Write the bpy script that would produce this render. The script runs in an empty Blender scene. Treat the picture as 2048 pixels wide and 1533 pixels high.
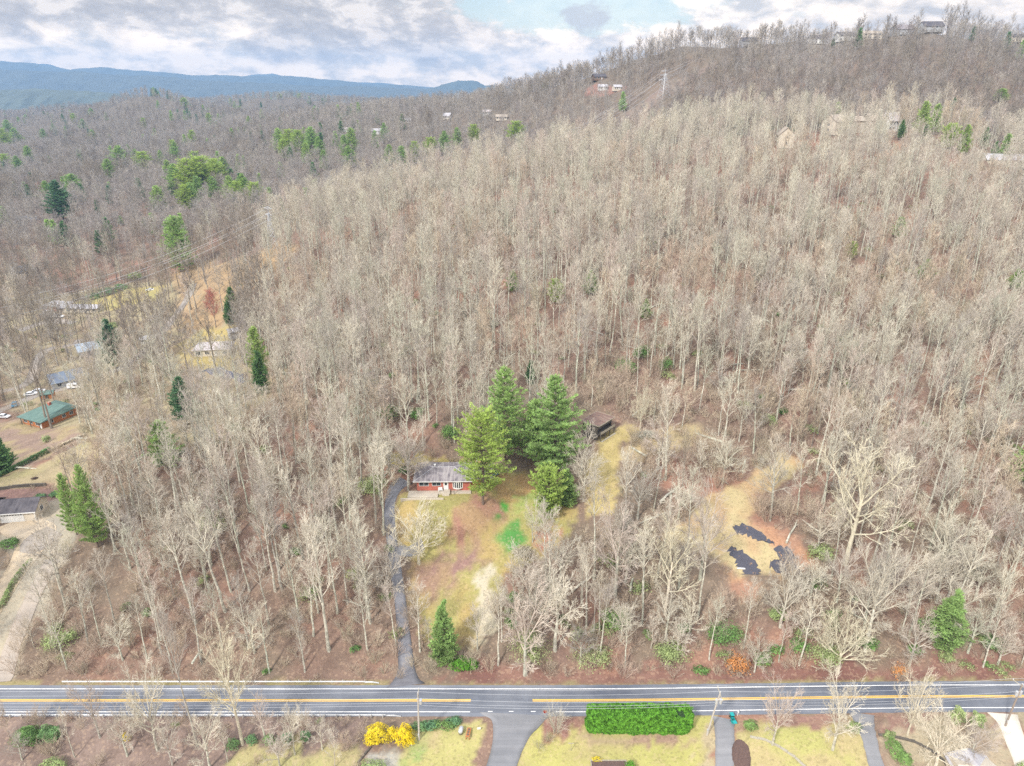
import bpy, math, random
import numpy as np
from mathutils import Vector, Matrix

R = math.radians
SC = bpy.context.scene
COL = SC.collection
# ------------------------------------------------------------------ camera
CAMZ, PITCH, FPX = 110.0, R(22.6), 1420.0      # drone height, pitch down, focal length in photo pixels (2048 wide)
cam_d = bpy.data.cameras.new('camera')
cam_d.sensor_width = 36.0
cam_d.lens = FPX / 2048 * 36
cam_d.clip_start = 1.0
cam_d.clip_end = 60000.0
cam = bpy.data.objects.new('camera', cam_d)
COL.objects.link(cam)
cam.location = (0, 0, CAMZ)
cam.rotation_euler = (R(90) - PITCH, 0, 0)
SC.camera = cam
# ------------------------------------------------------------------ exposure
SC.view_settings.view_transform = 'Standard'
SC.view_settings.look = 'None'
SC.view_settings.exposure = 0.44
SC.view_settings.gamma = 1.0
SC.view_settings.use_curve_mapping = False
SC.cycles.max_bounces = 5
SC.cycles.diffuse_bounces = 2
SC.cycles.glossy_bounces = 2
SC.cycles.transmission_bounces = 2
SC.cycles.volume_bounces = 0
SC.cycles.transparent_max_bounces = 4
SC.cycles.use_denoising = False
SC.cycles.denoiser = 'OPENIMAGEDENOISE'
SC.cycles.denoising_input_passes = 'RGB_ALBEDO_NORMAL'
# ------------------------------------------------------------------ sun
SUN_EL, SUN_AZ = R(42), R(215)                 # azimuth clockwise from +Y: behind the camera, to the left
sd_ = bpy.data.lights.new('sun', 'SUN')
sd_.energy = 3.0
sd_.angle = R(6)
sd_.color = (1.0, 0.95, 0.88)
sun = bpy.data.objects.new('sun', sd_)
COL.objects.link(sun)
sv = Vector((math.sin(SUN_AZ) * math.cos(SUN_EL), math.cos(SUN_AZ) * math.cos(SUN_EL), math.sin(SUN_EL)))
sun.rotation_euler = sv.to_track_quat('Z', 'Y').to_euler()
sun.location = (-60, -80, 300)
# ------------------------------------------------------------------ node helper
class NT:
    def __init__(s, tree):
        s.t = tree
        tree.nodes.clear()
    def n(s, typ, ins=None, **kw):
        nd = s.t.nodes.new(typ)
        for k, v in kw.items():
            setattr(nd, k, v)
        for k, v in (ins or {}).items():
            s.i(nd, k, v)
        return nd
    def i(s, nd, k, v):
        sock = nd.inputs[k]
        if isinstance(v, bpy.types.NodeSocket):
            s.t.links.new(v, sock)
        elif isinstance(v, bpy.types.Node):
            s.t.links.new(v.outputs[0], sock)
        else:
            if sock.type == 'RGBA' and len(v) == 3:
                v = (*v, 1)
            sock.default_value = v
    def math(s, op, a, b=0.0, c=None, clamp=False):
        nd = s.n('ShaderNodeMath', operation=op, use_clamp=clamp)
        s.i(nd, 0, a); s.i(nd, 1, b)
        if c is not None:
            s.i(nd, 2, c)
        return nd.outputs[0]
    def mix(s, f, a, b, blend='MIX'):
        nd = s.n('ShaderNodeMix', data_type='RGBA', blend_type=blend)
        s.i(nd, 0, f); s.i(nd, 6, a); s.i(nd, 7, b)
        return nd.outputs[2]
    def noise(s, vec, scale, detail=4, rough=0.55, dist=0.0):
        nd = s.n('ShaderNodeTexNoise', {'Scale': scale, 'Detail': detail, 'Roughness': rough, 'Distortion': dist})
        if vec is not None:
            s.i(nd, 'Vector', vec)
        return nd.outputs[0]
    def ramp(s, v, stops):
        nd = s.n('ShaderNodeValToRGB')
        e = nd.color_ramp.elements
        while len(e) < len(stops):
            e.new(0.5)
        for el, (p, c) in zip(e, stops):
            el.position = p
            el.color = (*c, 1) if not isinstance(c, (int, float)) else (c, c, c, 1)
        s.i(nd, 0, v)
        return nd.outputs[0]
    def rng(s, v, a, b, c=0.0, d=1.0, smooth=True):
        nd = s.n('ShaderNodeMapRange', interpolation_type='SMOOTHSTEP' if smooth else 'LINEAR')
        s.i(nd, 0, v); s.i(nd, 1, a); s.i(nd, 2, b); s.i(nd, 3, c); s.i(nd, 4, d)
        return nd.outputs[0]
# ------------------------------------------------------------------ world: clear sky with broken cloud
world = bpy.data.worlds.new('World')
SC.world = world
world.use_nodes = True
def build_world():
    w = NT(world.node_tree)
    sky = w.n('ShaderNodeTexSky', sky_type='NISHITA', sun_disc=False, sun_elevation=SUN_EL, sun_rotation=SUN_AZ)
    tc = w.n('ShaderNodeTexCoord').outputs['Generated']
    sx = w.n('ShaderNodeSeparateXYZ', {0: tc})
    az = w.math('DIVIDE', w.math('ARCTAN2', sx.outputs[0], sx.outputs[1]), math.pi / 180)      # degrees right of the view
    el = w.math('DIVIDE', w.math('ARCSINE', sx.outputs[2]), math.pi / 180)
    # cloud deck coordinates: flattened towards the horizon, tilted streets
    vec = w.n('ShaderNodeCombineXYZ', {0: w.math('MULTIPLY', az, 0.13), 1: w.math('ADD', w.math('MULTIPLY', el, 0.27), w.math('MULTIPLY', az, 0.020)), 2: w.math('MULTIPLY', el, 0.02)}).outputs[0]
    n1 = w.noise(vec, 1.1, 8, 0.56, 0.35)
    n2 = w.noise(vec, 3.2, 6, 0.62, 0.2)
    vec2 = w.n('ShaderNodeCombineXYZ', {0: w.math('MULTIPLY', az, 0.16), 1: w.math('MULTIPLY', el, 0.36), 2: 3.7}).outputs[0]
    puff = w.n('ShaderNodeTexNoise', {'Vector': vec2, 'Scale': 2.0, 'Detail': 9, 'Roughness': 0.6, 'Distortion': 0.1}).outputs[0]
    # bright base of piled cloud: soft whites and light greys
    bright = w.ramp(w.math('ADD', w.math('MULTIPLY', puff, 0.65), w.math('MULTIPLY', n2, 0.35)),
                    [(0.40, (0.70, 0.70, 0.69)), (0.46, (1.0, 0.96, 0.90)), (0.54, (1.45, 1.34, 1.18))])
    # darker flat undersides, higher up: to the left of the gap and again far right
    def sig(v, a, b):
        return w.rng(v, a, b)
    lowline = w.math('ADD', 1.9, w.math('MULTIPLY', az, -0.035))
    e2 = w.math('ADD', el, w.math('MULTIPLY', w.math('SUBTRACT', n1, 0.5), 11.0))
    e3 = w.math('ADD', e2, w.math('MULTIPLY', w.math('SUBTRACT', n2, 0.5), 2.4))
    left = sig(az, 1.5, -3.5)
    right = w.math('MULTIPLY', sig(az, 15, 27), 0.55)
    mA = w.math('MULTIPLY', sig(w.math('SUBTRACT', e3, lowline), -0.3, 1.3), w.math('MAXIMUM', left, right))
    grey = w.ramp(n2, [(0.38, (0.48, 0.455, 0.435)), (0.5, (0.64, 0.61, 0.58)), (0.60, (0.96, 0.91, 0.85))])
    col = w.mix(mA, bright, grey)
    # the blue gap
    gx = w.math('DIVIDE', w.math('SUBTRACT', az, 4.5), 9.0)
    gy = w.math('DIVIDE', w.math('SUBTRACT', el, 5.4), 1.9)
    gd = w.math('ADD', w.math('MULTIPLY', gx, gx), w.math('MULTIPLY', gy, gy))
    gd = w.math('ADD', gd, w.math('MULTIPLY', w.math('SUBTRACT', n2, 0.5), 2.6))
    gap = sig(gd, 1.25, 0.55)
    hz = w.math('MULTIPLY', sig(n1, 0.36, 0.28), 0.6)
    gap = w.math('MAXIMUM', gap, hz)
    skyc = w.mix(1.0, sky.outputs[0], (0.085, 0.085, 0.085), 'MULTIPLY')
    skyc = w.mix(1.0, skyc, (0.30, 0.38, 0.38), 'ADD')
    col = w.mix(w.math('MULTIPLY', gap, 0.85), col, skyc)
    # one small grey cloud hanging in the gap
    cx_ = w.math('DIVIDE', w.math('SUBTRACT', az, 5.6), 2.0)
    cy_ = w.math('DIVIDE', w.math('SUBTRACT', el, w.math('ADD', 4.9, w.math('MULTIPLY', az, -0.03))), 1.15)
    cd = w.math('ADD', w.math('ADD', w.math('MULTIPLY', cx_, cx_), w.math('MULTIPLY', cy_, cy_)), w.math('MULTIPLY', w.math('SUBTRACT', puff, 0.5), 4.5))
    col = w.mix(w.math('MULTIPLY', sig(cd, 1.1, 0.3), 0.8), col, (0.60, 0.62, 0.67))
    col = w.mix(sig(el, 7.5, 0.2), w.mix(1.0, col, (1.10, 1.04, 0.98), 'MULTIPLY'), w.mix(1.0, col, (1.50, 1.24, 0.95), 'MULTIPLY'))
    # overhead (out of the picture): bright thin overcast that lights the land
    col = w.mix(sig(el, 9, 30), col, (1.45, 1.47, 1.56))
    below = sig(el, -0.4, -4)
    col = w.mix(below, col, (0.30, 0.32, 0.36))
    bg = w.n('ShaderNodeBackground', {'Color': col, 'Strength': 0.80})
    out = w.n('ShaderNodeOutputWorld', {0: bg.outputs[0]})
build_world()
# ------------------------------------------------------------------ haze settings (box built at the end)
HAZE = dict(color=(0.35, 0.60, 0.98), density=1.15e-4)

# ================================================================== noise and projection tools
def _hash(ix, iy, seed):
    h = (ix.astype(np.int64) * 374761393 + iy.astype(np.int64) * 668265263 + seed * 1442695041) & 0x7fffffff
    h = ((h ^ (h >> 13)) * 1274126177) & 0x7fffffff
    return ((h ^ (h >> 16)) & 0xffff) / 65535.0
def vnoise(x, y, seed=0):
    x = np.asarray(x, float); y = np.asarray(y, float)
    ix, iy = np.floor(x), np.floor(y)
    fx, fy = x - ix, y - iy
    fx = fx * fx * (3 - 2 * fx); fy = fy * fy * (3 - 2 * fy)
    a = _hash(ix, iy, seed); b = _hash(ix + 1, iy, seed); c = _hash(ix, iy + 1, seed); d = _hash(ix + 1, iy + 1, seed)
    return (a * (1 - fx) + b * fx) * (1 - fy) + (c * (1 - fx) + d * fx) * fy - 0.5
def fbm(x, y, seed=0, oct=4):
    s = 0; a = 1.0
    for k in range(oct):
        s = s + a * vnoise(np.asarray(x) * 2 ** k, np.asarray(y) * 2 ** k, seed + k)
        a *= 0.5
    return s
def sstep(v, a, b):
    t = np.clip((v - a) / (b - a), 0, 1)
    return t * t * (3 - 2 * t)
CP, SP = math.cos(PITCH), math.sin(PITCH)
def x_of(px, y, z):
    return (px - 1024) / FPX * (y * CP + (CAMZ - z) * SP)
def ray(px, py):
    u, v = (px - 1024) / FPX, (766.5 - py) / FPX
    return u, CP + v * SP, -SP + v * CP
def proj(x, y, z):
    dz = z - CAMZ
    dep = y * CP - dz * SP
    up = y * SP + dz * CP
    return 1024 + FPX * x / dep, 766.5 - FPX * up / dep, dep

# ================================================================== terrain
# (column in the photo, distance y, ground height): ridge, valley and slope heights
CT = [(-3000, -80, 0), (1024, -80, 0), (5000, -80, 0), (-2500, 50, -3), (1024, 50, -2), (4500, 50, -2), (1024, 0, -2),
      (-600, 88, -5), (100, 88, -4), (500, 88, -3), (800, 90, -1.0), (1300, 90, -1.0), (2000, 90, -0.8), (2700, 90, 0),
      (-900, 104, 0), (-300, 104, 0), (300, 104, 0), (800, 104, 0), (1300, 104, 0), (1900, 104, 0), (2500, 104, 0), (3000, 104, 0),
      (-300, 118, 5), (100, 116, 4), (500, 114, 3), (900, 114, 2), (1300, 114, 3.2), (1800, 114, 3.6), (2300, 114, 4),
      (-200, 146, 11), (45, 146, 12), (300, 146, 15), (600, 146, 18), (900, 150, 20), (1150, 150, 19), (1500, 132, 12), (1500, 160, 19), (2000, 150, 16), (2400, 150, 18),
      (-300, 220, 0), (60, 222, 3), (300, 220, 12), (560, 220, 24), (900, 195, 32), (1190, 168, 27), (1500, 200, 29), (1900, 205, 29), (2300, 210, 30),
      (-200, 290, -3), (60, 300, 0), (430, 275, 8), (700, 270, 32), (1000, 270, 50), (1400, 270, 46), (1800, 280, 47), (2300, 280, 48),
      (-200, 400, -6), (120, 390, -4), (400, 380, 12), (560, 350, 36), (800, 350, 53), (1100, 370, 66), (1400, 380, 70), (1750, 380, 72), (2050, 385, 68), (2500, 400, 66),
      (830, 400, 55), (1230, 430, 73), (1450, 440, 82), (1650, 450, 87), (1850, 470, 86), (2080, 500, 66), (2500, 500, 60),
      (0, 520, 4), (300, 520, 12), (600, 480, 28), (850, 520, 34), (1150, 540, 50), (1450, 570, 66), (1750, 580, 72), (2100, 600, 76), (2600, 600, 80),
      (-300, 700, 4), (300, 680, 16), (650, 650, 32), (900, 700, 48), (1150, 680, 66), (1400, 680, 96), (1650, 680, 112), (1900, 690, 116), (2200, 690, 116), (2700, 700, 110),
      (-300, 950, 10), (100, 950, 16), (400, 950, 28), (600, 980, 60), (750, 980, 75), (900, 950, 83), (1000, 900, 93), (1100, 870, 110), (1200, 830, 121), (1300, 805, 136),
      (1400, 800, 149), (1500, 800, 153), (1620, 800, 151), (1730, 800, 155), (1850, 810, 160), (2048, 800, 150), (2400, 800, 140), (3000, 800, 120),
      (300, 1250, 34), (100, 1250, 22), (-300, 1250, 10), (650, 1250, 60), (900, 1200, 66), (1200, 1150, 86), (1500, 1100, 105), (1850, 1100, 110), (2300, 1100, 100),
      (-400, 1700, 16), (60, 1750, 28), (190, 1700, 50), (300, 1700, 92), (400, 1750, 60), (480, 1750, 40), (580, 2100, 84), (760, 1800, 50), (1200, 1700, 60), (1800, 1700, 70), (2600, 1700, 70),
      (-300, 2700, 8), (400, 2900, 8), (1000, 2800, 12), (2000, 2800, 30), (3200, 2800, 30), (-800, 5000, 0), (300, 5000, 0), (1000, 5000, 0), (2800, 5000, 0),
      (-1500, 14000, 10), (300, 14000, 10), (1000, 14000, 10), (3500, 14000, 10)]
def warp(x, y):
    w = np.asarray(y, float) + 260.0
    return np.asarray(x, float) / w * 2.2, np.log(w) * 2.0
_cx = np.array([x_of(p, y, z) for p, y, z in CT]); _cy = np.array([c[1] for c in CT], float); _cz = np.array([c[2] for c in CT], float)
_wu, _wv = warp(_cx, _cy)
def _phi(r2):
    return np.sqrt(r2 + 0.002)
def _solve():
    n = len(_wu)
    A = _phi((_wu[:, None] - _wu[None]) ** 2 + (_wv[:, None] - _wv[None]) ** 2)
    P = np.stack([np.ones(n), _wu, _wv], 1)
    M = np.zeros((n + 3, n + 3))
    M[:n, :n] = A - np.eye(n) * 0.002
    M[:n, n:] = P
    M[n:, :n] = P.T
    return np.linalg.solve(M, np.concatenate([_cz, np.zeros(3)]))
_W = _solve()
def road_y(x):
    return 103.7 + 1.0 * sstep(np.asarray(x, float), 10, 90)
def base_h(x, y):
    x = np.atleast_1d(np.asarray(x, float)); y = np.atleast_1d(np.asarray(y, float))
    u, v = warp(x, y)
    out = np.empty(u.shape)
    fl = out.reshape(-1); uf = u.reshape(-1); vf = v.reshape(-1)
    for s in range(0, len(fl), 20000):
        uu = uf[s:s + 20000]; vv = vf[s:s + 20000]
        fl[s:s + 20000] = _phi((uu[:, None] - _wu[None]) ** 2 + (vv[:, None] - _wv[None]) ** 2) @ _W[:-3] + _W[-3] + _W[-2] * uu + _W[-1] * vv
    far = sstep(y, 150, 500)
    out = out + fbm(x / 60, y / 60, 5, 3) * (1.5 + 9 * far) + fbm(x / 260, y / 260, 9, 3) * 15 * sstep(y, 900, 2500) * (1 - sstep(y, 4000, 9000) * 0.5)
    out = out + fbm(x / 9, y / 9, 11, 2) * 0.5 * sstep(y, 108, 125)
    d = np.abs(y - road_y(x))
    return out * sstep(d, 4.6, 11.0) + 0.0
PADS = []          # (x, y, radius, z) level ground under the houses
def H(x, y):
    scalar = np.ndim(x) == 0
    x = np.atleast_1d(np.asarray(x, float)); y = np.atleast_1d(np.asarray(y, float))
    z = base_h(x, y)
    for (a, b, r, pz) in PADS:
        k = 1 - sstep(np.hypot(x - a, y - b), r, r * 1.7)
        z = z * (1 - k) + pz * k
    return float(z[0]) if scalar else z
def at(px, py):
    """The point of the land that the photo shows at this pixel."""
    dx, dy, dz = ray(px, py)
    ts = np.concatenate([np.arange(70, 500, 1.0), np.arange(500, 3500, 4.0)])
    hs = H(dx * ts, dy * ts)
    g = CAMZ + dz * ts - hs
    k = np.where(g < 0)[0]
    if len(k) == 0:
        t = 3400.0
    else:
        i = k[0]
        t = ts[i] if i == 0 else ts[i - 1] + (ts[i] - ts[i - 1]) * g[i - 1] / (g[i - 1] - g[i])
    x, y = dx * t, dy * t
    return Vector((x, y, H(x, y)))
def height_to(p, py):
    """Height above p of something whose top is at photo row py."""
    v = (766.5 - py) / FPX
    k = (-SP + v * CP) / (CP + v * SP)
    return CAMZ + k * p.y - p.z
def pad(px, py, r, dz=0.0):
    p = at(px, py)
    PADS.append((p.x, p.y, r, p.z + dz))
    return Vector((p.x, p.y, p.z + dz))
# ================================================================== mesh tools and tagging
class MB:
    """Collects shapes; build() links them as ONE mesh object."""
    def __init__(s):
        s.v = []; s.f = []; s.m = []
    def add(s, vs, fs, mi=0):
        b = len(s.v)
        s.v.extend(vs)
        s.f.extend([tuple(b + i for i in f) for f in fs])
        s.m.extend([mi] * len(fs))
        return s
    def box(s, x0, x1, y0, y1, z0, z1, mi=0, rot=0.0, c=None):
        vs = [(x0, y0, z0), (x1, y0, z0), (x1, y1, z0), (x0, y1, z0), (x0, y0, z1), (x1, y0, z1), (x1, y1, z1), (x0, y1, z1)]
        if rot:
            cx, cy = c or ((x0 + x1) / 2, (y0 + y1) / 2)
            ca, sa = math.cos(rot), math.sin(rot)
            vs = [(cx + (x - cx) * ca - (y - cy) * sa, cy + (x - cx) * sa + (y - cy) * ca, z) for x, y, z in vs]
        return s.add(vs, [(0, 3, 2, 1), (4, 5, 6, 7), (0, 1, 5, 4), (1, 2, 6, 5), (2, 3, 7, 6), (3, 0, 4, 7)], mi)
    def prism(s, poly, z0, z1, mi=0):
        n = len(poly)
        vs = [(x, y, z0) for x, y in poly] + [(x, y, z1) for x, y in poly]
        fs = [tuple(range(n - 1, -1, -1)), tuple(range(n, 2 * n))] + [(i, (i + 1) % n, n + (i + 1) % n, n + i) for i in range(n)]
        return s.add(vs, fs, mi)
    def tube(s, pts, radii, n=6, mi=0, cap=True):
        rings = []
        b = len(s.v)
        up = Vector((0.13, 0.21, 0.97))
        k = len(pts)
        for i in range(k):
            p = Vector(pts[i])
            d = (Vector(pts[min(i + 1, k - 1)]) - Vector(pts[max(i - 1, 0)]))
            if d.length < 1e-9:
                d = Vector((0, 0, 1))
            d.normalize()
            a = d.cross(up)
            if a.length < 0.1:
                a = d.cross(Vector((1, 0, 0)))
            a.normalize(); c = d.cross(a)
            r = radii[i]
            if r <= 1e-5:
                s.v.append(tuple(p)); rings.append([len(s.v) - 1])
            else:
                ring = []
                for j in range(n):
                    t = 2 * math.pi * j / n
                    q = p + a * (r * math.cos(t)) + c * (r * math.sin(t))
                    s.v.append((q.x, q.y, q.z)); ring.append(len(s.v) - 1)
                rings.append(ring)
        for i in range(k - 1):
            A, B = rings[i], rings[i + 1]
            if len(A) == n and len(B) == n:
                for j in range(n):
                    s.f.append((A[j], A[(j + 1) % n], B[(j + 1) % n], B[j])); s.m.append(mi)
            elif len(A) == n:
                for j in range(n):
                    s.f.append((A[j], A[(j + 1) % n], B[0])); s.m.append(mi)
            elif len(B) == n:
                for j in range(n):
                    s.f.append((A[0], B[(j + 1) % n], B[j])); s.m.append(mi)
        if cap:
            if len(rings[0]) == n:
                s.f.append(tuple(rings[0][::-1])); s.m.append(mi)
            if len(rings[-1]) == n:
                s.f.append(tuple(rings[-1])); s.m.append(mi)
        return s
    def cyl(s, x, y, z0, z1, r, n=12, mi=0, r2=None):
        return s.tube([(x, y, z0), (x, y, z1)], [r, r if r2 is None else r2], n, mi)
    def quad(s, c, a, b, mi=0):
        c = Vector(c)
        return s.add([tuple(c - a - b), tuple(c + a - b), tuple(c + a + b), tuple(c - a + b)], [(0, 1, 2, 3)], mi)
    def mesh(s, name, mats):
        me = bpy.data.meshes.new(name)
        me.from_pydata(s.v, [], s.f)
        for m in (mats if isinstance(mats, (list, tuple)) else [mats]):
            me.materials.append(m)
        if any(s.m):
            me.polygons.foreach_set('material_index', s.m)
        me.update()
        return me
    def build(s, name, mats, parent=None, smooth=False, bevel=0.0):
        me = s.mesh(name, mats)
        if smooth:
            me.polygons.foreach_set('use_smooth', [True] * len(me.polygons))
        o = bpy.data.objects.new(name, me)
        COL.objects.link(o)
        o.parent = parent
        if bevel:
            b = o.modifiers.new('bevel', 'BEVEL'); b.width = bevel; b.segments = 2
        return o
def tag(o, label=None, cat=None, group=None, kind=None):
    if label: o['label'] = label
    if cat: o['category'] = cat
    if group: o['group'] = group
    if kind: o['kind'] = kind
    return o
def thing(name, label, cat, loc, rz=0.0, group=None):
    o = bpy.data.objects.new(name, None)
    o.empty_display_size = 0.5
    COL.objects.link(o)
    o.location = loc
    o.rotation_euler = (0, 0, rz)
    return tag(o, label, cat, group)
def copy_tree(o, parent=None):
    c = o.copy(); COL.objects.link(c); c.parent = parent
    for ch in [k for k in KIDS.get(o.name, [])] or list(o.children):
        copy_tree(ch, c)
    return c
KIDS = {}

# ================================================================== materials
def new_mat(name):
    m = bpy.data.materials.new(name)
    m.use_nodes = True
    return m, NT(m.node_tree)
def finish(m, t, col, rough=0.9, spec=0.25, bump=None, bstr=0.3, metal=0.0, trans=None):
    b = t.n('ShaderNodeBsdfPrincipled', {'Base Color': col, 'Roughness': rough, 'Specular IOR Level': spec, 'Metallic': metal})
    if bump is not None:
        bp = t.n('ShaderNodeBump', {'Height': bump, 'Strength': bstr, 'Distance': 0.05})
        t.i(b, 'Normal', bp)
    out = b.outputs[0]
    if trans is not None:
        tr = t.n('ShaderNodeBsdfTranslucent', {'Color': col})
        out = t.n('ShaderNodeMixShader', {0: trans, 1: out, 2: tr.outputs[0]}).outputs[0]
    t.n('ShaderNodeOutputMaterial', {0: out})
    return m
def mat(name, c, c2=None, rough=0.85, scale=3.0, spec=0.25, metal=0.0, bstr=0.2, detail=5):
    """Paint, wood, stone: two tones broken up by noise, with a little relief."""
    m, t = new_mat(name)
    tc = t.n('ShaderNodeTexCoord').outputs['Object']
    n = t.noise(tc, scale, detail, 0.65)
    c2 = c2 or tuple(x * 0.72 for x in c)
    col = t.ramp(n, [(0.3, c2), (0.7, c)])
    return finish(m, t, col, rough, spec, n, bstr, metal)
def tone_mat(name, tones, rough=0.9, grain=4.0, grain_amt=0.25, trans=None):
    """A living material whose tone differs from plant to plant, with a finer grain on each."""
    m, t = new_mat(name)
    oi = t.n('ShaderNodeObjectInfo').outputs['Random']
    col = t.ramp(oi, [(i / (len(tones) - 1), c) for i, c in enumerate(tones)])
    tc = t.n('ShaderNodeTexCoord').outputs['Object']
    n = t.noise(tc, grain, 3, 0.6)
    f = t.rng(n, 0.3, 0.7, 1 - grain_amt, 1 + grain_amt)
    cc = t.n('ShaderNodeCombineXYZ', {0: f, 1: f, 2: f}).outputs[0]
    col = t.mix(1.0, col, cc, 'MULTIPLY')
    return finish(m, t, col, rough, 0.1, trans=trans)
M = {}
M['trunk'] = tone_mat('bark_trunk', [(0.52, 0.51, 0.42), (0.48, 0.46, 0.38), (0.58, 0.56, 0.47), (0.47, 0.49, 0.39), (0.40, 0.38, 0.33)], grain=1.3, grain_amt=0.35)
M['twig'] = tone_mat('bark_twigs', [(0.59, 0.54, 0.43), (0.51, 0.46, 0.39), (0.63, 0.59, 0.48), (0.47, 0.465, 0.37), (0.58, 0.49, 0.42), (0.36, 0.33, 0.29), (0.66, 0.62, 0.50), (0.44, 0.39, 0.34)], grain=0.5, grain_amt=0.2)
M['far_twig'] = tone_mat('distant_bark', [(0.38, 0.35, 0.31), (0.30, 0.28, 0.26), (0.44, 0.40, 0.34), (0.34, 0.30, 0.28), (0.40, 0.37, 0.32)], grain=0.3, grain_amt=0.25)
M['pale'] = tone_mat('pale_bark', [(0.66, 0.60, 0.48), (0.60, 0.56, 0.42), (0.70, 0.63, 0.52)], grain=1.0, grain_amt=0.2)
M['dark_twig'] = tone_mat('dark_bark', [(0.26, 0.22, 0.19), (0.32, 0.28, 0.22), (0.23, 0.20, 0.17)], grain=1.0)
M['brush'] = tone_mat('brush_stems', [(0.56, 0.47, 0.37), (0.45, 0.36, 0.28), (0.59, 0.51, 0.38), (0.50, 0.39, 0.31), (0.42, 0.39, 0.28)], grain=1.0)
M['pine_bark'] = mat('pine_bark', (0.20, 0.15, 0.12), scale=2.0)
M['pine'] = tone_mat('pine_needles', [(0.42, 0.58, 0.20), (0.37, 0.54, 0.20), (0.47, 0.61, 0.21)], grain=0.45, grain_amt=0.35, trans=0.35)
M['pine_yellow'] = tone_mat('yellow_pine_needles', [(0.47, 0.60, 0.15), (0.44, 0.58, 0.16)], grain=0.45, grain_amt=0.35, trans=0.3)
M['pine_dark'] = tone_mat('dark_needles', [(0.15, 0.28, 0.13), (0.20, 0.34, 0.13), (0.13, 0.26, 0.14)], grain=0.5, grain_amt=0.35, trans=0.15)
M['hedge'] = tone_mat('hedge_leaves', [(0.12, 0.30, 0.035), (0.13, 0.31, 0.04)], grain=1.6, grain_amt=0.55, trans=0.2)
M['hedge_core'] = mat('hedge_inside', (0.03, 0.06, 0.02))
M['yellow_leaf'] = tone_mat('yellow_leaves', [(0.80, 0.62, 0.03), (0.72, 0.60, 0.05)], grain=1.2, grain_amt=0.35, trans=0.2)
M['green_leaf'] = tone_mat('shrub_leaves', [(0.16, 0.30, 0.09), (0.22, 0.35, 0.11), (0.14, 0.27, 0.09)], grain=1.2, grain_amt=0.4, trans=0.2)
M['light_leaf'] = tone_mat('light_shrub_leaves', [(0.32, 0.41, 0.17), (0.38, 0.44, 0.20)], grain=1.0, grain_amt=0.4, trans=0.2)
M['orange_leaf'] = tone_mat('orange_leaves', [(0.62, 0.30, 0.11), (0.58, 0.27, 0.10)], grain=1.0, grain_amt=0.35, trans=0.2)
M['red_twig'] = tone_mat('reddish_twigs', [(0.50, 0.20, 0.16), (0.46, 0.18, 0.15)], grain=1.0)
M['white'] = mat('white_paint', (0.80, 0.80, 0.78), (0.70, 0.70, 0.68), 0.5)
M['glass'] = mat('window_glass', (0.045, 0.055, 0.065), (0.03, 0.035, 0.04), 0.12, spec=0.6, bstr=0)
M['galv'] = mat('galvanised_steel', (0.62, 0.64, 0.66), (0.50, 0.52, 0.54), 0.45, 6, metal=0.35)
M['pole_wood'] = mat('pole_wood', (0.36, 0.31, 0.26), (0.24, 0.19, 0.16), 0.9, 4)
M['pole_grey'] = mat('weathered_pole_wood', (0.52, 0.49, 0.44), (0.40, 0.37, 0.33), 0.9, 4)
M['wire'] = mat('bare_wire', (0.62, 0.64, 0.66), rough=0.5, bstr=0)
M['porcelain'] = mat('porcelain', (0.75, 0.75, 0.74), rough=0.3, bstr=0)
M['concrete'] = mat('concrete', (0.56, 0.50, 0.41), (0.46, 0.41, 0.34), 0.9, 1.2)
M['cream'] = mat('cream_siding', (0.66, 0.60, 0.50), (0.60, 0.54, 0.45), 0.8, 2)
M['grey_siding'] = mat('grey_siding', (0.42, 0.43, 0.44), (0.36, 0.37, 0.39), 0.8, 2)
M['brown_siding'] = mat('brown_siding', (0.26, 0.19, 0.14), (0.20, 0.14, 0.11), 0.85, 2)
M['orange_siding'] = mat('orange_wood_siding', (0.48, 0.20, 0.08), (0.36, 0.14, 0.06), 0.8, 3)
M['wood_dark'] = mat('weathered_dark_boards', (0.17, 0.15, 0.12), (0.09, 0.08, 0.07), 0.95, 2.5)
M['wood_light'] = mat('weathered_light_boards', (0.46, 0.43, 0.33), (0.34, 0.30, 0.24), 0.9, 3)
M['tyre'] = mat('tyre_rubber', (0.03, 0.03, 0.03), rough=0.9, bstr=0)
M['teal'] = mat('teal_plastic', (0.02, 0.36, 0.36), (0.02, 0.32, 0.32), 0.45, bstr=0)
M['teal_lid'] = mat('dark_teal_lid', (0.02, 0.14, 0.12), (0.02, 0.11, 0.10), 0.5, bstr=0)
M['mulch'] = mat('mulch', (0.17, 0.11, 0.09), (0.08, 0.055, 0.05), 1.0, 5, bstr=0.6)
M['car_white'] = mat('white_car_paint', (0.82, 0.83, 0.84), (0.80, 0.81, 0.82), 0.25, spec=0.5, bstr=0)
M['car_blue'] = mat('blue_car_paint', (0.04, 0.24, 0.40), (0.04, 0.22, 0.37), 0.25, spec=0.5, bstr=0)
M['car_grey'] = mat('grey_blue_car_paint', (0.20, 0.26, 0.33), (0.18, 0.24, 0.30), 0.3, spec=0.5, bstr=0)
M['lamp_red'] = mat('tail_lamp', (0.35, 0.03, 0.02), rough=0.3, bstr=0)
M['lamp_clear'] = mat('head_lamp', (0.7, 0.7, 0.68), rough=0.2, bstr=0)
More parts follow.
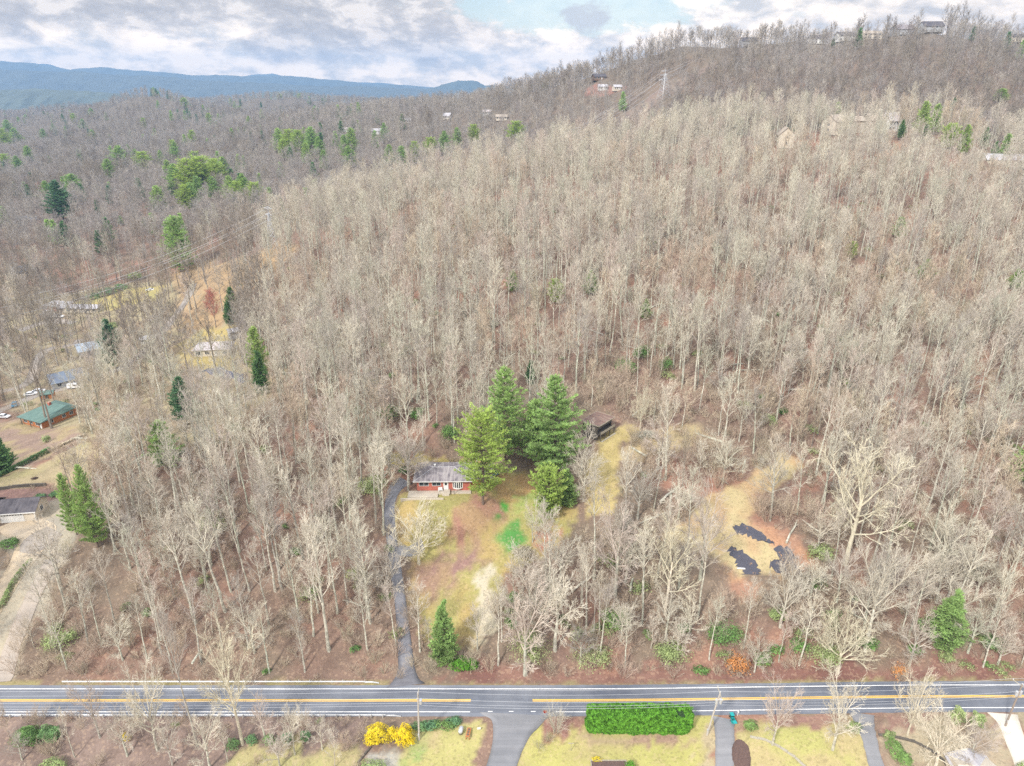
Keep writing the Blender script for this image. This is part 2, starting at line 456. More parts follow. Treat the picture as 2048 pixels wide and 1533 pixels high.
def brick_mat():
    m, t = new_mat('red_brick')
    tc = t.n('ShaderNodeTexCoord').outputs['Object']
    s = t.n('ShaderNodeSeparateXYZ', {0: tc})
    v = t.n('ShaderNodeCombineXYZ', {0: t.math('ADD', s.outputs[0], s.outputs[1]), 1: s.outputs[2]}).outputs[0]
    b = t.n('ShaderNodeTexBrick', {'Vector': v, 'Color1': (0.52, 0.13, 0.08), 'Color2': (0.42, 0.10, 0.07), 'Mortar': (0.45, 0.33, 0.27), 'Scale': 2.2, 'Mortar Size': 0.014, 'Brick Width': 0.5, 'Row Height': 0.18})
    n = t.noise(tc, 1.3, 4)
    col = t.mix(t.rng(n, 0.35, 0.7), b.outputs[0], (0.40, 0.12, 0.09))
    return finish(m, t, col, 0.9)
M['brick'] = brick_mat()
def roof_mat(name, c, c2, streak=(0.6, 0.6, 0.6), amt=0.5, row=0.3, blotch=1.2):
    """Shingles in rows with stains that run down the slope and blotches of moss."""
    m, t = new_mat(name)
    tc = t.n('ShaderNodeTexCoord').outputs['Object']
    s = t.n('ShaderNodeSeparateXYZ', {0: tc})
    n = t.noise(tc, blotch * 0.5, 6, 0.6)
    fine = t.noise(tc, 9, 3, 0.7)
    v = t.n('ShaderNodeCombineXYZ', {0: t.math('MULTIPLY', s.outputs[0], 1.6), 1: t.math('MULTIPLY', s.outputs[1], 0.18)}).outputs[0]
    st = t.noise(v, 1.0, 4, 0.6)
    col = t.ramp(n, [(0.36, c2), (0.62, c)])
    col = t.mix(t.math('MULTIPLY', t.rng(st, 0.47, 0.62), amt), col, streak)
    rows = t.n('ShaderNodeTexWave', {'Vector': tc, 'Scale': 1 / row, 'Distortion': 0.2}, wave_type='BANDS', bands_direction='Z').outputs[0]
    k = t.math('ADD', 0.80, t.math('MULTIPLY', t.math('ADD', t.math('MULTIPLY', fine, 0.8), t.math('MULTIPLY', rows, 0.2)), 0.4))
    col = t.mix(1.0, col, t.n('ShaderNodeCombineXYZ', {0: k, 1: k, 2: k}).outputs[0], 'MULTIPLY')
    return finish(m, t, col, 0.9, 0.15, fine, 0.3)
M['roof_grey'] = roof_mat('grey_shingles', (0.30, 0.27, 0.28), (0.15, 0.135, 0.15), (0.40, 0.37, 0.36), 0.7)
M['roof_dark'] = roof_mat('dark_shingles', (0.13, 0.12, 0.13), (0.08, 0.075, 0.085), (0.17, 0.16, 0.17), 0.4)
M['roof_blue'] = roof_mat('blue_grey_shingles', (0.20, 0.24, 0.30), (0.15, 0.18, 0.24), (0.26, 0.29, 0.34), 0.4)
M['roof_green'] = roof_mat('green_metal_roof', (0.14, 0.22, 0.19), (0.11, 0.18, 0.16), (0.20, 0.28, 0.25), 0.5)
M['roof_white'] = roof_mat('pale_patchy_shingles', (0.58, 0.56, 0.56), (0.36, 0.33, 0.34), (0.48, 0.30, 0.26), 0.35, blotch=2.5)
M['roof_light'] = roof_mat('light_grey_roof', (0.50, 0.49, 0.51), (0.42, 0.41, 0.44), (0.56, 0.55, 0.56), 0.4)
M['roof_sky'] = roof_mat('pale_blue_metal_roof', (0.52, 0.60, 0.68), (0.40, 0.48, 0.56), (0.68, 0.74, 0.80), 0.6)
M['roof_tan'] = roof_mat('tan_shingles', (0.44, 0.38, 0.31), (0.36, 0.31, 0.26), (0.48, 0.43, 0.36), 0.4)
M['roof_leafy'] = roof_mat('leaf_strewn_roof', (0.24, 0.15, 0.12), (0.15, 0.11, 0.10), (0.33, 0.25, 0.20), 0.6, blotch=4)
def asphalt_mat(name, c, c2, track=None, wet=0.35, glare=0.5):
    m, t = new_mat(name)
    tc = t.n('ShaderNodeTexCoord').outputs['Object']
    big = t.noise(tc, 0.06, 4, 0.6)
    mid = t.noise(tc, 0.6, 5, 0.6)
    fine = t.noise(tc, 9.0, 3, 0.7)
    s = t.n('ShaderNodeSeparateXYZ', {0: tc})
    v = t.n('ShaderNodeCombineXYZ', {0: t.math('MULTIPLY', s.outputs[0], 0.05), 1: t.math('MULTIPLY', s.outputs[1], 0.9)}).outputs[0]
    lanes = t.noise(v, 1.0, 4, 0.6)
    col = t.ramp(t.math('ADD', t.math('MULTIPLY', big, 0.65), t.math('MULTIPLY', lanes, 0.35)), [(0.38, c2), (0.62, c)])
    k = t.math('ADD', 0.72, t.math('ADD', t.math('MULTIPLY', mid, 0.30), t.math('MULTIPLY', fine, 0.26)))
    col = t.mix(1.0, col, t.n('ShaderNodeCombineXYZ', {0: k, 1: k, 2: k}).outputs[0], 'MULTIPLY')
    rg = t.rng(big, 0.35, 0.65, 0.38, 0.75)
    return finish(m, t, col, rg, 0.35, fine, 0.25)
M['asphalt'] = asphalt_mat('road_asphalt', (0.21, 0.222, 0.25), (0.105, 0.118, 0.150))
M['asphalt_old'] = asphalt_mat('worn_asphalt', (0.27, 0.27, 0.28), (0.18, 0.183, 0.195))
M['asphalt_dark'] = asphalt_mat('dark_asphalt', (0.15, 0.15, 0.18), (0.09, 0.092, 0.12))
M['asphalt_drive'] = asphalt_mat('driveway_asphalt', (0.25, 0.25, 0.27), (0.15, 0.15, 0.17))
def broken_mat():
    m, t = new_mat('broken_asphalt')
    tc = t.n('ShaderNodeTexCoord').outputs['Object']
    n = t.noise(tc, .7, 7, 0.72); f = t.noise(tc, 8, 3, .7)
    col = t.ramp(f, [(0.35, (0.05, 0.05, 0.065)), (0.65, (0.12, 0.12, 0.145))])
    col = t.mix(t.rng(n, .60, .66), col, (0.40, 0.24, 0.12))
    return finish(m, t, col, .8, .2, f, .4)
M['asphalt_broken'] = broken_mat()
M['asphalt_far'] = asphalt_mat('pale_driveway', (0.42, 0.36, 0.30), (0.31, 0.28, 0.25))
M['gravel_tan'] = asphalt_mat('tan_gravel', (0.60, 0.49, 0.34), (0.50, 0.41, 0.30))
M['conc_drive'] = asphalt_mat('pale_concrete', (0.66, 0.61, 0.52), (0.56, 0.52, 0.45))
def paint_mat(name, c, wear):
    m, t = new_mat(name)
    tc = t.n('ShaderNodeTexCoord').outputs['Object']
    n = t.noise(tc, 2.5, 5, 0.7)
    col = t.mix(t.rng(n, 0.50, 0.75, 0.0, wear), c, (0.25, 0.25, 0.27))
    return finish(m, t, col, 0.7, 0.2)
M['paint_white'] = paint_mat('white_road_paint', (0.80, 0.80, 0.79), 0.7)
M['paint_yellow'] = paint_mat('yellow_road_paint', (0.80, 0.50, 0.09), 0.35)

# ================================================================== land cover (what grows or lies where)
# polygons are given by the photo pixels of places on the land and turned into ground coordinates
LITTER = (0.225, 0.150, 0.115)
COVER = [
    # (colour, second colour, edge softness m, photo polygon, keep clear of trees)
    ((0.46, 0.35, 0.19), (0.38, 0.26, 0.16), 5, [(0, 560), (120, 590), (330, 560), (470, 600), (520, 700), (600, 760), (430, 900), (200, 900), (0, 800)], 0),
    ((0.50, 0.30, 0.14), (0.42, 0.26, 0.14), 4, [(340, 545), (420, 520), (520, 505), (560, 480), (600, 500), (540, 560), (470, 600), (440, 680), (470, 730), (380, 740), (370, 650)], 0.5),
    ((0.52, 0.37, 0.10), (0.44, 0.36, 0.12), 2, [(140, 608), (200, 585), (250, 575), (330, 570), (320, 600), (230, 620), (150, 618)], 1),
    ((0.54, 0.38, 0.11), (0.46, 0.33, 0.12), 2, [(355, 690), (400, 660), (470, 655), (480, 700), (470, 740), (400, 745), (360, 730)], 1),
    ((0.36, 0.22, 0.16), (0.44, 0.31, 0.14), 2, [(-40, 838), (40, 838), (150, 850), (165, 875), (110, 905), (30, 950), (-60, 965)], 1),
    ((0.46, 0.33, 0.17), (0.44, 0.34, 0.14), 1, [(-60, 962), (40, 945), (110, 912), (180, 880), (215, 895), (210, 950), (110, 975), (-60, 985)], 1),
    ((0.30, 0.15, 0.12), (0.22, 0.12, 0.10), 1, [(-60, 988), (95, 978), (110, 1010), (70, 1030), (-60, 1035)], 1),
    ((0.50, 0.39, 0.27), (0.42, 0.34, 0.26), 2, [(70, 1010), (130, 1000), (160, 1030), (150, 1080), (120, 1140), (70, 1240), (10, 1380), (-80, 1380), (-40, 1250), (20, 1130), (-20, 1080)], 1),
    # lawn of the brick house
    ((0.42, 0.34, 0.09), (0.50, 0.33, 0.10), 1.5, [(790, 985), (900, 985), (960, 955), (1040, 940), (1090, 965), (1150, 1010), (1135, 1070), (1090, 1105), (1045, 1120), (1010, 1150), (985, 1230), (940, 1290), (880, 1300), (845, 1270), (822, 1200), (812, 1120), (798, 1060)], 1),
    ((0.34, 0.17, 0.14), (0.42, 0.25, 0.12), 3, [(815, 1120), (900, 1110), (960, 1080), (970, 1120), (930, 1150), (890, 1190), (830, 1190)], 1),
    ((0.40, 0.17, 0.12), (0.46, 0.26, 0.12), 3, [(905, 1030), (960, 990), (1010, 1005), (1010, 1040), (960, 1060), (925, 1090), (905, 1070)], 1),
    ((0.50, 0.27, 0.09), (0.48, 0.33, 0.10), 2, [(985, 960), (1050, 945), (1075, 975), (1040, 1010), (1000, 1000)], 1),
    ((0.38, 0.42, 0.09), (0.46, 0.40, 0.10), 1.5, [(1030, 1010), (1060, 995), (1100, 1000), (1125, 1020), (1110, 1045), (1070, 1055), (1035, 1035)], 1),
    ((0.44, 0.17, 0.10), (0.44, 0.22, 0.11), 1.5, [(1060, 1062), (1100, 1045), (1120, 1070), (1090, 1095), (1065, 1085)], 1),
    ((0.10, 0.31, 0.05), (0.24, 0.36, 0.08), 1.8, [(1000, 1078), (1012, 1058), (1030, 1036), (1040, 1040), (1046, 1058), (1060, 1070), (1052, 1084), (1030, 1078), (1014, 1090)], 1),
    ((0.08, 0.36, 0.03), (0.12, 0.34, 0.05), 0.6, [(1000, 1010), (1010, 1008), (1022, 1025), (1016, 1030)], 1),
    ((0.10, 0.30, 0.04), (0.16, 0.30, 0.06), 0.6, [(984, 1030), (996, 1030), (1002, 1040), (990, 1042)], 1),
    ((0.62, 0.50, 0.34), (0.54, 0.42, 0.27), 1, [(947, 1146), (978, 1144), (985, 1180), (985, 1215), (1000, 1270), (960, 1275), (955, 1200)], 1),
    ((0.52, 0.38, 0.08), (0.48, 0.35, 0.10), 0.8, [(770, 914), (850, 911), (935, 913), (990, 925), (930, 930), (840, 926), (830, 942), (775, 930)], 1),
    # golden field beside the barn
    ((0.56, 0.40, 0.13), (0.50, 0.36, 0.12), 1.5, [(1215, 858), (1255, 848), (1275, 858), (1250, 890), (1235, 930), (1235, 985), (1215, 1040), (1180, 1035), (1172, 1000), (1185, 960), (1175, 925), (1190, 900)], 1),
    ((0.54, 0.38, 0.18), (0.48, 0.34, 0.17), 2.5, [(1240, 900), (1330, 855), (1400, 850), (1420, 880), (1330, 900), (1260, 950)], 0.4),
    ((0.58, 0.42, 0.19), (0.56, 0.33, 0.15), 2, [(1420, 985), (1470, 965), (1530, 930), (1570, 905), (1600, 925), (1580, 960), (1520, 990), (1495, 1040), (1560, 1065), (1615, 1095), (1610, 1130), (1540, 1150), (1475, 1165), (1430, 1110), (1380, 1090), (1320, 1085), (1390, 1030)], 1),
    ((0.56, 0.26, 0.13), (0.46, 0.22, 0.13), 1.5, [(1500, 1040), (1560, 1060), (1620, 1090), (1635, 1140), (1590, 1125), (1540, 1080)], 1),
    ((0.50, 0.25, 0.12), (0.44, 0.20, 0.12), 1.5, [(1445, 1120), (1480, 1150), (1520, 1160), (1500, 1200), (1480, 1200)], 1),
    # far side of the road: dark red litter and a rough verge
    ((0.24, 0.10, 0.075), (0.30, 0.14, 0.10), 1.5, [(870, 1335), (1100, 1342), (1500, 1325), (2150, 1320), (2150, 1366), (1400, 1370), (870, 1372)], 0),
    ((0.24, 0.13, 0.10), (0.32, 0.19, 0.13), 1.2, [(1130, 1240), (1170, 1240), (1170, 1340), (1110, 1340)], 0.7),
    ((0.38, 0.29, 0.11), (0.34, 0.24, 0.12), 0.4, [(-100, 1361), (770, 1364), (800, 1366), (800, 1376), (-100, 1376)], 1),
    ((0.38, 0.29, 0.11), (0.34, 0.24, 0.12), 0.4, [(850, 1365), (1110, 1369), (1500, 1364), (2150, 1357), (2150, 1372), (850, 1378)], 1),
    # near side
    ((0.30, 0.19, 0.15), (0.24, 0.15, 0.12), 1, [(-120, 1434), (740, 1434), (740, 1500), (640, 1560), (-120, 1600)], 0),
    ((0.48, 0.40, 0.14), (0.44, 0.34, 0.14), 1.2, [(480, 1500), (600, 1492), (720, 1495), (700, 1560), (440, 1570)], 1),
    ((0.46, 0.40, 0.34), (0.44, 0.34, 0.24), 1, [(742, 1512), (790, 1490), (810, 1500), (800, 1560), (735, 1560)], 1),
    ((0.50, 0.41, 0.12), (0.50, 0.36, 0.15), 0.6, [(820, 1468), (860, 1462), (905, 1450), (960, 1436), (975, 1450), (972, 1475), (955, 1510), (935, 1570), (800, 1570), (805, 1490)], 1),
    ((0.34, 0.38, 0.10), (0.44, 0.39, 0.12), 1.5, [(812, 1490), (850, 1475), (845, 1520), (805, 1530)], 1),
    ((0.50, 0.42, 0.10), (0.47, 0.36, 0.12), 0.6, [(1060, 1455), (1100, 1437), (1400, 1433), (1434, 1433), (1432, 1600), (1010, 1600), (1035, 1500)], 1),
    ((0.34, 0.15, 0.11), (0.38, 0.20, 0.12), 1, [(1085, 1430), (1175, 1432), (1170, 1450), (1100, 1470), (1080, 1490), (1075, 1460)], 1),
    ((0.38, 0.22, 0.14), (0.44, 0.30, 0.15), 0.7, [(1160, 1474), (1390, 1474), (1385, 1484), (1200, 1486)], 1),
    ((0.50, 0.36, 0.20), (0.46, 0.34, 0.18), 0.7, [(1404, 1470), (1434, 1440), (1434, 1600), (1395, 1600)], 1),
    ((0.50, 0.43, 0.11), (0.52, 0.38, 0.15), 0.8, [(1466, 1433), (1735, 1427), (1740, 1500), (1745, 1600), (1466, 1600)], 1),
    ((0.36, 0.17, 0.13), (0.42, 0.24, 0.14), 0.8, [(1468, 1432), (1650, 1430), (1735, 1430), (1730, 1445), (1500, 1452), (1470, 1470)], 1),
    ((0.48, 0.36, 0.22), (0.40, 0.26, 0.17), 1.2, [(1765, 1428), (1985, 1422), (2010, 1470), (2050, 1560), (2060, 1620), (1765, 1620)], 1),
    ((0.34, 0.17, 0.13), (0.38, 0.21, 0.14), 1, [(1770, 1428), (1860, 1426), (1830, 1460), (1765, 1470)], 1),
    ((0.40, 0.30, 0.18), (0.36, 0.26, 0.17), 0.8, [(2035, 1425), (2150, 1420), (2200, 1600), (2090, 1600)], 1),
    # cut strip under the power line, and red clay near the ridge
    ((0.30, 0.21, 0.16), (0.26, 0.17, 0.14), 3, [(1300, 192), (1370, 155), (1432, 122), (1440, 127), (1385, 160), (1320, 205), (1240, 262), (1190, 288), (1230, 248)], 1),
    ((0.40, 0.17, 0.12), (0.34, 0.16, 0.12), 4, [(1170, 180), (1190, 168), (1215, 172), (1260, 178), (1215, 190), (1170, 192)], 1),
]
def ground_poly(px):
    return np.array([[p.x, p.y] for p in (at(a, b) for a, b in px)])
def poly_sd(poly, x, y):
    """Signed distance, negative inside."""
    d2 = np.full(x.shape, 1e18); ins = np.zeros(x.shape, bool)
    n = len(poly)
    for i in range(n):
        ax, ay = poly[i]; bx, by = poly[(i + 1) % n]
        ex, ey = bx - ax, by - ay
        t = np.clip(((x - ax) * ex + (y - ay) * ey) / (ex * ex + ey * ey + 1e-9), 0, 1)
        d2 = np.minimum(d2, (x - ax - ex * t) ** 2 + (y - ay - ey * t) ** 2)
        c = ((ay > y) != (by > y)) & (x < ex * (y - ay) / (by - ay + 1e-12) + ax)
        ins ^= c
    d = np.sqrt(d2)
    return np.where(ins, -d, d)
# ------------------------------------------------------------------ places of the buildings (each on level ground)
SITES = {}
def site(key, px, py, r, dz=0.0):
    SITES[key] = pad(px, py, r, dz)
site('brick', 890, 966, 11)
site('barn', 1194, 868, 5)
site('green', 102, 838, 11)
site('garage', 40, 1030, 11)
site('white_roof', 430, 705, 10)
site('hip', 118, 618, 9)
site('long', 165, 622, 10)
site('sky_roof', 185, 705, 9)
site('dark_left', 140, 765, 9)
site('slate', 452, 748, 8)
for k, v in list(SITES.items()):
    SITES[k] = Vector((v.x, v.y, H(v.x, v.y)))
def soften(c):
    g = sum(c) / 3
    k = .92 if c[1] > .22 else .95
    return tuple((v * .82 + g * .18) * k * q for v, q in zip(c, (.92, 1.0, 1.0)))
COVER_W = [(soften(c), soften(c2), e, ground_poly(pp), clear) for c, c2, e, pp, clear in COVER]

# ------------------------------------------------------------------ the ground
def build_ground():
    nu = 460
    ys = [-130.0]
    while ys[-1] < 15500:
        y = ys[-1]
        ys.append(y + (12 if y < 70 else 0.95 if y < 175 else 1.3 if y < 260 else 0.0058 * (y + 30) if y < 3600 else 0.04 * y))
    ys = np.array(ys)
    u = np.linspace(-1, 1, nu)
    u = u * (0.55 + 0.45 * u * u)                       # denser towards the middle
    Y = np.repeat(ys[:, None], nu, 1)
    X = u[None] * 0.95 * (Y + 260)
    Z = H(X.reshape(-1), Y.reshape(-1)).reshape(X.shape)
    Z = np.where(np.abs(Y - road_y(X)) < 4.3, -0.02, Z)
    x = X.reshape(-1); y = Y.reshape(-1)
    nv = len(x)
    col = np.empty((nv, 3))
    big = fbm(x / 14, y / 14, 21, 4)
    med = fbm(x / 4, y / 4, 22, 3)
    a = np.array(LITTER); b = np.array((0.20, 0.155, 0.115)); c = np.array((0.31, 0.175, 0.125))
    k1 = sstep(big, -0.1, 0.5)[:, None]; k2 = sstep(-big + med * 0.6, 0.1, 0.6)[:, None]
    col[:] = a * (1 - k1) + b * k1
    col[:] = col * (1 - k2) + c * k2
    # far away the woods themselves clothe the land
    kf = sstep(y, 350, 900)[:, None]
    col = col * (1 - kf) + np.array((0.17, 0.145, 0.115)) * kf
    kp = sstep(y, 2600, 4200)[:, None]
    pn = fbm(x / 500, y / 900, 31, 4)
    plain = np.where((pn > 0.28)[:, None], np.array((0.34, 0.30, 0.19)), np.array((0.10, 0.12, 0.09)))
    col = col * (1 - kp) + plain * kp
    wob = med * 2.6 + fbm(x / 1.3, y / 1.3, 27, 3) * 2.2
    for c1, c2, e, poly, clear in COVER_W:
        lo, hi = poly.min(0) - 8, poly.max(0) + 8
        s = np.where((x > lo[0]) & (x < hi[0]) & (y > lo[1]) & (y < hi[1]))[0]
        if not len(s):
            continue
        d = poly_sd(poly, x[s], y[s]) + wob[s] * min(1.0, e) 
        w = (1 - sstep(d, -e * 0.5, e * 0.5))[:, None]
        t = sstep(fbm(x[s] / 5, y[s] / 5, 33, 3), -0.25, 0.35)[:, None]
        col[s] = col[s] * (1 - w) + (np.array(c1) * (1 - t) + np.array(c2) * t) * w
    idx = np.arange(nv).reshape(X.shape)
    f = np.stack([idx[:-1, :-1], idx[:-1, 1:], idx[1:, 1:], idx[1:, :-1]], -1).reshape(-1, 4)
    me = bpy.data.meshes.new('ground')
    me.vertices.add(nv); me.vertices.foreach_set('co', np.stack([x, y, Z.reshape(-1)], 1).reshape(-1))
    me.loops.add(f.size); me.loops.foreach_set('vertex_index', f.reshape(-1))
    me.polygons.add(len(f)); me.polygons.foreach_set('loop_start', np.arange(len(f)) * 4)
    me.polygons.foreach_set('use_smooth', np.ones(len(f), bool))
    at_ = me.color_attributes.new('cover', 'FLOAT_COLOR', 'POINT')
    at_.data.foreach_set('color', np.concatenate([col, np.ones((nv, 1))], 1).reshape(-1))
    me.update(calc_edges=True)
    me.validate()
    m, t = new_mat('ground_cover')
    ca = t.n('ShaderNodeVertexColor', layer_name='cover').outputs[0]
    tc = t.n('ShaderNodeTexCoord').outputs['Object']
    f1 = t.noise(tc, 3.2, 4, 0.75); f2 = t.noise(tc, 0.35, 5, 0.65)
    k = t.math('ADD', 0.42, t.math('ADD', t.math('MULTIPLY', f1, 0.72), t.math('MULTIPLY', f2, 0.44)))
    colr = t.mix(1.0, ca, t.n('ShaderNodeCombineXYZ', {0: k, 1: k, 2: k}).outputs[0], 'MULTIPLY')
    # single pale leaves and dark gaps
    v = t.n('ShaderNodeTexVoronoi', {'Vector': tc, 'Scale': 2.4}).outputs['Color']
    sv_ = t.n('ShaderNodeSeparateXYZ', {0: v}).outputs[0]
    colr = t.mix(t.math('MULTIPLY', t.math('GREATER_THAN', sv_, 0.86), 0.2), colr, (0.55, 0.40, 0.27))
    colr = t.mix(t.math('MULTIPLY', t.math('LESS_THAN', sv_, 0.12), 0.22), colr, (0.10, 0.07, 0.05))
    finish(m, t, colr, 0.95, 0.1, f1, 0.5)
    me.materials.append(m)
    o = bpy.data.objects.new('ground', me)
    COL.objects.link(o)
    tag(o, kind='structure')
    return o
ground = build_ground()

# ------------------------------------------------------------------ roads, drives and paths draped on the land
def resample(pts, step=1.0):
    out = [pts[0]]
    for a, b in zip(pts, pts[1:]):
        n = max(1, int((Vector(b[:2]) - Vector(a[:2])).length / step))
        for i in range(1, n + 1):
            out.append(tuple(a[k] + (b[k] - a[k]) * i / n for k in range(len(a))))
    return out
def smooth_line(pts, it=2):
    for _ in range(it):
        q = [pts[0]]
        for a, b in zip(pts, pts[1:]):
            q.append(tuple(a[k] * .75 + b[k] * .25 for k in range(len(a))))
            q.append(tuple(a[k] * .25 + b[k] * .75 for k in range(len(a))))
        q.append(pts[-1]); pts = q
    return pts
def ribbon(name, pts, material, lift=0.06, across=4, rough_edge=0.0, kind='structure', label=None, cat=None, z=None):
    """pts: (x, y, width). A strip of paving that follows the land."""
    pts = resample(smooth_line(pts), 1.0)
    mb = MB(); n = len(pts); rg = random.Random(len(pts))
    rows = []
    for i, (x, y, w) in enumerate(pts):
        a = Vector(pts[max(0, i - 1)][:2]); b = Vector(pts[min(n - 1, i + 1)][:2])
        d = (b - a).normalized(); nn = Vector((-d.y, d.x))
        row = []
        for j in range(across + 1):
            s = (j / across - 0.5) * (w + (rg.uniform(-1, 1) * rough_edge if j in (0, across) else 0))
            row.append((x + nn.x * s, y + nn.y * s))
        rows.append(row)
    xs = np.array([p[0] for r in rows for p in r]); ysv = np.array([p[1] for r in rows for p in r])
    zs = (H(xs, ysv) if z is None else np.full(len(xs), z)) + lift
    mb.v = [(a, b, c) for a, b, c in zip(xs, ysv, zs)]
    k = across + 1
    for i in range(n - 1):
        for j in range(across):
            mb.f.append((i * k + j, i * k + j + 1, (i + 1) * k + j + 1, (i + 1) * k + j)); mb.m.append(0)
    # a real edge: the paving has a side face
    b0 = len(mb.v)
    for side in (0, across):
        base = len(mb.v)
        for i in range(n):
            v = mb.v[i * k + side]; mb.v.append((v[0], v[1], v[2] - 0.25))
        for i in range(n - 1):
            mb.f.append((i * k + side, (i + 1) * k + side, base + i + 1, base + i)); mb.m.append(0)
    o = mb.build(name, material, smooth=True)
    return tag(o, label, cat, kind=kind)
def pxline(l):
    return [(p.x, p.y, w) for p, w in ((at(a, b), w) for a, b, w in l)]
RX = [(-320, 103.7), (-150, 103.7), (-60, 103.7), (0, 103.7), (10, 103.7), (30, 103.85), (50, 104.2), (70, 104.6), (90, 104.75), (150, 104.8), (320, 105)]
ribbon('road', [(x, y, 7.6) for x, y in RX], M['asphalt'], lift=0.03, across=8, rough_edge=0.12, z=0.0)
def road_line(name, off, w, material, x0, x1):
    pts = [(x, float(road_y(x)) + off, w) for x in np.arange(x0, x1 + 0.1, 4.0)]
    ribbon(name, pts, material, lift=0.036, across=1, z=0.0)
for off in (-0.17, 0.17):
    road_line('yellow_centre_line', off, 0.20, M['paint_yellow'], -300, -5.0)
    road_line('yellow_centre_line', off, 0.20, M['paint_yellow'], 4.0, 300)
road_line('white_edge_line', 2.85, 0.17, M['paint_white'], -300, 300)
road_line('white_edge_line', -2.75, 0.17, M['paint_white'], -300, -6.6)
road_line('white_edge_line', -2.75, 0.17, M['paint_white'], 8.3, 300)
for x in (-4.6, -0.6, 3.6):
    tag(MB().box(x, x + 0.9, 100.95, 101.12, 0.036, 0.042).build('white_edge_dash', M['paint_white']), kind='structure')
ribbon('side_street', [(0.6, 100.4, 13.5), (0.5, 98.8, 9.8), (0.0, 97.0, 7.2), (-0.8, 94, 5.6), (-1.6, 91, 5.2), (-3.6, 84, 5.1), (-9, 68, 5.1), (-18, 50, 5.1)], M['asphalt_old'], lift=0.10, across=6, rough_edge=0.06)
ribbon('driveway', pxline([(812, 1372, 7.6), (812, 1362, 5.2), (813, 1340, 3.4), (810, 1300, 2.9), (806, 1250, 2.6), (800, 1200, 2.5), (790, 1130, 2.5), (782, 1070, 2.4), (778, 1030, 2.5), (782, 995, 2.8), (795, 970, 4.2), (812, 962, 4.8)]), M['asphalt_drive'], lift=0.09, rough_edge=0.1)
ribbon('driveway', pxline([(795, 1100, 2.4), (815, 1106, 2.2), (836, 1098, 2.0), (846, 1088, 1.8)]), M['asphalt_old'], lift=0.12, rough_edge=0.1)
ribbon('driveway', pxline([(1448, 1437, 4.6), (1448, 1446, 3.6), (1449, 1470, 3.4), (1450, 1500, 3.3), (1449, 1533, 3.2), (1448, 1600, 3.2)]), M['asphalt_old'], lift=0.08, rough_edge=0.15)
ribbon('driveway', pxline([(1722, 1428, 4.6), (1728, 1445, 3.4), (1737, 1475, 2.7), (1747, 1510, 2.6), (1760, 1560, 2.6), (1765, 1620, 2.6)]), M['asphalt_old'], lift=0.08, rough_edge=0.25)
ribbon('driveway', pxline([(2005, 1428, 5.4), (2016, 1445, 3.9), (2030, 1480, 3.5), (2046, 1520, 3.5), (2060, 1560, 3.5)]), M['conc_drive'], lift=0.08, rough_edge=0.1)
ribbon('driveway', pxline([(30, 1042, 8), (55, 1060, 9), (80, 1068, 8), (60, 1100, 6), (20, 1160, 5), (-20, 1220, 5), (-60, 1290, 5)]), M['gravel_tan'], lift=0.08, rough_edge=0.2)
ribbon('driveway', pxline([(110, 1062, 6), (84, 1078, 6.5), (60, 1095, 5), (52, 1108, 3)]), M['asphalt_far'], lift=0.13, rough_edge=0.2)
ribbon('driveway', pxline([(105, 1120, 3.4), (80, 1165, 3.4), (50, 1230, 3.4), (22, 1300, 3.4), (0, 1365, 4.2)]), M['asphalt_far'], lift=0.10, rough_edge=0.3)
ribbon('street', pxline([(-60, 850, 5), (0, 822, 5), (40, 806, 5), (80, 788, 5), (150, 770, 5), (210, 752, 4.6), (270, 720, 4.6), (320, 670, 4.6), (345, 640, 4.6), (375, 600, 4.4), (385, 570, 4.4)]), M['asphalt_far'], lift=0.10, rough_edge=0.1)
ribbon('street', pxline([(-60, 800, 5), (0, 785, 4.6), (60, 770, 4.4), (80, 700, 4.4), (150, 690, 4.2), (160, 680, 4.2)]), M['asphalt_far'], lift=0.10, rough_edge=0.1)
ribbon('street', pxline([(40, 662, 5), (75, 648, 5), (110, 640, 4.2), (150, 646, 3.6)]), M['asphalt_far'], lift=0.10, rough_edge=0.1)
ribbon('path', pxline([(410, 740, 3), (430, 746, 6), (470, 752, 6), (490, 765, 3)]), M['asphalt_dark'], lift=0.10, rough_edge=0.3)
# broken old paving in the clearing
for i, l in enumerate([[(1470, 1062, 1.6), (1490, 1058, 3.4), (1515, 1070, 3.0), (1535, 1085, 1.6), (1548, 1086, 0.8)],
                       [(1458, 1098, 1.2), (1478, 1112, 3.2), (1492, 1126, 4.8), (1500, 1140, 4.4), (1503, 1150, 3.8)],
                       [(1552, 1095, 2.0), (1562, 1104, 3.8), (1580, 1112, 3.0), (1586, 1120, 1.6)],
                       [(1540, 1128, 2.0), (1560, 1136, 3.6), (1590, 1128, 3.2)]]):
    ribbon('broken_paving', pxline(l), M['asphalt_broken'], lift=0.07, rough_edge=1.3)
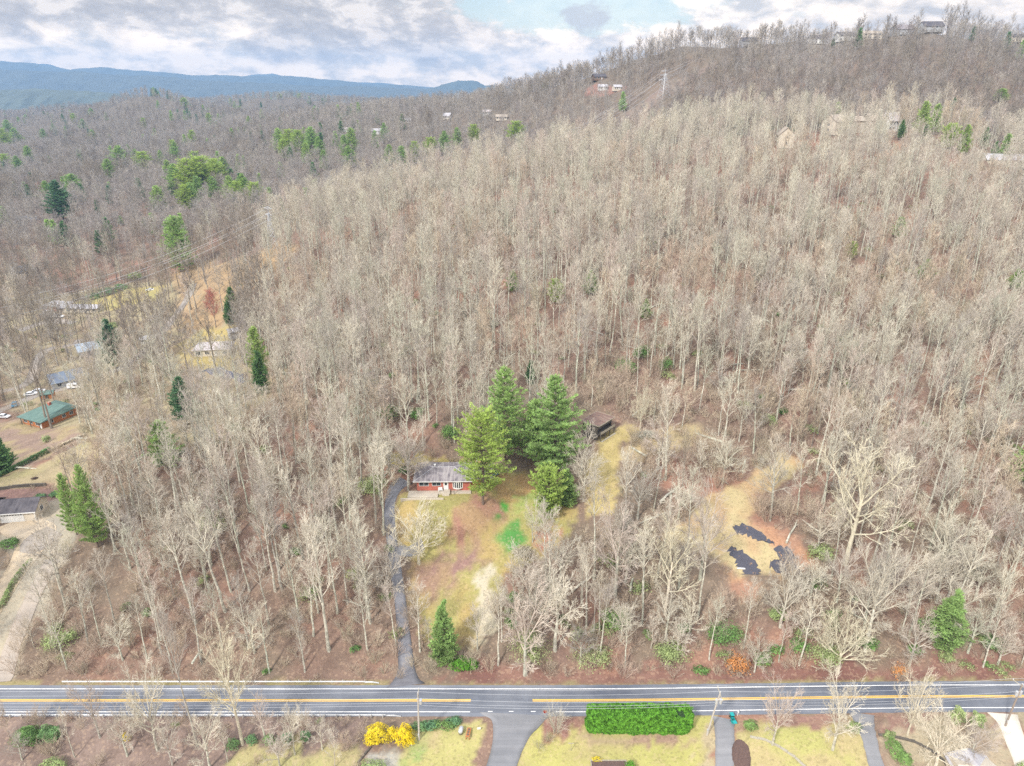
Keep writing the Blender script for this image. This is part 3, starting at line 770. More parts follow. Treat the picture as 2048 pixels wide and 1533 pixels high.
# ================================================================== bare trees
def perp(d, rg):
    a = d.cross(Vector((rg.uniform(-1, 1), rg.uniform(-1, 1), rg.uniform(-1, 1))))
    return a.normalized() if a.length > 1e-6 else Vector((1, 0, 0))
def dev(d, ang, rg):
    return (d * math.cos(ang) + perp(d, rg) * math.sin(ang)).normalized()
def grow(mb, p, d, L, r, lv, spec, rg):
    """One branch and everything that grows from it."""
    S = spec[lv]
    k = S['seg']
    pts = [p.copy()]; rad = [r]; dirs = [d.copy()]
    q = p.copy(); dd = d.copy()
    for i in range(k):
        dd = (dd + Vector((rg.uniform(-1, 1), rg.uniform(-1, 1), rg.uniform(-1, 1))) * S['wob'] + Vector((0, 0, S['up']))).normalized()
        q = q + dd * (L / k)
        pts.append(q.copy()); dirs.append(dd.copy())
        t = (i + 1) / k
        rad.append(r * (1 - t) + r * S['tip'] * t)
    if lv == len(spec) - 1:
        rad[-1] = 0.0
    mb.tube(pts, rad, S['sides'], S.get('mi', 0), cap=False)
    if lv + 1 >= len(spec):
        return
    n = S['n']
    for i in range(n):
        t = S['from'] + (1 - S['from']) * (i + rg.uniform(0.2, 0.9)) / n
        f = t * k
        a = min(int(f), k - 1)
        pp = pts[a].lerp(pts[a + 1], f - a)
        di = dirs[a + 1]
        ang = R(rg.uniform(*S['ang']))
        cl = L * rg.uniform(*S['len']) * (1.15 - 0.55 * t)
        grow(mb, pp, dev(di, ang, rg), cl, max((rad[a] * (1 - f + a) + rad[a + 1] * (f - a)) * S['rr'], S['rmin']), lv + 1, spec, rg)
def bare_tall(seed, Ht=22.0, base=0.42, spread=4.2, lod=0, limbs=17, tr=0.26, wmul=1.0):
    """A forest tree: long clear stem and a high fan of steep limbs."""
    rg = random.Random(seed)
    T = MB(); C = MB()
    k = 9
    pts = []; x = y = 0.0
    lean = (rg.uniform(-.035, .035), rg.uniform(-.035, .035))
    for i in range(k + 1):
        t = i / k
        pts.append(Vector((x, y, Ht * 0.93 * t - (0.4 if i == 0 else 0))))
        x += rg.uniform(-.16, .16) + lean[0] * Ht / k; y += rg.uniform(-.16, .16) + lean[1] * Ht / k
    rad = [tr * (1.25 if i == 0 else 1) * (1 - 0.88 * i / k) + 0.02 for i in range(k + 1)]
    T.tube(pts, rad, 7 if lod == 0 else 4, cap=False)
    if lod == 0:
        spec = [dict(seg=4, wob=.12, up=.14, tip=.35, sides=5, n=6, ang=(22, 48), len=(.34, .5), rr=.55, rmin=.032 * wmul, **{'from': .22}),
                dict(seg=3, wob=.16, up=.11, tip=.4, sides=3, n=5, ang=(20, 44), len=(.42, .66), rr=.6, rmin=.023 * wmul, **{'from': .15}),
                dict(seg=2, wob=.2, up=.05, tip=.5, sides=3, n=3, ang=(20, 45), len=(.45, .75), rr=.7, rmin=.018 * wmul, **{'from': .3}),
                dict(seg=1, wob=.1, up=.05, tip=0, sides=3, n=0)]
    else:
        spec = [dict(seg=2, wob=.15, up=.10, tip=.4, sides=3, n=6, ang=(22, 50), len=(.38, .55), rr=.6, rmin=.05 * wmul, **{'from': .2}),
                dict(seg=1, wob=.1, up=.08, tip=.4, sides=3, n=5, ang=(20, 50), len=(.5, .8), rr=.7, rmin=.042 * wmul, **{'from': .1}),
                dict(seg=1, wob=.1, up=.05, tip=0, sides=3, n=0)]
        limbs = int(limbs * 0.8)
    for i in range(limbs):
        t = base + (0.985 - base) * (i + rg.random() * 0.7) / limbs
        f = t / 0.93 * k if t < 0.93 else k - 0.01
        a = min(int(f), k - 1)
        p = pts[a].lerp(pts[a + 1], min(1, f - a))
        s = (t - base) / (1 - base)
        L = spread * (0.62 + 0.75 * math.sin(math.pi * min(1, 0.25 + s * 0.62))) * rg.uniform(.75, 1.1)
        inc = R(50 - 34 * s + rg.uniform(-8, 8))
        az = i * 2.4 + rg.uniform(-.5, .5)
        d = Vector((math.sin(inc) * math.cos(az), math.sin(inc) * math.sin(az), math.cos(inc)))
        grow(C, p, d, L, max(tr * (0.34 - 0.2 * s), 0.03), 0, spec, rg)
    return T, C
def bare_wide(seed, Ht=17.0, fork=0.22, spread=8.5, tr=0.4, limbs=8, lod=0):
    """An open-grown tree: short stem, wide crown of long arching limbs."""
    rg = random.Random(seed)
    T = MB(); C = MB()
    hf = Ht * fork
    top = Vector((rg.uniform(-.3, .3), rg.uniform(-.3, .3), hf * 2.0))
    T.tube([Vector((0, 0, -.4)), Vector((0.03, 0.02, hf * .5)), Vector((top.x * .5, top.y * .5, hf)), top], [tr * 1.3, tr, tr * .85, tr * .5], 8, cap=False)
    spec = [dict(seg=6, wob=.17, up=.05, tip=.25, sides=5, n=9, ang=(25, 55), len=(.34, .52), rr=.55, rmin=.036, **{'from': .2}),
            dict(seg=4, wob=.2, up=.05, tip=.35, sides=4, n=7, ang=(24, 52), len=(.36, .56), rr=.55, rmin=.026, **{'from': .15}),
            dict(seg=3, wob=.2, up=.04, tip=.4, sides=3, n=4, ang=(22, 50), len=(.42, .7), rr=.65, rmin=.019, **{'from': .15}),
            dict(seg=1, wob=.1, up=.04, tip=0, sides=3, n=0)]
    for i in range(limbs):
        s = (i + rg.random() * .5) / limbs
        p = Vector((top.x * s, top.y * s, hf * (0.85 + 1.1 * s)))
        inc = R(66 - 48 * s + rg.uniform(-7, 7))
        az = i * 2.4 + rg.uniform(-.4, .4)
        d = Vector((math.sin(inc) * math.cos(az), math.sin(inc) * math.sin(az), math.cos(inc)))
        L = (spread * (1.0 - .2 * s) if s < .6 else (Ht - p.z) * .8) * rg.uniform(.85, 1.1)
        grow(C, p, d, L, tr * .42, 0, spec, rg)
    return T, C
def bush_bare(seed, h=3.0, w=2.2, stems=16, n=7, thick=1.0):
    """Many thin stems fanning from the ground."""
    rg = random.Random(seed)
    mb = MB()
    spec = [dict(seg=3, wob=.16, up=.04, tip=.4, sides=3, n=n, ang=(18, 45), len=(.35, .55), rr=.6, rmin=.014 * thick, **{'from': .25}),
            dict(seg=2, wob=.2, up=.03, tip=.5, sides=3, n=3, ang=(20, 50), len=(.45, .8), rr=.7, rmin=.011 * thick, **{'from': .2}),
            dict(seg=1, wob=.1, up=.03, tip=0, sides=3, n=0)]
    for i in range(stems):
        az = rg.uniform(0, 6.28); inc = rg.uniform(.05, math.atan2(w, h) * 1.3)
        r0 = rg.uniform(0, w * .25)
        d = Vector((math.sin(inc) * math.cos(az), math.sin(inc) * math.sin(az), math.cos(inc)))
        grow(mb, Vector((r0 * math.cos(az), r0 * math.sin(az), -.1)), d, h * rg.uniform(.7, 1.05), .03 * thick, 0, spec, rg)
    return mb

# ================================================================== evergreens and shrubs
def tuft(mb, c, d, L, w, n, rg, mi=0):
    """A fan of pointed sprays."""
    for _ in range(n):
        e = dev(d, R(rg.uniform(10, 62)), rg)
        s = perp(e, rg) * (w * rg.uniform(.6, 1.2))
        q = c + e * (L * rg.uniform(.7, 1.2))
        b = len(mb.v)
        mb.v += [tuple(c - s), tuple(c + s), tuple(q)]
        mb.f.append((b, b + 1, b + 2)); mb.m.append(mi)
def pine(seed, Ht=26.0, Rw=4.5, base=0.18, form='white', dens=1.0, tsize=0.62):
    """Layered conifer. form: white (open tiers), dense (close cone), loose (rounded, gappy)."""
    rg = random.Random(seed)
    T = MB(); C = MB()
    k = 8
    pts = [Vector((rg.uniform(-.12, .12) * i * .5, rg.uniform(-.12, .12) * i * .5, Ht * .98 * i / k - (.4 if i == 0 else 0))) for i in range(k + 1)]
    r0 = Ht * .0145
    T.tube(pts, [r0 * (1 - .93 * i / k) + .015 for i in range(k + 1)], 7, cap=False)
    z = Ht * base
    step = {'white': .85, 'dense': .55, 'loose': .8}[form] * max(.5, Ht / 24) / dens ** .5
    while z < Ht * .985:
        t = (z / Ht - base) / (1 - base)
        if form == 'white':
            prof = (1 - t) ** .62 * (.72 + .28 * math.sin(min(1, t * 4) * math.pi / 2)) * rg.uniform(.7, 1.08)
        elif form == 'dense':
            prof = (1 - t) ** .8 * min(1, .55 + t * 3) * rg.uniform(.85, 1.05)
        else:
            prof = math.sqrt(max(0, 1 - (2 * t - .9) ** 2 * .85)) * rg.uniform(.6, 1.1)
        nb = rg.randint(4, 6)
        a0 = rg.uniform(0, 6.28)
        for j in range(nb):
            if form != 'dense' and rg.random() < .08:
                continue
            az = a0 + j * 6.28 / nb + rg.uniform(-.25, .25)
            L = Rw * prof * rg.uniform(.75, 1.12)
            if L < .25:
                L = .25
            rise = rg.uniform(.0, .28) + .5 * t
            d = Vector((math.cos(az), math.sin(az), rise)).normalized()
            f = min(.999, z / (Ht * .98)) * k; a = int(f)
            p = pts[a].lerp(pts[a + 1], f - a)
            tip = p + d * L + Vector((0, 0, -.05 * L * L / 4 + .12 * L))
            midp = p + d * L * .55 + Vector((0, 0, -.06 * L))
            T.tube([p, midp, tip], [.045 + .012 * L, .03 + .006 * L, .012], 3, 0, cap=False)
            nt = max(3, int(L * 4.6 * dens))
            for q in range(nt):
                s = (q + rg.random()) / nt
                s = .22 + .8 * s
                c = (p.lerp(midp, s / .55) if s < .55 else midp.lerp(tip, (s - .55) / .45))
                side = Vector((-math.sin(az), math.cos(az), 0)) * rg.uniform(-1, 1) * (.12 + .24 * L * (1 - abs(2 * min(s, 1) - 1.1) * .6)) * .8
                c = c + side + Vector((0, 0, rg.uniform(-.12, .22)))
                td = (d * .8 + side * .9 + Vector((0, 0, .55))).normalized()
                tuft(C, c, td, tsize * rg.uniform(.7, 1.2), tsize * .17, 6, rg)
        z += step * rg.uniform(.75, 1.25)
    tuft(C, pts[-1] - Vector((0, 0, .5)), Vector((0, 0, 1)), tsize * 1.3, .1, 8, rg)
    return T, C
def leafy(seed, blobs, n=1800, leaf=.16, mi=0, up=.35, fill=.28):
    """A leafy mass: small leaves through uneven lobes. blobs: (x, y, z, rx, ry, rz)."""
    rg = random.Random(seed); mb = MB()
    vol = [b[3] * b[4] * b[5] for b in blobs]; tv = sum(v ** .67 for v in vol)
    ph = [rg.uniform(0, 6.28) for _ in range(6)]
    for b, v in zip(blobs, vol):
        for _ in range(int(n * v ** .67 / tv)):
            d = Vector((rg.gauss(0, 1), rg.gauss(0, 1), rg.gauss(0, 1))).normalized()
            if d.z < -.5:
                d.z *= -1
            lump = 1 + .16 * math.sin(d.x * 5 + ph[0] + d.z * 4) + .12 * math.sin(d.y * 7 + ph[1]) + .1 * math.sin(d.z * 9 + ph[2] + d.x * 3)
            r = lump * (1 - fill * rg.random() ** 1.6)
            c = Vector((b[0] + d.x * b[3] * r, b[1] + d.y * b[4] * r, b[2] + d.z * b[5] * r))
            if c.z < .02:
                continue
            nrm = (d + Vector((rg.uniform(-.8, .8), rg.uniform(-.8, .8), rg.uniform(-.5, .8) + up))).normalized()
            a = perp(nrm, rg); e = nrm.cross(a)
            s = leaf * rg.uniform(.6, 1.3)
            vs = [tuple(c - a * s), tuple(c + e * s * .55 - a * .1 * s + nrm * s * .12), tuple(c + a * s), tuple(c - e * s * .55 + nrm * s * .12)]
            mb.add(vs, [(0, 1, 2, 3)], mi)
    return mb

def link_mesh(name, me, parent):
    o = bpy.data.objects.new(name, me); COL.objects.link(o); o.parent = parent
    return o
TREE_MESH = {}
def tree_meshes(key, builder, tm, cm):
    T, C = builder
    TREE_MESH[key] = (T.mesh(key + '_trunk', tm), C.mesh(key + '_crown', cm))
def put_tree(key, name, label, cat, loc, scale=1.0, rz=0.0, group=None, tilt=(0, 0), sz=None):
    t = thing(name, label, cat, loc, rz, group)
    t.scale = (scale, scale, sz or scale)
    t.rotation_euler = (tilt[0], tilt[1], rz)
    a, b = TREE_MESH[key]
    link_mesh('trunk', a, t); link_mesh('crown', b, t)
    return t
TALL = []
for i, (h, ba, sp, li, tr) in enumerate([(22, .46, 3.6, 14, .24), (24, .56, 3.8, 13, .26), (20, .38, 4.0, 15, .23), (23, .60, 3.1, 12, .21), (21, .42, 4.4, 16, .28), (18, .36, 3.2, 13, .18), (25, .50, 4.4, 16, .30)]):
    key = 'tall%d' % i
    tree_meshes(key, bare_tall(100 + i, h, ba, sp, 0, li, tr), M['trunk'], M['twig'])
    TALL.append((key, h))
for i, (h, f, sp, tr, li) in enumerate([(16, .20, 6.4, .28, 11), (14, .24, 5.6, .25, 10), (19, .24, 6.8, .30, 11)]):
    tree_meshes('wide%d' % i, bare_wide(200 + i, h, f, sp, tr, li), M['trunk'], M['twig'])
    a, b = TREE_MESH['wide%d' % i]
tree_meshes('palewide', bare_wide(231, 20, .26, 6.6, .27, 11), M['pale'], M['pale'])
tree_meshes('palewide2', bare_wide(232, 15, .16, 7.0, .25, 12), M['pale'], M['pale'])
tree_meshes('dark0', bare_wide(240, 17, .34, 5.6, .32, 8), M['dark_twig'], M['dark_twig'])
tree_meshes('dark1', bare_tall(241, 19, .38, 4.2, 0, 14, .26), M['dark_twig'], M['dark_twig'])
tree_meshes('redtree', bare_tall(242, 13, .3, 4.4, 0, 20, .2, 1.6), M['dark_twig'], M['red_twig'])
tree_meshes('small0', bare_tall(250, 10, .2, 2.8, 0, 13, .11), M['twig'], M['twig'])
tree_meshes('small1', bare_tall(251, 8, .18, 2.6, 0, 12, .09), M['brush'], M['brush'])
PB = M['pine_bark']
tree_meshes('wpine0', pine(300, 26, 9.2, .16, 'white', 1.5), PB, M['pine'])
tree_meshes('wpine1', pine(301, 26, 9.4, .10, 'white', 1.6), PB, M['pine'])
tree_meshes('wpine2', pine(302, 18, 6.4, .10, 'white', 1.2), PB, M['pine'])
tree_meshes('loose0', pine(310, 25, 7.6, .14, 'loose', 1.5, .55), PB, M['pine_yellow'])
tree_meshes('loose1', pine(311, 12, 5.2, .12, 'loose', 1.5, .5), PB, M['pine_yellow'])
tree_meshes('dense0', pine(320, 11, 3.2, .04, 'dense', 1.7, .42), PB, M['pine'])
tree_meshes('dense1', pine(321, 12, 3.6, .05, 'dense', 1.4, .5), PB, M['pine_dark'])
tree_meshes('tallpine', pine(322, 20, 5.6, .14, 'white', 1.9, .6), PB, M['pine_dark'])
# ================================================================== buildings
def window(par, x, z, w, h, y, frame, axis='y', sgn=-1, bars=1, name='window', label=None):
    """A framed window on a wall: axis y = front/back wall at y, axis x = end wall at x=y. Frame and pane are separate."""
    fr = MB(); t = .07
    def bx(mb, a0, a1, z0, z1, d0, d1, mi=0):
        lo, hi = sorted((y + sgn * d0, y + sgn * d1))
        if axis == 'y': mb.box(a0, a1, lo, hi, z0, z1, mi)
        else: mb.box(lo, hi, a0, a1, z0, z1, mi)
    bx(fr, x - w / 2 - t, x + w / 2 + t, z - t, z, .003, .07)
    bx(fr, x - w / 2 - t, x + w / 2 + t, z + h, z + h + t, .003, .07)
    bx(fr, x - w / 2 - t, x - w / 2, z, z + h, .003, .07)
    bx(fr, x + w / 2, x + w / 2 + t, z, z + h, .003, .07)
    for k in range(1, bars + 1):
        c = x - w / 2 + w * k / (bars + 1)
        bx(fr, c - .03, c + .03, z, z + h, .012, .06)
    o = fr.build(name, frame, par)
    g = MB(); bx(g, x - w / 2, x + w / 2, z, z + h, .003, .02)
    g.build('pane', M['glass'], o)
    if label: o['label'] = label
    return o
def door(par, x, w, h, y, m, axis='y', sgn=-1, z=0.0, glass=True, name='door'):
    d = MB()
    def bx(mb, a0, a1, z0, z1, d0, d1):
        lo, hi = sorted((y + sgn * d0, y + sgn * d1))
        if axis == 'y': mb.box(a0, a1, lo, hi, z0, z1)
        else: mb.box(lo, hi, a0, a1, z0, z1)
    bx(d, x - w / 2, x + w / 2, z, z + h, .003, .06)
    bx(d, x - w / 2 - .09, x - w / 2, z, z + h + .09, .003, .09); bx(d, x + w / 2, x + w / 2 + .09, z, z + h + .09, .003, .09)
    bx(d, x - w / 2, x + w / 2, z + h, z + h + .09, .003, .09)
    o = d.build(name, m, par)
    if glass:
        g = MB(); bx(g, x - w * .28, x + w * .28, z + h * .55, z + h * .88, .062, .075); g.build('pane', M['glass'], o)
    k = MB(); bx(k, x + w * .36, x + w * .43, z + h * .45, z + h * .5, .062, .12); k.build('handle', M['galv'], o)
    return o
def gable_roof(mb, L, W, z, rh, ov=.5, th=.16):
    x0, x1, y0, y1 = -L / 2 - ov, L / 2 + ov, -W / 2 - ov, W / 2 + ov
    dz = rh * ov / (W / 2)
    e = z - dz
    vs = [(x0, y0, e), (x1, y0, e), (x1, 0, z + rh), (x0, 0, z + rh), (x0, y1, e), (x1, y1, e)]
    vs += [(a, b, c - th) for a, b, c in vs]
    mb.add(vs, [(0, 1, 2, 3), (3, 2, 5, 4), (7, 6, 9, 8), (8, 9, 10, 11), (0, 6, 7, 1), (4, 5, 11, 10), (0, 3, 9, 6), (3, 4, 10, 9), (1, 7, 8, 2), (2, 8, 11, 5)])
    return mb
def hip_roof(mb, L, W, z, rh, ov=.6, th=.16, ridge=None):
    x0, x1, y0, y1 = -L / 2 - ov, L / 2 + ov, -W / 2 - ov, W / 2 + ov
    r = ridge if ridge is not None else L / 2 - W / 2 * .95
    vs = [(x0, y0, z), (x1, y0, z), (x1, y1, z), (x0, y1, z), (-r, 0, z + rh), (r, 0, z + rh), (x0, y0, z - th), (x1, y0, z - th), (x1, y1, z - th), (x0, y1, z - th)]
    mb.add(vs, [(0, 1, 5, 4), (1, 2, 5), (2, 3, 4, 5), (3, 0, 4), (0, 6, 7, 1), (1, 7, 8, 2), (2, 8, 9, 3), (3, 9, 6, 0), (6, 9, 8, 7)])
    return mb
def walls(mb, L, W, h, rh=0.0, gable=True, z0=-1.2):
    a, b = L / 2, W / 2
    if gable:
        mb.add([(-a, -b, z0), (a, -b, z0), (a, b, z0), (-a, b, z0), (-a, -b, h), (a, -b, h), (a, b, h), (-a, b, h), (-a, 0, h + rh - .16), (a, 0, h + rh - .16)],
               [(0, 1, 5, 4), (2, 3, 7, 6), (1, 2, 6, 9, 5), (3, 0, 4, 8, 7), (4, 5, 9, 8), (7, 8, 9, 6)])
    else:
        mb.box(-a, a, -b, b, z0, h - .17)
    return mb
def simple_house(loc, rz, L, W, h, rh, wall, roof, label, hip=False, name='house', fw=3, ew=2, sides=(-1,), storeys=1, chim=None, group=None, dr=True, deck=False, ridge=None, frame='white'):
    t = thing(name, label, 'house', loc, rz, group)
    walls(MB(), L, W, h, rh, not hip).build('wall', wall, t)
    rf = (hip_roof(MB(), L, W, h, rh, ridge=ridge) if hip else gable_roof(MB(), L, W, h, rh)).build('roof', roof, t)
    for st in range(storeys):
        zz = .9 + st * 2.8
        for s in sides:
            for i in range(fw):
                x = -L / 2 + L * (i + .5) / fw
                if dr and st == 0 and s == -1 and i == fw // 2:
                    continue
                window(t, x, zz, min(1.6, L / fw * .5), 1.25, s * W / 2, M[frame], sgn=s)
        for i in range(ew):
            y = -W / 2 + W * (i + .5) / ew
            for s in (-1, 1):
                window(t, y, zz, min(1.2, W / ew * .4), 1.2, s * L / 2, M[frame], axis='x', sgn=s)
    if dr:
        door(t, -L / 2 + L * (fw // 2 + .5) / fw, 1.0, 2.1, -W / 2, M['white'])
    if chim:
        MB().box(chim[0] - .45, chim[0] + .45, chim[1] - .4, chim[1] + .4, h - .3, h + rh + 1.0).box(chim[0] - .52, chim[0] + .52, chim[1] - .47, chim[1] + .47, h + rh + 1.0, h + rh + 1.12).build('chimney', M['brick'], rf)
    if deck:
        d = MB().box(-L * .4, L * .4, -W / 2 - 2.4, -W / 2 - .01, -.15, 0)
        for i in range(5):
            x = -L * .4 + .1 + (L * .8 - .2) * i / 4
            d.box(x - .08, x + .08, -W / 2 - 2.35, -W / 2 - 2.2, -2.6, 1.0)
        d.box(-L * .4, L * .4, -W / 2 - 2.33, -W / 2 - 2.27, .9, 1.0)
        d.build('deck', M['wood_light'], t)
    return t
def car(loc, rz, paint, label, name='parked_car', van=False, group=None, cat='car'):
    """A car built from its side profile, narrowed towards the roof, with glass, wheels and lamps."""
    t = thing(name, label, cat, loc, rz, group)
    if van:
        prof = [(-2.5, .45), (-2.55, .9), (-2.45, 1.15), (-1.7, 1.25), (-1.0, 2.0), (-.7, 2.1), (2.3, 2.1), (2.5, 1.95), (2.55, .9), (2.5, .45)]
    else:
        prof = [(-2.2, .38), (-2.26, .62), (-2.15, .80), (-1.15, .96), (-.55, 1.40), (-.2, 1.46), (.75, 1.46), (1.15, 1.38), (1.75, 1.04), (2.15, .98), (2.24, .7), (2.18, .38)]
    b = MB(); n = len(prof); zr = .96 if not van else 1.2
    rows = []
    for s in (-1, -.86, .86, 1):
        for x, z in prof:
            w = .88 if z <= zr + .05 else .88 - .2 * (z - zr) / (prof[5][1] - zr)
            k = .0 if abs(s) < 1 else .06
            zz = z - k if z > .5 else z + k
            b.v.append((x * (1 - k * .25), s * w, zz))
    for r in range(3):
        for i in range(n):
            j = (i + 1) % n
            b.f.append((r * n + i, r * n + j, (r + 1) * n + j, (r + 1) * n + i)); b.m.append(0)
    b.f.append(tuple(range(n))); b.m.append(0)
    b.f.append(tuple(range(4 * n - 1, 3 * n - 1, -1))); b.m.append(0)
    b.build('body', paint, t)
    g = MB()
    if van:
        g.add([(-1.72, -.7, 1.29), (-1.72, .7, 1.29), (-1.05, .62, 1.98), (-1.05, -.62, 1.98)], [(0, 1, 2, 3)])
        gl = [(-1.35, 1.35), (-.95, 1.85), (.2, 1.85), (.2, 1.35)]
    else:
        g.add([(-1.13, -.70, 1.0), (-1.13, .70, 1.0), (-.60, .60, 1.385), (-.60, -.60, 1.385)], [(0, 1, 2, 3)])
        g.add([(1.72, -.66, 1.085), (1.72, .66, 1.085), (1.20, .58, 1.385), (1.20, -.58, 1.385)], [(0, 3, 2, 1)])
        gl = [(-.95, 1.02), (-.52, 1.36), (1.1, 1.34), (1.55, 1.04)]
    for s in (-1, 1):
        g.add([(x, s * ((.895 if z < 1.15 else .83 - (.02 if not van else -.05))), z) for x, z in gl], [(0, 1, 2, 3)])
    g.v = [(x * 1.002, y, z + .02) for x, y, z in g.v]
    g.build('window', M['glass'], t)
    for wx in (-1.4, 1.4):
        for s in (-1, 1):
            w = MB().tube([(wx, s * .72, .33), (wx, s * .93, .33)], [.33, .33], 16).build('wheel', M['tyre'], t)
            MB().tube([(wx, s * .90, .33), (wx, s * .945, .33)], [.19, .19], 10).build('rim', M['galv'], w)
    xf, xb = (-2.57, 2.57) if van else (-2.27, 2.26)
    for s in (-1, 1):
        MB().box(xf, xf + .1, s * .62 - .16, s * .62 + .16, .62, .76).build('headlight', M['lamp_clear'], t)
        MB().box(xb - .1, xb, s * .64 - .14, s * .64 + .14, .72, .88).build('tail_light', M['lamp_red'], t)
    return t

# ---- the brick house
def brick_house():
    rz = R(1)
    t = thing('brick_house', 'red brick ranch house with grey hip roof and white bow window beside the tall pine', 'house', SITES['brick'] + Vector((0, 0, .55)), rz)
    L, W, h, rh = 12.8, 8.0, 2.6, 1.3
    wl = walls(MB(), L, W, h, 0, False, -.9)
    wl.box(L / 2 + .01, L / 2 + 4.6, -W / 2 + 1.2, W / 2 - .6, -.9, h - .25)
    wl.build('wall', M['brick'], t)
    r = hip_roof(MB(), L, W, h, rh, ov=.75, ridge=2.5)
    w2 = hip_roof(MB(), 5.6, W - 1.6, h - .06, .95, ov=.6, ridge=.6)
    r.add([(x + L / 2 + 2.2, y + .3, z) for x, y, z in w2.v], w2.f)
    rf = r.build('roof', M['roof_grey'], t)
    ca = MB()
    for a, b in [((-2.5, 0, h + rh), (2.5, 0, h + rh)), ((-L / 2 - .7, -W / 2 - .7, h), (-2.5, 0, h + rh)), ((L / 2 + .7, -W / 2 - .7, h), (2.5, 0, h + rh)), ((-L / 2 - .7, W / 2 + .7, h), (-2.5, 0, h + rh)), ((L / 2 + .7, W / 2 + .7, h), (2.5, 0, h + rh))]:
        ca.tube([a, b], [.09, .09], 6)
    ca.build('ridge_cap', M['roof_light'], rf)
    MB().cyl(-2.3, .35, h + rh - .5, h + rh + .45, .16, 10).cyl(-2.3, .35, h + rh + .45, h + rh + .55, .26, 10).build('vent_pipe', M['white'], rf)
    y = -W / 2
    g = MB().box(-L / 2 - .78, L / 2 + .78, y - .84, y - .76, h - .14, h + .01).box(-L / 2 - .84, -L / 2 - .78, y - .8, -y + .8, h - .14, h + .01)
    g.build('gutter', M['white'], t)
    window(t, -4.7, 1.05, 2.2, 1.0, y, M['white'], bars=1)
    window(t, -1.7, 1.05, 2.0, 1.0, y, M['white'], bars=1)
    door(t, .55, 1.0, 2.1, y, M['white'])
    window(t, .6, 1.1, 1.3, 1.1, -L / 2, M['white'], axis='x', sgn=-1)
    for x in (-4.5, -1.5, 2, 4.8):
        window(t, x, 1.2, 1.4, 1.1, W / 2, M['white'], sgn=1)
    # bow window: five tall panes on a shallow curve
    fr = MB(); gl = MB()
    pts = []
    for i in range(6):
        a = (i / 5 - .5) * 1.15
        pts.append((3.4 + 3.4 * math.sin(a) * .62, y - .65 * (math.cos(a) - math.cos(.575)) / (1 - math.cos(.575)) * .8 - .06))
    for i in range(5):
        (x0, y0), (x1, y1) = pts[i], pts[i + 1]
        gl.add([(x0, y0 + .02, .62), (x1, y1 + .02, .62), (x1, y1 + .02, 2.12), (x0, y0 + .02, 2.12)], [(0, 1, 2, 3)])
    for x0, y0 in pts:
        fr.box(x0 - .08, x0 + .08, y0 - .05, y0 + .09, .5, 2.22)
    base = [(p[0], p[1] - .06) for p in pts] + [(pts[-1][0], y + .0), (pts[0][0], y + .0)]
    fr.prism(base, .30, .60); fr.prism(base, 2.14, 2.30)
    f = fr.build('bow_window', M['white'], t); gl.build('pane', M['glass'], f)
    MB().box(1.9, 6.6, y - 1.3, y - .005, -.9, -.3).build('foundation_ledge', M['concrete'], t)
    MB().box(-1.2, 1.6, y - 1.5, y - .006, -.9, -.02).build('porch', M['concrete'], t)
    st = MB()
    for i in range(3):
        st.box(-.2, 1.4, y - 1.85 - i * .35, y - 1.5 - i * .35 - .001, -.9, -.2 - i * .18)
    st.build('step', M['concrete'], t)
    r = MB()
    for x in (1.65, 2.6):
        r.box(x - .04, x + .04, y - 1.62, y - 1.54, -.9, 1.0)
    r.box(1.6, 2.65, y - 1.6, y - 1.56, .9, .98); r.box(1.6, 2.65, y - 1.6, y - 1.56, .4, .46)
    r.build('handrail', M['wood_dark'], t)
    return t
brick_house()
p = SITES['brick']
def local(p, rz, x, y, z=0.0):
    return Vector((p.x + x * math.cos(rz) - y * math.sin(rz), p.y + x * math.sin(rz) + y * math.cos(rz), p.z + z))
t = thing('porch_chair', 'white slatted chair on the porch left of the brick house door', 'chair', local(p, R(1), -.75, -4.8, .53), R(10))
MB().box(-.5, .5, -.3, .3, .38, .45).build('seat', M['white'], t); MB().box(-.5, .5, .24, .31, .45, .95).build('backrest', M['white'], t)
for x in (-.46, .46):
    for y in (-.26, .26):
        MB().box(x - .04, x + .04, y - .04, y + .04, 0, .38).build('leg', M['white'], t)
o = MB().box(-8.4, -1.25, -7.0, -4.1, -.9, -.15).build('front_terrace', M['concrete'])
o.location = local(p, R(1), 0, -.02, .45); o.rotation_euler = (0, 0, R(1))
tag(o, 'raised beige terrace along the left half of the brick house', 'terrace')
o = MB().box(-9.9, 0.2, -7.9, -7.6, -1.2, .1).build('low_wall', M['concrete'])
o.location = local(p, R(1), 0, -.02, .35); o.rotation_euler = (0, 0, R(1))
tag(o, 'low pale wall at the front edge of the brick house terrace', 'wall')

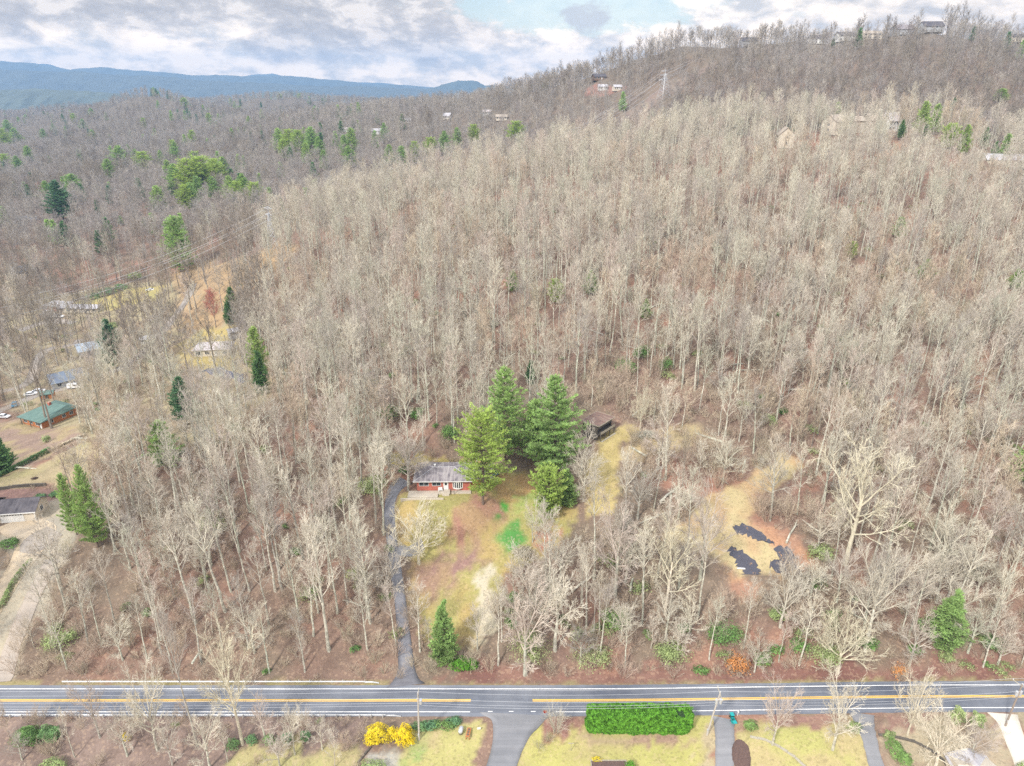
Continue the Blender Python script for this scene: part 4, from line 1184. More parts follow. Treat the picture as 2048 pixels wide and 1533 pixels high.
# ---- two-level shed by the golden field
def barn():
    rz = R(50)
    t = thing('shed', 'dark weathered two-level shed with leaf strewn flat roof beside the golden field', 'shed', SITES['barn'], rz)
    L, W = 6.6, 4.6
    w = MB()
    w.box(-L / 2, L / 2, W / 2 - .1, W / 2, -.5, 4.3); w.box(-L / 2, -L / 2 + .1, -W / 2 + .1, W / 2 - .1, -.5, 4.2); w.box(L / 2 - .1, L / 2, -W / 2 + .1, W / 2 - .1, 1.9, 4.2)
    w.box(-L / 2, L / 2, -W / 2, -W / 2 + .1, 3.1, 4.0)
    w.build('wall', M['wood_dark'], t)
    MB().box(-L / 2 + .1, L / 2 - .1, -W / 2 - 1.0, W / 2 - .1, 1.75, 1.9).build('floor_deck', M['wood_dark'], t)
    for x in (-L / 2 + .1, -L / 6, L / 6, L / 2 - .1):
        MB().box(x - .09, x + .09, -W / 2 - .95, -W / 2 - .77, -.5, 2.75).build('post', M['wood_dark'], t)
    MB().box(-L / 2, L / 2, -W / 2 - 1.03, -W / 2 - .96, 2.0, 2.62).build('railing_board', M['wood_light'], t)
    b = MB().box(-L / 2 - .4, L / 2 + .4, -W / 2 - .55, W / 2 + .4, 4.3, 4.42).build('roof', M['roof_leafy'], t)
    f = MB()
    for a in [(-L / 2 - .43, L / 2 + .43, -W / 2 - .62, -W / 2 - .55), (-L / 2 - .43, L / 2 + .43, W / 2 + .4, W / 2 + .46), (-L / 2 - .46, -L / 2 - .4, -W / 2 - .55, W / 2 + .4), (L / 2 + .4, L / 2 + .46, -W / 2 - .55, W / 2 + .4)]:
        f.box(*a, 4.2, 4.46)
    f.build('fascia', M['wood_light'], b)
    MB().box(-L / 2, L / 2, -W / 2 - 1.5, -W / 2 - 1.05, -.5, .12).build('sill_beam', M['wood_light'], t)
    return t
barn()

# ---- left neighbourhood
def green_house():
    p = SITES['green']; rz = R(-24)
    t = thing('house', 'orange wood house with shallow green metal roof and two bare trunks in front', 'house', p, rz)
    L, W, h, rh = 10.0, 12.5, 2.7, 1.9
    walls(MB(), L, W, h, 0, False, -1.2).build('wall', M['orange_siding'], t)
    rf = MB()
    x0, x1, y0, y1 = -L / 2 - 1.6, L / 2 + .8, -W / 2 - .8, W / 2 + .8
    rf.add([(x0, y0, h - .15), (x1, y0, h - .1), (x1, y1, h + .3), (x0, y1, h + .3), (x0 + 4.2, y1 - 4.6, h + rh), (x1 - 1.2, y1 - 3.6, h + rh)] + [(x0, y0, h - .33), (x1, y0, h - .28), (x1, y1, h + .1), (x0, y1, h + .1)],
           [(0, 1, 5, 4), (1, 2, 5), (2, 3, 4, 5), (3, 0, 4), (0, 6, 7, 1), (1, 7, 8, 2), (2, 8, 9, 3), (3, 9, 6, 0), (9, 8, 7, 6)])
    r = rf.build('roof', M['roof_green'], t)
    MB().box(-1.8, -.9, 1.2, 2.0, h, h + rh + .8).build('chimney', M['brick'], r)
    for x in (-3.4, -.6, 2.6):
        window(t, x, .8, 1.6, 1.4, -W / 2, M['white'])
    for y in (-3, 1.5, 4.2):
        window(t, y, .9, 1.2, 1.2, L / 2, M['white'], axis='x', sgn=1)
    door(t, 4.2, .95, 2.05, -W / 2, M['white'])
    d = MB().box(-L / 2, L / 2, -W / 2 - 2.2, -W / 2 - .01, -.4, -.1)
    d.build('porch', M['wood_dark'], t)
    for x in (-L / 2 + .3, 0, L / 2 - .3):
        MB().box(x - .09, x + .09, -W / 2 - .75, -W / 2 - .57, -.1, h - .3).build('post', M['wood_dark'], t)
    return t
green_house()
q = at(96, 796)
t = thing('shed', 'small outbuilding with green roof just behind the orange house', 'shed', q, R(20))
walls(MB(), 4.5, 3.0, 2.2, .8, True, -.8).build('wall', M['orange_siding'], t); gable_roof(MB(), 4.5, 3.0, 2.2, .8, .3).build('roof', M['roof_green'], t); door(t, 0, .9, 1.9, -1.5, M['wood_dark'], glass=False)

def garage_house():
    p = SITES['garage']; rz = R(8)
    t = thing('house', 'cream house with dark roof and wide white garage door at the gravel drive', 'house', p, rz)
    wl = MB(); walls(wl, 9.4, 6.6, 2.9, 1.7, True, -.8)
    wl.v = [(x + .6, y, z) for x, y, z in wl.v]
    wl.box(-13.0, -4.12, -4.6, 3.6, -.8, 3.1)
    wl.build('wall', M['cream'], t)
    r = MB(); gable_roof(r, 9.4, 6.6, 2.9, 1.7, .45); r.v = [(x + .6, y, z) for x, y, z in r.v]
    rr = MB(); gable_roof(rr, 9.2, 8.4, 3.25, 2.3, .45); rr.v = [(x - 8.9, y - .5, z) for x, y, z in rr.v]
    b = len(r.v); r.v += rr.v; r.f += [tuple(b + i for i in f) for f in rr.f]; r.m += rr.m
    ro = r.build('roof', M['roof_dark'], t)
    MB().box(-4.9, -4.3, .4, 1.0, 4.2, 6.2).build('chimney', M['grey_siding'], ro)
    f = MB().box(-4.1, 5.8, -3.88, -3.78, 2.48, 2.72).box(5.35, 5.5, -3.72, -3.55, -.5, 2.6)
    f.box(-13.5, -4.0, -5.22, -5.12, 2.78, 3.0)
    f.build('fascia', M['white'], t)
    g = MB().box(-2.6, 2.7, -3.37, -3.303, -.05, 2.25)
    for i in range(1, 4):
        g.box(-2.6, 2.7, -3.385, -3.371, -.05 + i * .56, -.03 + i * .56)
    go = g.build('garage_door', M['white'], t)
    for i in range(8):
        x = -2.25 + i * .61
        MB().box(x, x + .38, -3.39, -3.374, 1.85, 2.08).build('pane', M['glass'], go)
    pr = MB().box(-13, -4.3, -6.4, -4.62, -.8, -.1)
    for x in (-9, -6.2, -4.4):
        pr.box(x - .1, x + .1, -6.35, -6.15, -.1, 2.9)
    pr.box(-13, -4.3, -6.33, -6.25, .75, .85)
    pr.build('porch', M['white'], t)
    window(t, -6.3, .9, 1.1, 1.4, -4.6, M['white'])
    window(t, 0, 1.1, 1.2, 1.1, 5.3, M['white'], axis='x', sgn=1)
    return t
garage_house()

def patchy_house():
    t = simple_house(SITES['white_roof'], R(7), 14, 9.5, 2.9, 1.7, M['cream'], M['roof_white'], 'house with pale patchy roof and white front under two dark bare trees', hip=True, fw=4, sides=(-1, 1), ridge=3.2)
    MB().box(-5.5, 6.0, -6.9, -4.76, -.6, -.1).build('deck', M['cream'], t)
    return t
patchy_house()
simple_house(SITES['hip'], R(-12), 11, 9, 2.8, 1.9, M['brick'], M['roof_light'], 'house with pale grey hip roof where the long low building begins', hip=True, fw=3, ridge=1.6)
simple_house(SITES['long'], R(-3), 21, 7, 2.6, 1.1, M['cream'], M['roof_light'], 'long low building with light grey roof running right from the hip-roofed house', fw=6, name='long_building')
simple_house(SITES['sky_roof'], R(38), 11, 9, 2.8, 2.2, M['grey_siding'], M['roof_sky'], 'house with pale blue metal roof half hidden behind an evergreen', fw=3)
simple_house(SITES['dark_left'], R(42), 13, 9.5, 2.8, 2.4, M['grey_siding'], M['roof_blue'], 'house with slate blue roof uphill of the green roofed house', fw=3)
p = at(46, 550); simple_house(p, R(70), 12, 8, 3.2, 2.8, M['white'], M['roof_blue'], 'white house with steep blue grey roof at the left edge among bare trees', fw=3)
p = at(56, 445); simple_house(p, R(30), 13, 9, 3.2, 2.4, M['grey_siding'], M['roof_blue'], 'grey house with blue grey roof highest up at the left edge', fw=3)
p = at(298, 684); simple_house(p, R(20), 6, 4.5, 2.2, 1.0, M['white'], M['roof_light'], 'small white outbuilding between the round bare tree and the pale blue roof', fw=2, name='outbuilding')
p = at(470, 670); simple_house(p, R(35), 5, 4, 2.3, .9, M['grey_siding'], M['roof_light'], 'small grey outbuilding just behind the house with the patchy roof', fw=2, name='outbuilding')

# ---- houses in the woods, small in the picture
FAR = [(1666, 266, 215, 'roof_tan', 'cream', 11, 9, 3.4, 'tan gabled house at the left end of the hilltop row beside a lone yellow-green pine'),
       (1700, 264, 200, 'roof_tan', 'cream', 14, 9, 2.2, 'low tan roofed house in the middle of the hilltop row'),
       (1742, 262, 195, 'roof_tan', 'cream', 10, 9, 3.6, 'tan gabled house right of the middle of the hilltop row'),
       (1776, 262, 30, 'roof_white', 'white', 13, 9, 4.5, 'white house with steep gable at the right end of the hilltop row'),
       (1568, 292, 80, 'roof_tan', 'cream', 9, 8, 3.6, 'narrow cream house alone among bare trees below the hilltop row'),
       (2008, 330, 170, 'roof_light', 'cream', 22, 11, 2.6, 'wide house with light grey roof at the right edge below two dark spruces'),
       (755, 268, 5, 'roof_light', 'white', 16, 9, 2.4, 'white house in the middle of the distant wooded hillside'),
       (740, 228, 8, 'roof_light', 'grey_siding', 20, 9, 1.5, 'long flat grey house high on the distant wooded hillside'),
       (812, 246, 15, 'roof_light', 'cream', 14, 9, 2.0, 'pale house up right of the white one on the distant hillside'),
       (895, 238, -20, 'roof_light', 'cream', 10, 8, 3.0, 'narrow pale house half way up the distant hillside'),
       (1003, 240, 0, 'roof_tan', 'cream', 14, 9, 2.0, 'tan house low on the distant hillside where the near slope meets it'),
       (692, 264, 0, 'roof_white', 'white', 9, 7, 1.6, 'small white house left of the others on the distant hillside'),
       (974, 230, 0, 'roof_white', 'grey_siding', 11, 8, 2.0, 'small grey house with white roof high on the distant hillside'),
       (1205, 180, 0, 'roof_light', 'white', 9, 7, 2.0, 'white house on the red clay cut below the dark cabin'),
       (1234, 181, 15, 'roof_light', 'cream', 8, 6, 1.8, 'white house right of another on the red clay cut'),
       (1198, 160, 10, 'roof_dark', 'brown_siding', 13, 9, 2.6, 'dark cabin on the skyline above the red clay cut'),
       (1632, 96, 0, 'roof_dark', 'white', 15, 10, 3.2, 'white ridge-top house left of the pointed dark conifer'),
       (1688, 95, 6, 'roof_dark', 'white', 17, 11, 3.2, 'white ridge-top house with balconies right of the pointed dark conifer'),
       (1740, 92, -4, 'roof_tan', 'cream', 18, 11, 2.6, 'cream three-storey ridge-top house with long balconies'),
       (1803, 87, 6, 'roof_grey', 'grey_siding', 18, 12, 4.2, 'grey gabled ridge-top house right of the cream one'),
       (1860, 82, 0, 'roof_dark', 'grey_siding', 20, 13, 4.6, 'large grey ridge-top house under the tallest skyline trees'),
       (1963, 86, 0, 'roof_dark', 'brown_siding', 18, 11, 3.6, 'dark roofed house among skyline trees near the right end of the ridge'),
       (2030, 91, 0, 'roof_dark', 'cream', 15, 10, 2.6, 'low dark roofed house last on the right end of the ridge'),
       (1496, 80, 0, 'roof_dark', 'grey_siding', 16, 10, 3.2, 'dark house screened by bare trees at the top of the power line cut')]
FARP = []
def brow(px, lo=700, hi=960):
    best = None
    for y in range(lo, hi, 6):
        z = 140.0
        for _ in range(3):
            x = x_of(px, y, z); z = H(x, y)
        r = proj(x, y, z)[1]
        if best is None or r < best[0]:
            best = (r, x, y, z)
    return Vector(best[1:])
for px, py, deg, rf, wl, L, W, rh, lab in FAR:
    p = at(px, py)
    ridge = py < 100
    if ridge:
        p = brow(px)                       # stands on the brow of the ridge
    hilltop = px > 1650 and 255 < py < 270
    st = 2 if (ridge and rh > 2.5) or rh > 3 or hilltop else 1
    z = p.z
    h = (2.3 if ridge else 2.9) * st + (.8 if ridge else 0.3 if hilltop else 0)
    if px < 1010 and py < 270: L, W = L * .8, W * .8
    FARP.append((p.x, p.y, max(L, W) * .8, 16 if hilltop else 40 if ridge else 26))
    simple_house((p.x, p.y, z + .3), R(deg), L, W, h, rh, M[wl], M[rf], lab, fw=4, ew=1, storeys=st, deck=ridge, name='house', dr=not ridge)

# ---- cars
car(at(8, 836), R(175), M['car_white'], 'white hatchback on the drive at the left edge beside the green roofed house')
car(at(95, 626), R(60), M['car_white'], 'white car rearmost of the cars parked before the hip-roofed house', group='white cars before the hip-roofed house')
car(at(90, 633), R(130), M['car_white'], 'white car leftmost of the cars parked before the hip-roofed house', group='white cars before the hip-roofed house')
car(at(105, 636), R(140), M['car_white'], 'white car in the middle of the cars before the hip-roofed house', group='white cars before the hip-roofed house')
car(at(118, 636), R(185), M['car_white'], 'white van at the right of the cars before the hip-roofed house', van=True, name='parked_van', cat='van', group='white cars before the hip-roofed house')
car(at(150, 777), R(190), M['car_white'], 'white van parked below the slate blue roof', van=True, name='parked_van', cat='van')
car(at(62, 791), R(205), M['car_white'], 'white car on the street left of the orange house, nearer the edge')
car(at(78, 785), R(205), M['car_white'], 'white car on the street left of the orange house, nearer the slate roof')
car(at(30, 812), R(120), M['car_blue'], 'dark blue car by the street just above the white hatchback')
car(at(978, 952), R(200), M['car_blue'], 'bright blue car behind the tall pine right of the brick house')
car(at(964, 970), R(100), M['car_grey'], 'grey blue car in front of the bright blue one behind the tall pine')
car(at(300, 582), R(10), M['car_white'], 'white car on the lawn edge right of the yellow-green round tree')
# ================================================================== along the road
def guardrail(x0, x1, y, label, face):
    """W-beam rail on posts with a turned-down end."""
    t = thing('guardrail', label, 'guardrail', (x0, y, 0))
    L = x1 - x0
    b = MB()
    prof = [(0, .45), (.07, .50), (0, .55), (0, .61), (.07, .66), (0, .71)]
    n = len(prof)
    cols = [0, .5] + [k for k in np.arange(2, L - 2, 2.0)] + [L - 2.6, L - 1.2, L]
    for i, x in enumerate(cols):
        dz = 0 if x < L - 2.6 else (-.12 if x < L - .5 else -.38)
        for (a, z) in prof:
            b.v.append((x, face * a, z + dz))
        for (a, z) in prof:
            b.v.append((x, face * a - .02 * face, z + dz))
    for i in range(len(cols) - 1):
        for j in range(n - 1):
            a0 = i * 2 * n + j; a1 = (i + 1) * 2 * n + j
            b.f.append((a0, a1, a1 + 1, a0 + 1)); b.m.append(0)
            b.f.append((a0 + n, a0 + n + 1, a1 + n + 1, a1 + n)); b.m.append(0)
        for j in (0, n - 1):
            a0 = i * 2 * n + j; a1 = (i + 1) * 2 * n + j
            b.f.append((a0, a0 + n, a1 + n, a1)); b.m.append(0)
    b.build('rail', M['galv'], t)
    k = 0
    xs = list(np.arange(1.0, L - 2, 2.2))[:98]
    for x in xs:
        MB().box(x - .08, x + .08, -face * .25 - .07, -face * .25 + .07, -.8, .74).box(x - .05, x + .05, min(-face * .18, -face * .02), max(-face * .18, -face * .02), .45, .68).build('post', M['pole_grey'], t)
    return t
# far rail ends beside the driveway, near rail ends at the yellow bushes
guardrail(-89.8, -26.6, 107.9, 'long steel guardrail on the wooded side of the road, ending at the driveway', -1)
guardrail(-98.0, -21.0, 99.75, 'long steel guardrail on the near side of the road, ending by the yellow bushes', 1)

WIRE_PTS = []
def utility_pole(px, py, pyt, label, wood, arm_len=2.6, lean=(0, 0), trans=1, group='utility poles along the road', arm_rot=0.0):
    p = at(px, py)
    h = height_to(p, pyt)
    t = thing('utility_pole', label, 'utility pole', p, 0, group)
    top = Vector((lean[0], lean[1], h))
    MB().tube([(0, 0, -.8), tuple(top * .5), tuple(top)], [.19, .16, .12], 10).build('pole', wood, t)
    ca, sa = math.cos(arm_rot), math.sin(arm_rot)
    def arm_pt(s, z): return (top.x - sa * s, top.y + ca * s, z)
    ar = MB().tube([arm_pt(-arm_len / 2, h - .35), arm_pt(arm_len / 2, h - .35)], [.075, .075], 4).build('crossarm', M['wood_light'], t)
    pts = []
    for s in (-arm_len / 2 + .1, arm_len / 2 - .1, 0):
        z = h - .28 if s else h
        MB().tube([arm_pt(s, z), arm_pt(s, z + .10), arm_pt(s, z + .28)], [.05, .09, .05], 8).build('insulator', M['porcelain'], ar if s else t)
        pts.append(Vector(arm_pt(s, z + .28)) + p)
    for k in range(trans):
        a = .6 + k * 2.2
        x, y = .42 * math.cos(a), .42 * math.sin(a) - .1
        c = MB().cyl(top.x + x, top.y + y, h - 2.7, h - 1.75, .27, 12).cyl(top.x + x, top.y + y, h - 1.75, h - 1.55, .06, 8)
        c.build('transformer', M['galv'], t)
    for z in (h - 2.9, h - 3.5):
        MB().tube([(top.x, top.y + .1, z), (top.x, top.y + .45, z + .05)], [.05, .05], 6).build('wire_bracket', M['galv'], t)
        pts.append(Vector((top.x, top.y + .45, z + .05)) + p)
    MB().box(-.12, .12, -.3, -.17, 1.2, 1.7).build('meter_box', M['galv'], t)
    WIRE_PTS.append(pts)
    return t
WIRE_PTS.append([Vector((-190, y, z)) for y, z in ((94.5, 9.5), (97.5, 9.5), (96, 9.8), (96.3, 7.0), (96.3, 6.4))])
utility_pole(838, 1480, 1388, 'grey wooden utility pole with one transformer beside the yellow bushes', M['pole_grey'], lean=(.35, .2))
utility_pole(1413, 1470, 1388, 'leaning grey utility pole with long crossarm between hedge and driveway', M['pole_grey'], arm_len=3.3, lean=(1.5, .3), trans=2)
utility_pole(2010, 1453, 1372, 'reddish brown utility pole with two transformers at the pale concrete drive', M['pole_wood'], arm_len=3.3, lean=(.7, .3), trans=2, arm_rot=.45)
WIRE_PTS.append([a + Vector((55, 1.5, .5)) for a in WIRE_PTS[-1]])
WN = ['topmost roadside wire nearest the lawns', 'topmost roadside wire over the wooded verge', 'roadside wire along the pole tops', 'upper of the two low roadside wires', 'lowest roadside wire']
def sag_wire(pts, label, r=.02, sag=.9, name='overhead_wire', group=None, m=None):
    path = []
    for a, b in zip(pts, pts[1:]):
        n = max(6, int((b - a).length / 5))
        for i in range(n + (1 if b is pts[-1] else 0)):
            t = i / n
            q = a.lerp(b, t); q.z -= sag * 4 * t * (1 - t)
            path.append(q)
    mb = MB(); mb.tube(path, [r] * len(path), 4)
    return tag(mb.build(name, m or M['wire']), label, 'wire', group)
for k in range(5):
    sag_wire([w[k] for w in WIRE_PTS], 'pale ' + WN[k], group='overhead wires along the road')

def lattice_tower(p, h, w, arms, label, rz=0.0, name='transmission_tower'):
    t = thing(name, label, 'tower', p, rz)
    f = MB(); lv = 8
    def leg(i, k):
        s = w * (1 - k / lv * .86) / 2
        return ((-s, s, s, -s)[i], (-s, -s, s, s)[i], h * .84 * k / lv - (1 if k == 0 else 0))
    r = h * .0042
    for i in range(4):
        f.tube([leg(i, k) for k in range(lv + 1)], [r * 1.5] * (lv + 1), 4)
        for k in range(lv):
            f.tube([leg(i, k), leg((i + 1) % 4, k + 1)], [r, r], 3); f.tube([leg((i + 1) % 4, k), leg(i, k + 1)], [r, r], 3)
    f.tube([(0, 0, h * .8), (0, 0, h)], [r * 2.5, r], 4)
    f.build('lattice_frame', M['galv'], t)
    ends = []
    for z, a in arms:
        m = MB()
        for s in (-1, 1):
            m.tube([(0, 0, h * z), (s * a, 0, h * z + .2)], [r * 1.5, r], 3); m.tube([(0, 0, h * z + h * .05), (s * a, 0, h * z + .2)], [r * 1.5, r], 3)
            v = Vector((s * a, 0, h * z - .8)); ca, sa = math.cos(rz), math.sin(rz)
            ends.append(Vector(p) + Vector((v.x * ca, v.x * sa, v.z)))
        m.build('cross_arm', M['galv'], t)
    return ends
pt = at(1327, 197)
e1 = lattice_tower(pt, height_to(pt, 138), 9, [(.62, 7), (.78, 6), (.92, 4.5)], 'tall steel lattice tower in the cut climbing the distant ridge', R(25))
pt2 = at(546, 497)
e2 = lattice_tower(pt2, height_to(pt2, 414), 3.6, [(.80, 2.8), (.95, 3.4)], 'slim pale lattice tower at the wooded crest left of the near slope', R(-40))
for k, e in enumerate(e1):
    b = brow(1470 + k * 5); up = b + Vector((0, 40, 16 + k)); down = Vector((e.x - 150 + k * 3, e.y - 190, e.z - 60))
    sag_wire([up, e, down], ['lowest left', 'lowest right', 'middle left', 'middle right', 'top left', 'top right'][k] + ' conductor of the lattice tower on the ridge', r=.07, sag=5, group='conductors over the ridge cut')
for k, e in enumerate(e2):
    q = at(-10, [668, 690, 655, 676][k])
    sag_wire([e, Vector((q.x, q.y, q.z + 11 + k))], 'pale conductor ' + ['falling from the lower left arm', 'falling from the lower right arm', 'falling from the top left arm', 'falling from the top right arm'][k] + ' of the slim tower', r=.06, sag=6, group='conductors down to the left valley')
pw = at(186, 588)
t = thing('wooden_pole', 'thin wooden pole at the dark evergreens below the left conductors', 'pole', pw)
MB().tube([(0, 0, -.5), (-.8, 0, height_to(pw, 505))], [.2, .13], 8).build('pole', M['pole_grey'], t)
MB().box(-1.9, .3, -.06, .06, height_to(pw, 505) - .9, height_to(pw, 505) - .75).build('crossarm', M['pole_grey'], t)

# the clipped hedge
def hedge():
    a = at(1171, 1474); b = at(1387, 1474)
    L = b.x - a.x; Wd = 3.4; h = 4.7
    t = thing('hedge', 'big clipped bright green evergreen hedge with a few tall shoots on top', 'hedge', ((a.x + b.x) / 2, a.y + Wd / 2 + .2, a.z))
    rg = random.Random(5); mb = MB()
    for _ in range(21000):
        f = rg.random()
        if f < .50: x, y, z, n = rg.uniform(-1, 1), -1, rg.uniform(0, 1), Vector((0, -1, .25))
        elif f < .80: x, y, z, n = rg.uniform(-1, 1), rg.uniform(-1, 1), 1, Vector((0, -.1, 1))
        elif f < .88: x, y, z, n = -1, rg.uniform(-1, 1), rg.uniform(0, 1), Vector((-1, 0, .2))
        elif f < .94: x, y, z, n = 1, rg.uniform(-1, 1), rg.uniform(0, 1), Vector((1, 0, .2))
        else: x, y, z, n = rg.uniform(-1, 1), 1, rg.uniform(0, 1), Vector((0, 1, .2))
        X = x * L / 2; Y = y * Wd / 2; Z = z * h
        # rounded corners, and a trunk line that draws in towards the foot
        ex = max(0, abs(X) - (L / 2 - 1.1)); ey = max(0, abs(Y) - (Wd / 2 - .9)); ez = max(0, Z - (h - .7))
        q = math.sqrt(ex * ex + ey * ey + ez * ez)
        if q > .9:
            k = .9 / q
            X -= math.copysign(ex * (1 - k), X); Y -= math.copysign(ey * (1 - k), Y); Z -= ez * (1 - k)
        X *= 1 - .03 * max(0, .35 - z) * 3; Y *= 1 - .10 * max(0, .3 - z) * 3
        lump = vn(X * .9, Y * .9 + Z * 1.1) * .6 + vn(X * 2.6, Z * 2.6 + Y) * .26
        c = Vector((X, Y, Z)) + n * (lump - .28 * rg.random() ** 2)
        if X > L / 2 - 3.2: c.z = min(c.z, h - .5 + lump)
        if c.z < .03: c.z = .03
        nr = (n + Vector((rg.uniform(-1, 1), rg.uniform(-1, 1), rg.uniform(-.4, 1)))).normalized()
        a_ = perp(nr, rg); e = nr.cross(a_); s = rg.uniform(.09, .19)
        mb.add([tuple(c - a_ * s), tuple(c + e * s * .6), tuple(c + a_ * s), tuple(c - e * s * .6)], [(0, 1, 2, 3)])
    for (x, y, hh) in [(-6.4, 0, 1.5), (-4.2, .3, 1.9), (-3.6, .1, 1.6), (-2.2, .4, 1.0), (-.9, .2, .7), (3.4, 0, 1.4), (4.7, .2, 1.3), (5.4, .3, .9), (8.9, 0, 1.5), (-9, 0, .6), (9.6, .2, .9)]:
        for _ in range(int(60 * hh)):
            z = rg.random() * hh; s = (1 - z / hh) * .55 + .12
            c = Vector((x + rg.gauss(0, s * .6), y + rg.gauss(0, s * .5), h - .35 + z))
            nr = Vector((rg.uniform(-1, 1), rg.uniform(-1, 1), 1)).normalized(); a_ = perp(nr, rg); e = nr.cross(a_); q = rg.uniform(.08, .17)
            mb.add([tuple(c - a_ * q), tuple(c + e * q * .6), tuple(c + a_ * q), tuple(c - e * q * .6)], [(0, 1, 2, 3)])
    mb.build('foliage', M['hedge'], t)
    core = MB().box(-L / 2 + .7, L / 2 - .7, -Wd / 2 + .5, Wd / 2 - .5, -.2, h - .55)  # solid dark box, its colour stands in for shade between the leaves
    core.build('shade_core', M['hedge_core'], t)
def vn(a, b):
    a0, b0 = math.floor(a), math.floor(b); fa, fb = a - a0, b - b0
    def hs(i, j): return (math.sin(i * 127.1 + j * 311.7) * 43758.5453) % 1.0
    fa = fa * fa * (3 - 2 * fa); fb = fb * fb * (3 - 2 * fb)
    return (hs(a0, b0) * (1 - fa) + hs(a0 + 1, b0) * fa) * (1 - fb) + (hs(a0, b0 + 1) * (1 - fa) + hs(a0 + 1, b0 + 1) * fa) * fb - .5
hedge()

# planted shrubs near the road
def shrub(px, py, blobs, n, leaf, m, label, name='shrub', group=None, rz=0.0, cat='shrub', fill=.28):
    p = at(px, py)
    rg = random.Random(px)
    t = thing(name, label, cat, p, rz, group)
    st = MB()
    for b in blobs:
        for k in range(3):
            st.tube([(b[0] * .5, b[1] * .5, -.1), (b[0] + rg.uniform(-.3, .3) * b[3], b[1] + rg.uniform(-.3, .3) * b[4], b[2] + b[5] * .3)], [.05, .02], 4)
    st.build('stem', M['pine_bark'], t)
    leafy(px * 7 + py, blobs, n, leaf, up=.35, fill=fill).build('foliage', m, t)
    return t
YB = 'yellow bushes behind the near guardrail'
shrub(757, 1484, [(0, 0, 1.7, 2.1, 1.7, 2.2), (-1.2, -.3, .9, 1.3, 1.2, 1.1)], 3400, .13, M['yellow_leaf'], 'round bright yellow bush, larger one farthest from the utility pole', 'yellow_bush', YB)
shrub(784, 1480, [(0, 0, 1.3, .8, .9, 1.6)], 900, .12, M['yellow_leaf'], 'narrow yellow bush squeezed between the two big yellow ones', 'yellow_bush', YB)
shrub(809, 1487, [(0, 0, 1.6, 1.9, 1.6, 2.1), (.7, -.2, 1.1, 1.1, 1.1, 1.3)], 2900, .13, M['yellow_leaf'], 'bright yellow bush right beside the grey utility pole', 'yellow_bush', YB)
for i, (a, b, w, lab) in enumerate([(838, 1458, 2.0, 'dark green low shrub at the foot of the grey utility pole'), (862, 1455, 1.6, 'dark green low shrub in the middle of the bed behind the pole'), (888, 1455, 2.3, 'widest dark green low shrub of the bed, toward the side street'), (906, 1448, 1.5, 'small dark green shrub at the street end of the bed')]):
    shrub(a, b, [(0, 0, .5, w, 1.0, .8), (w * .4, .4, .4, w * .6, .9, .6)], 900, .14, M['pine_dark'] if i != 2 else M['green_leaf'], lab, 'low_shrub', 'low shrubs beside the grey utility pole')
shrub(58, 1487, [(0, 0, 1.6, 2.4, 1.8, 1.7), (.6, .2, 2.1, 1.6, 1.4, 1.3)], 2600, .17, M['green_leaf'], 'round green rhododendron at the left end of the near guardrail', 'rhododendron')
shrub(103, 1481, [(0, 0, 1.5, 1.9, 1.5, 1.6)], 1500, .17, M['pine_dark'], 'darker green rhododendron just right of the round one', 'rhododendron')
shrub(253, 1482, [(0, 0, .8, .8, .7, .8)], 420, .12, M['yellow_leaf'], 'small yellow-green bush alone in the brush below the near guardrail', 'yellow_bush')
for a, b, w in ((505, 1488, 1.0), (540, 1488, 1.2), (468, 1497, 1.2), (575, 1484, 1.1), (612, 1480, .9)):
    shrub(a, b, [(0, 0, .9, w, w * .8, 1.1)], 520, .14, M['pine_dark'] if a != 540 else M['green_leaf'], {505: 'dark green bush right of a bigger one below the near guardrail', 540: 'fresh green bush in the middle of the row below the near guardrail', 468: 'first dark green bush of the row below the near guardrail', 575: 'second last dark green bush of the row below the near guardrail', 612: 'last small dark green bush before the grey twiggy bush'}[a], 'evergreen_bush', 'evergreen bushes below the near guardrail')
shrub(110, 1545, [(0, 0, 1.2, 2.4, 1.6, 1.6)], 1500, .15, M['light_leaf'], 'pale green bush at the bottom edge under the left trees', 'shrub')
shrub(745, 1545, [(0, 0, .9, 2.6, 1.6, 1.3)], 1400, .13, M['light_leaf'], 'pale green bush at the bottom edge below the yellow bushes', 'shrub')
shrub(1193, 1522, [(0, 0, .4, .9, .5, .4)], 260, .1, M['yellow_leaf'], 'low olive plant beside the wooden planter at the bottom edge', 'plant')
shrub(1260, 1541, [(0, 0, .9, .9, .8, 1.0)], 600, .12, M['hedge'], 'small bright green shrub right of the wooden planter', 'shrub')
shrub(1500, 1458, [(0, 0, .8, 1.3, 1.1, .9)], 800, .13, M['green_leaf'], 'round grey-green shrub right of the teal bin', 'shrub')
shrub(1707, 1462, [(0, 0, .9, 1.3, 1.0, 1.0)], 600, .14, M['light_leaf'], 'olive shrub left of the worn drive under bare branches', 'shrub')
shrub(1790, 1505, [(0, 0, .9, 1.3, 2.4, 1.1), (.6, -2.0, .8, 1.2, 1.6, 1.0)], 2000, .15, M['green_leaf'], 'long leafy green shrub bed along the right side of the worn drive', 'shrub')
shrub(1778, 1478, [(0, 0, .7, 1.0, 1.0, .9)], 600, .14, M['light_leaf'], 'olive and red shrub at the road end of the leafy bed', 'shrub')
shrub(1912, 1448, [(0, 0, 1.7, 1.5, 1.2, 1.9)], 1300, .15, M['light_leaf'], 'yellow-green conical shrub, the one farther from the brown pole', 'shrub', 'pair of yellow-green shrubs')
shrub(1952, 1455, [(0, 0, 1.6, 1.2, 1.1, 1.9)], 1200, .15, M['light_leaf'], 'yellow-green conical shrub, the one nearer the brown pole', 'shrub', 'pair of yellow-green shrubs')
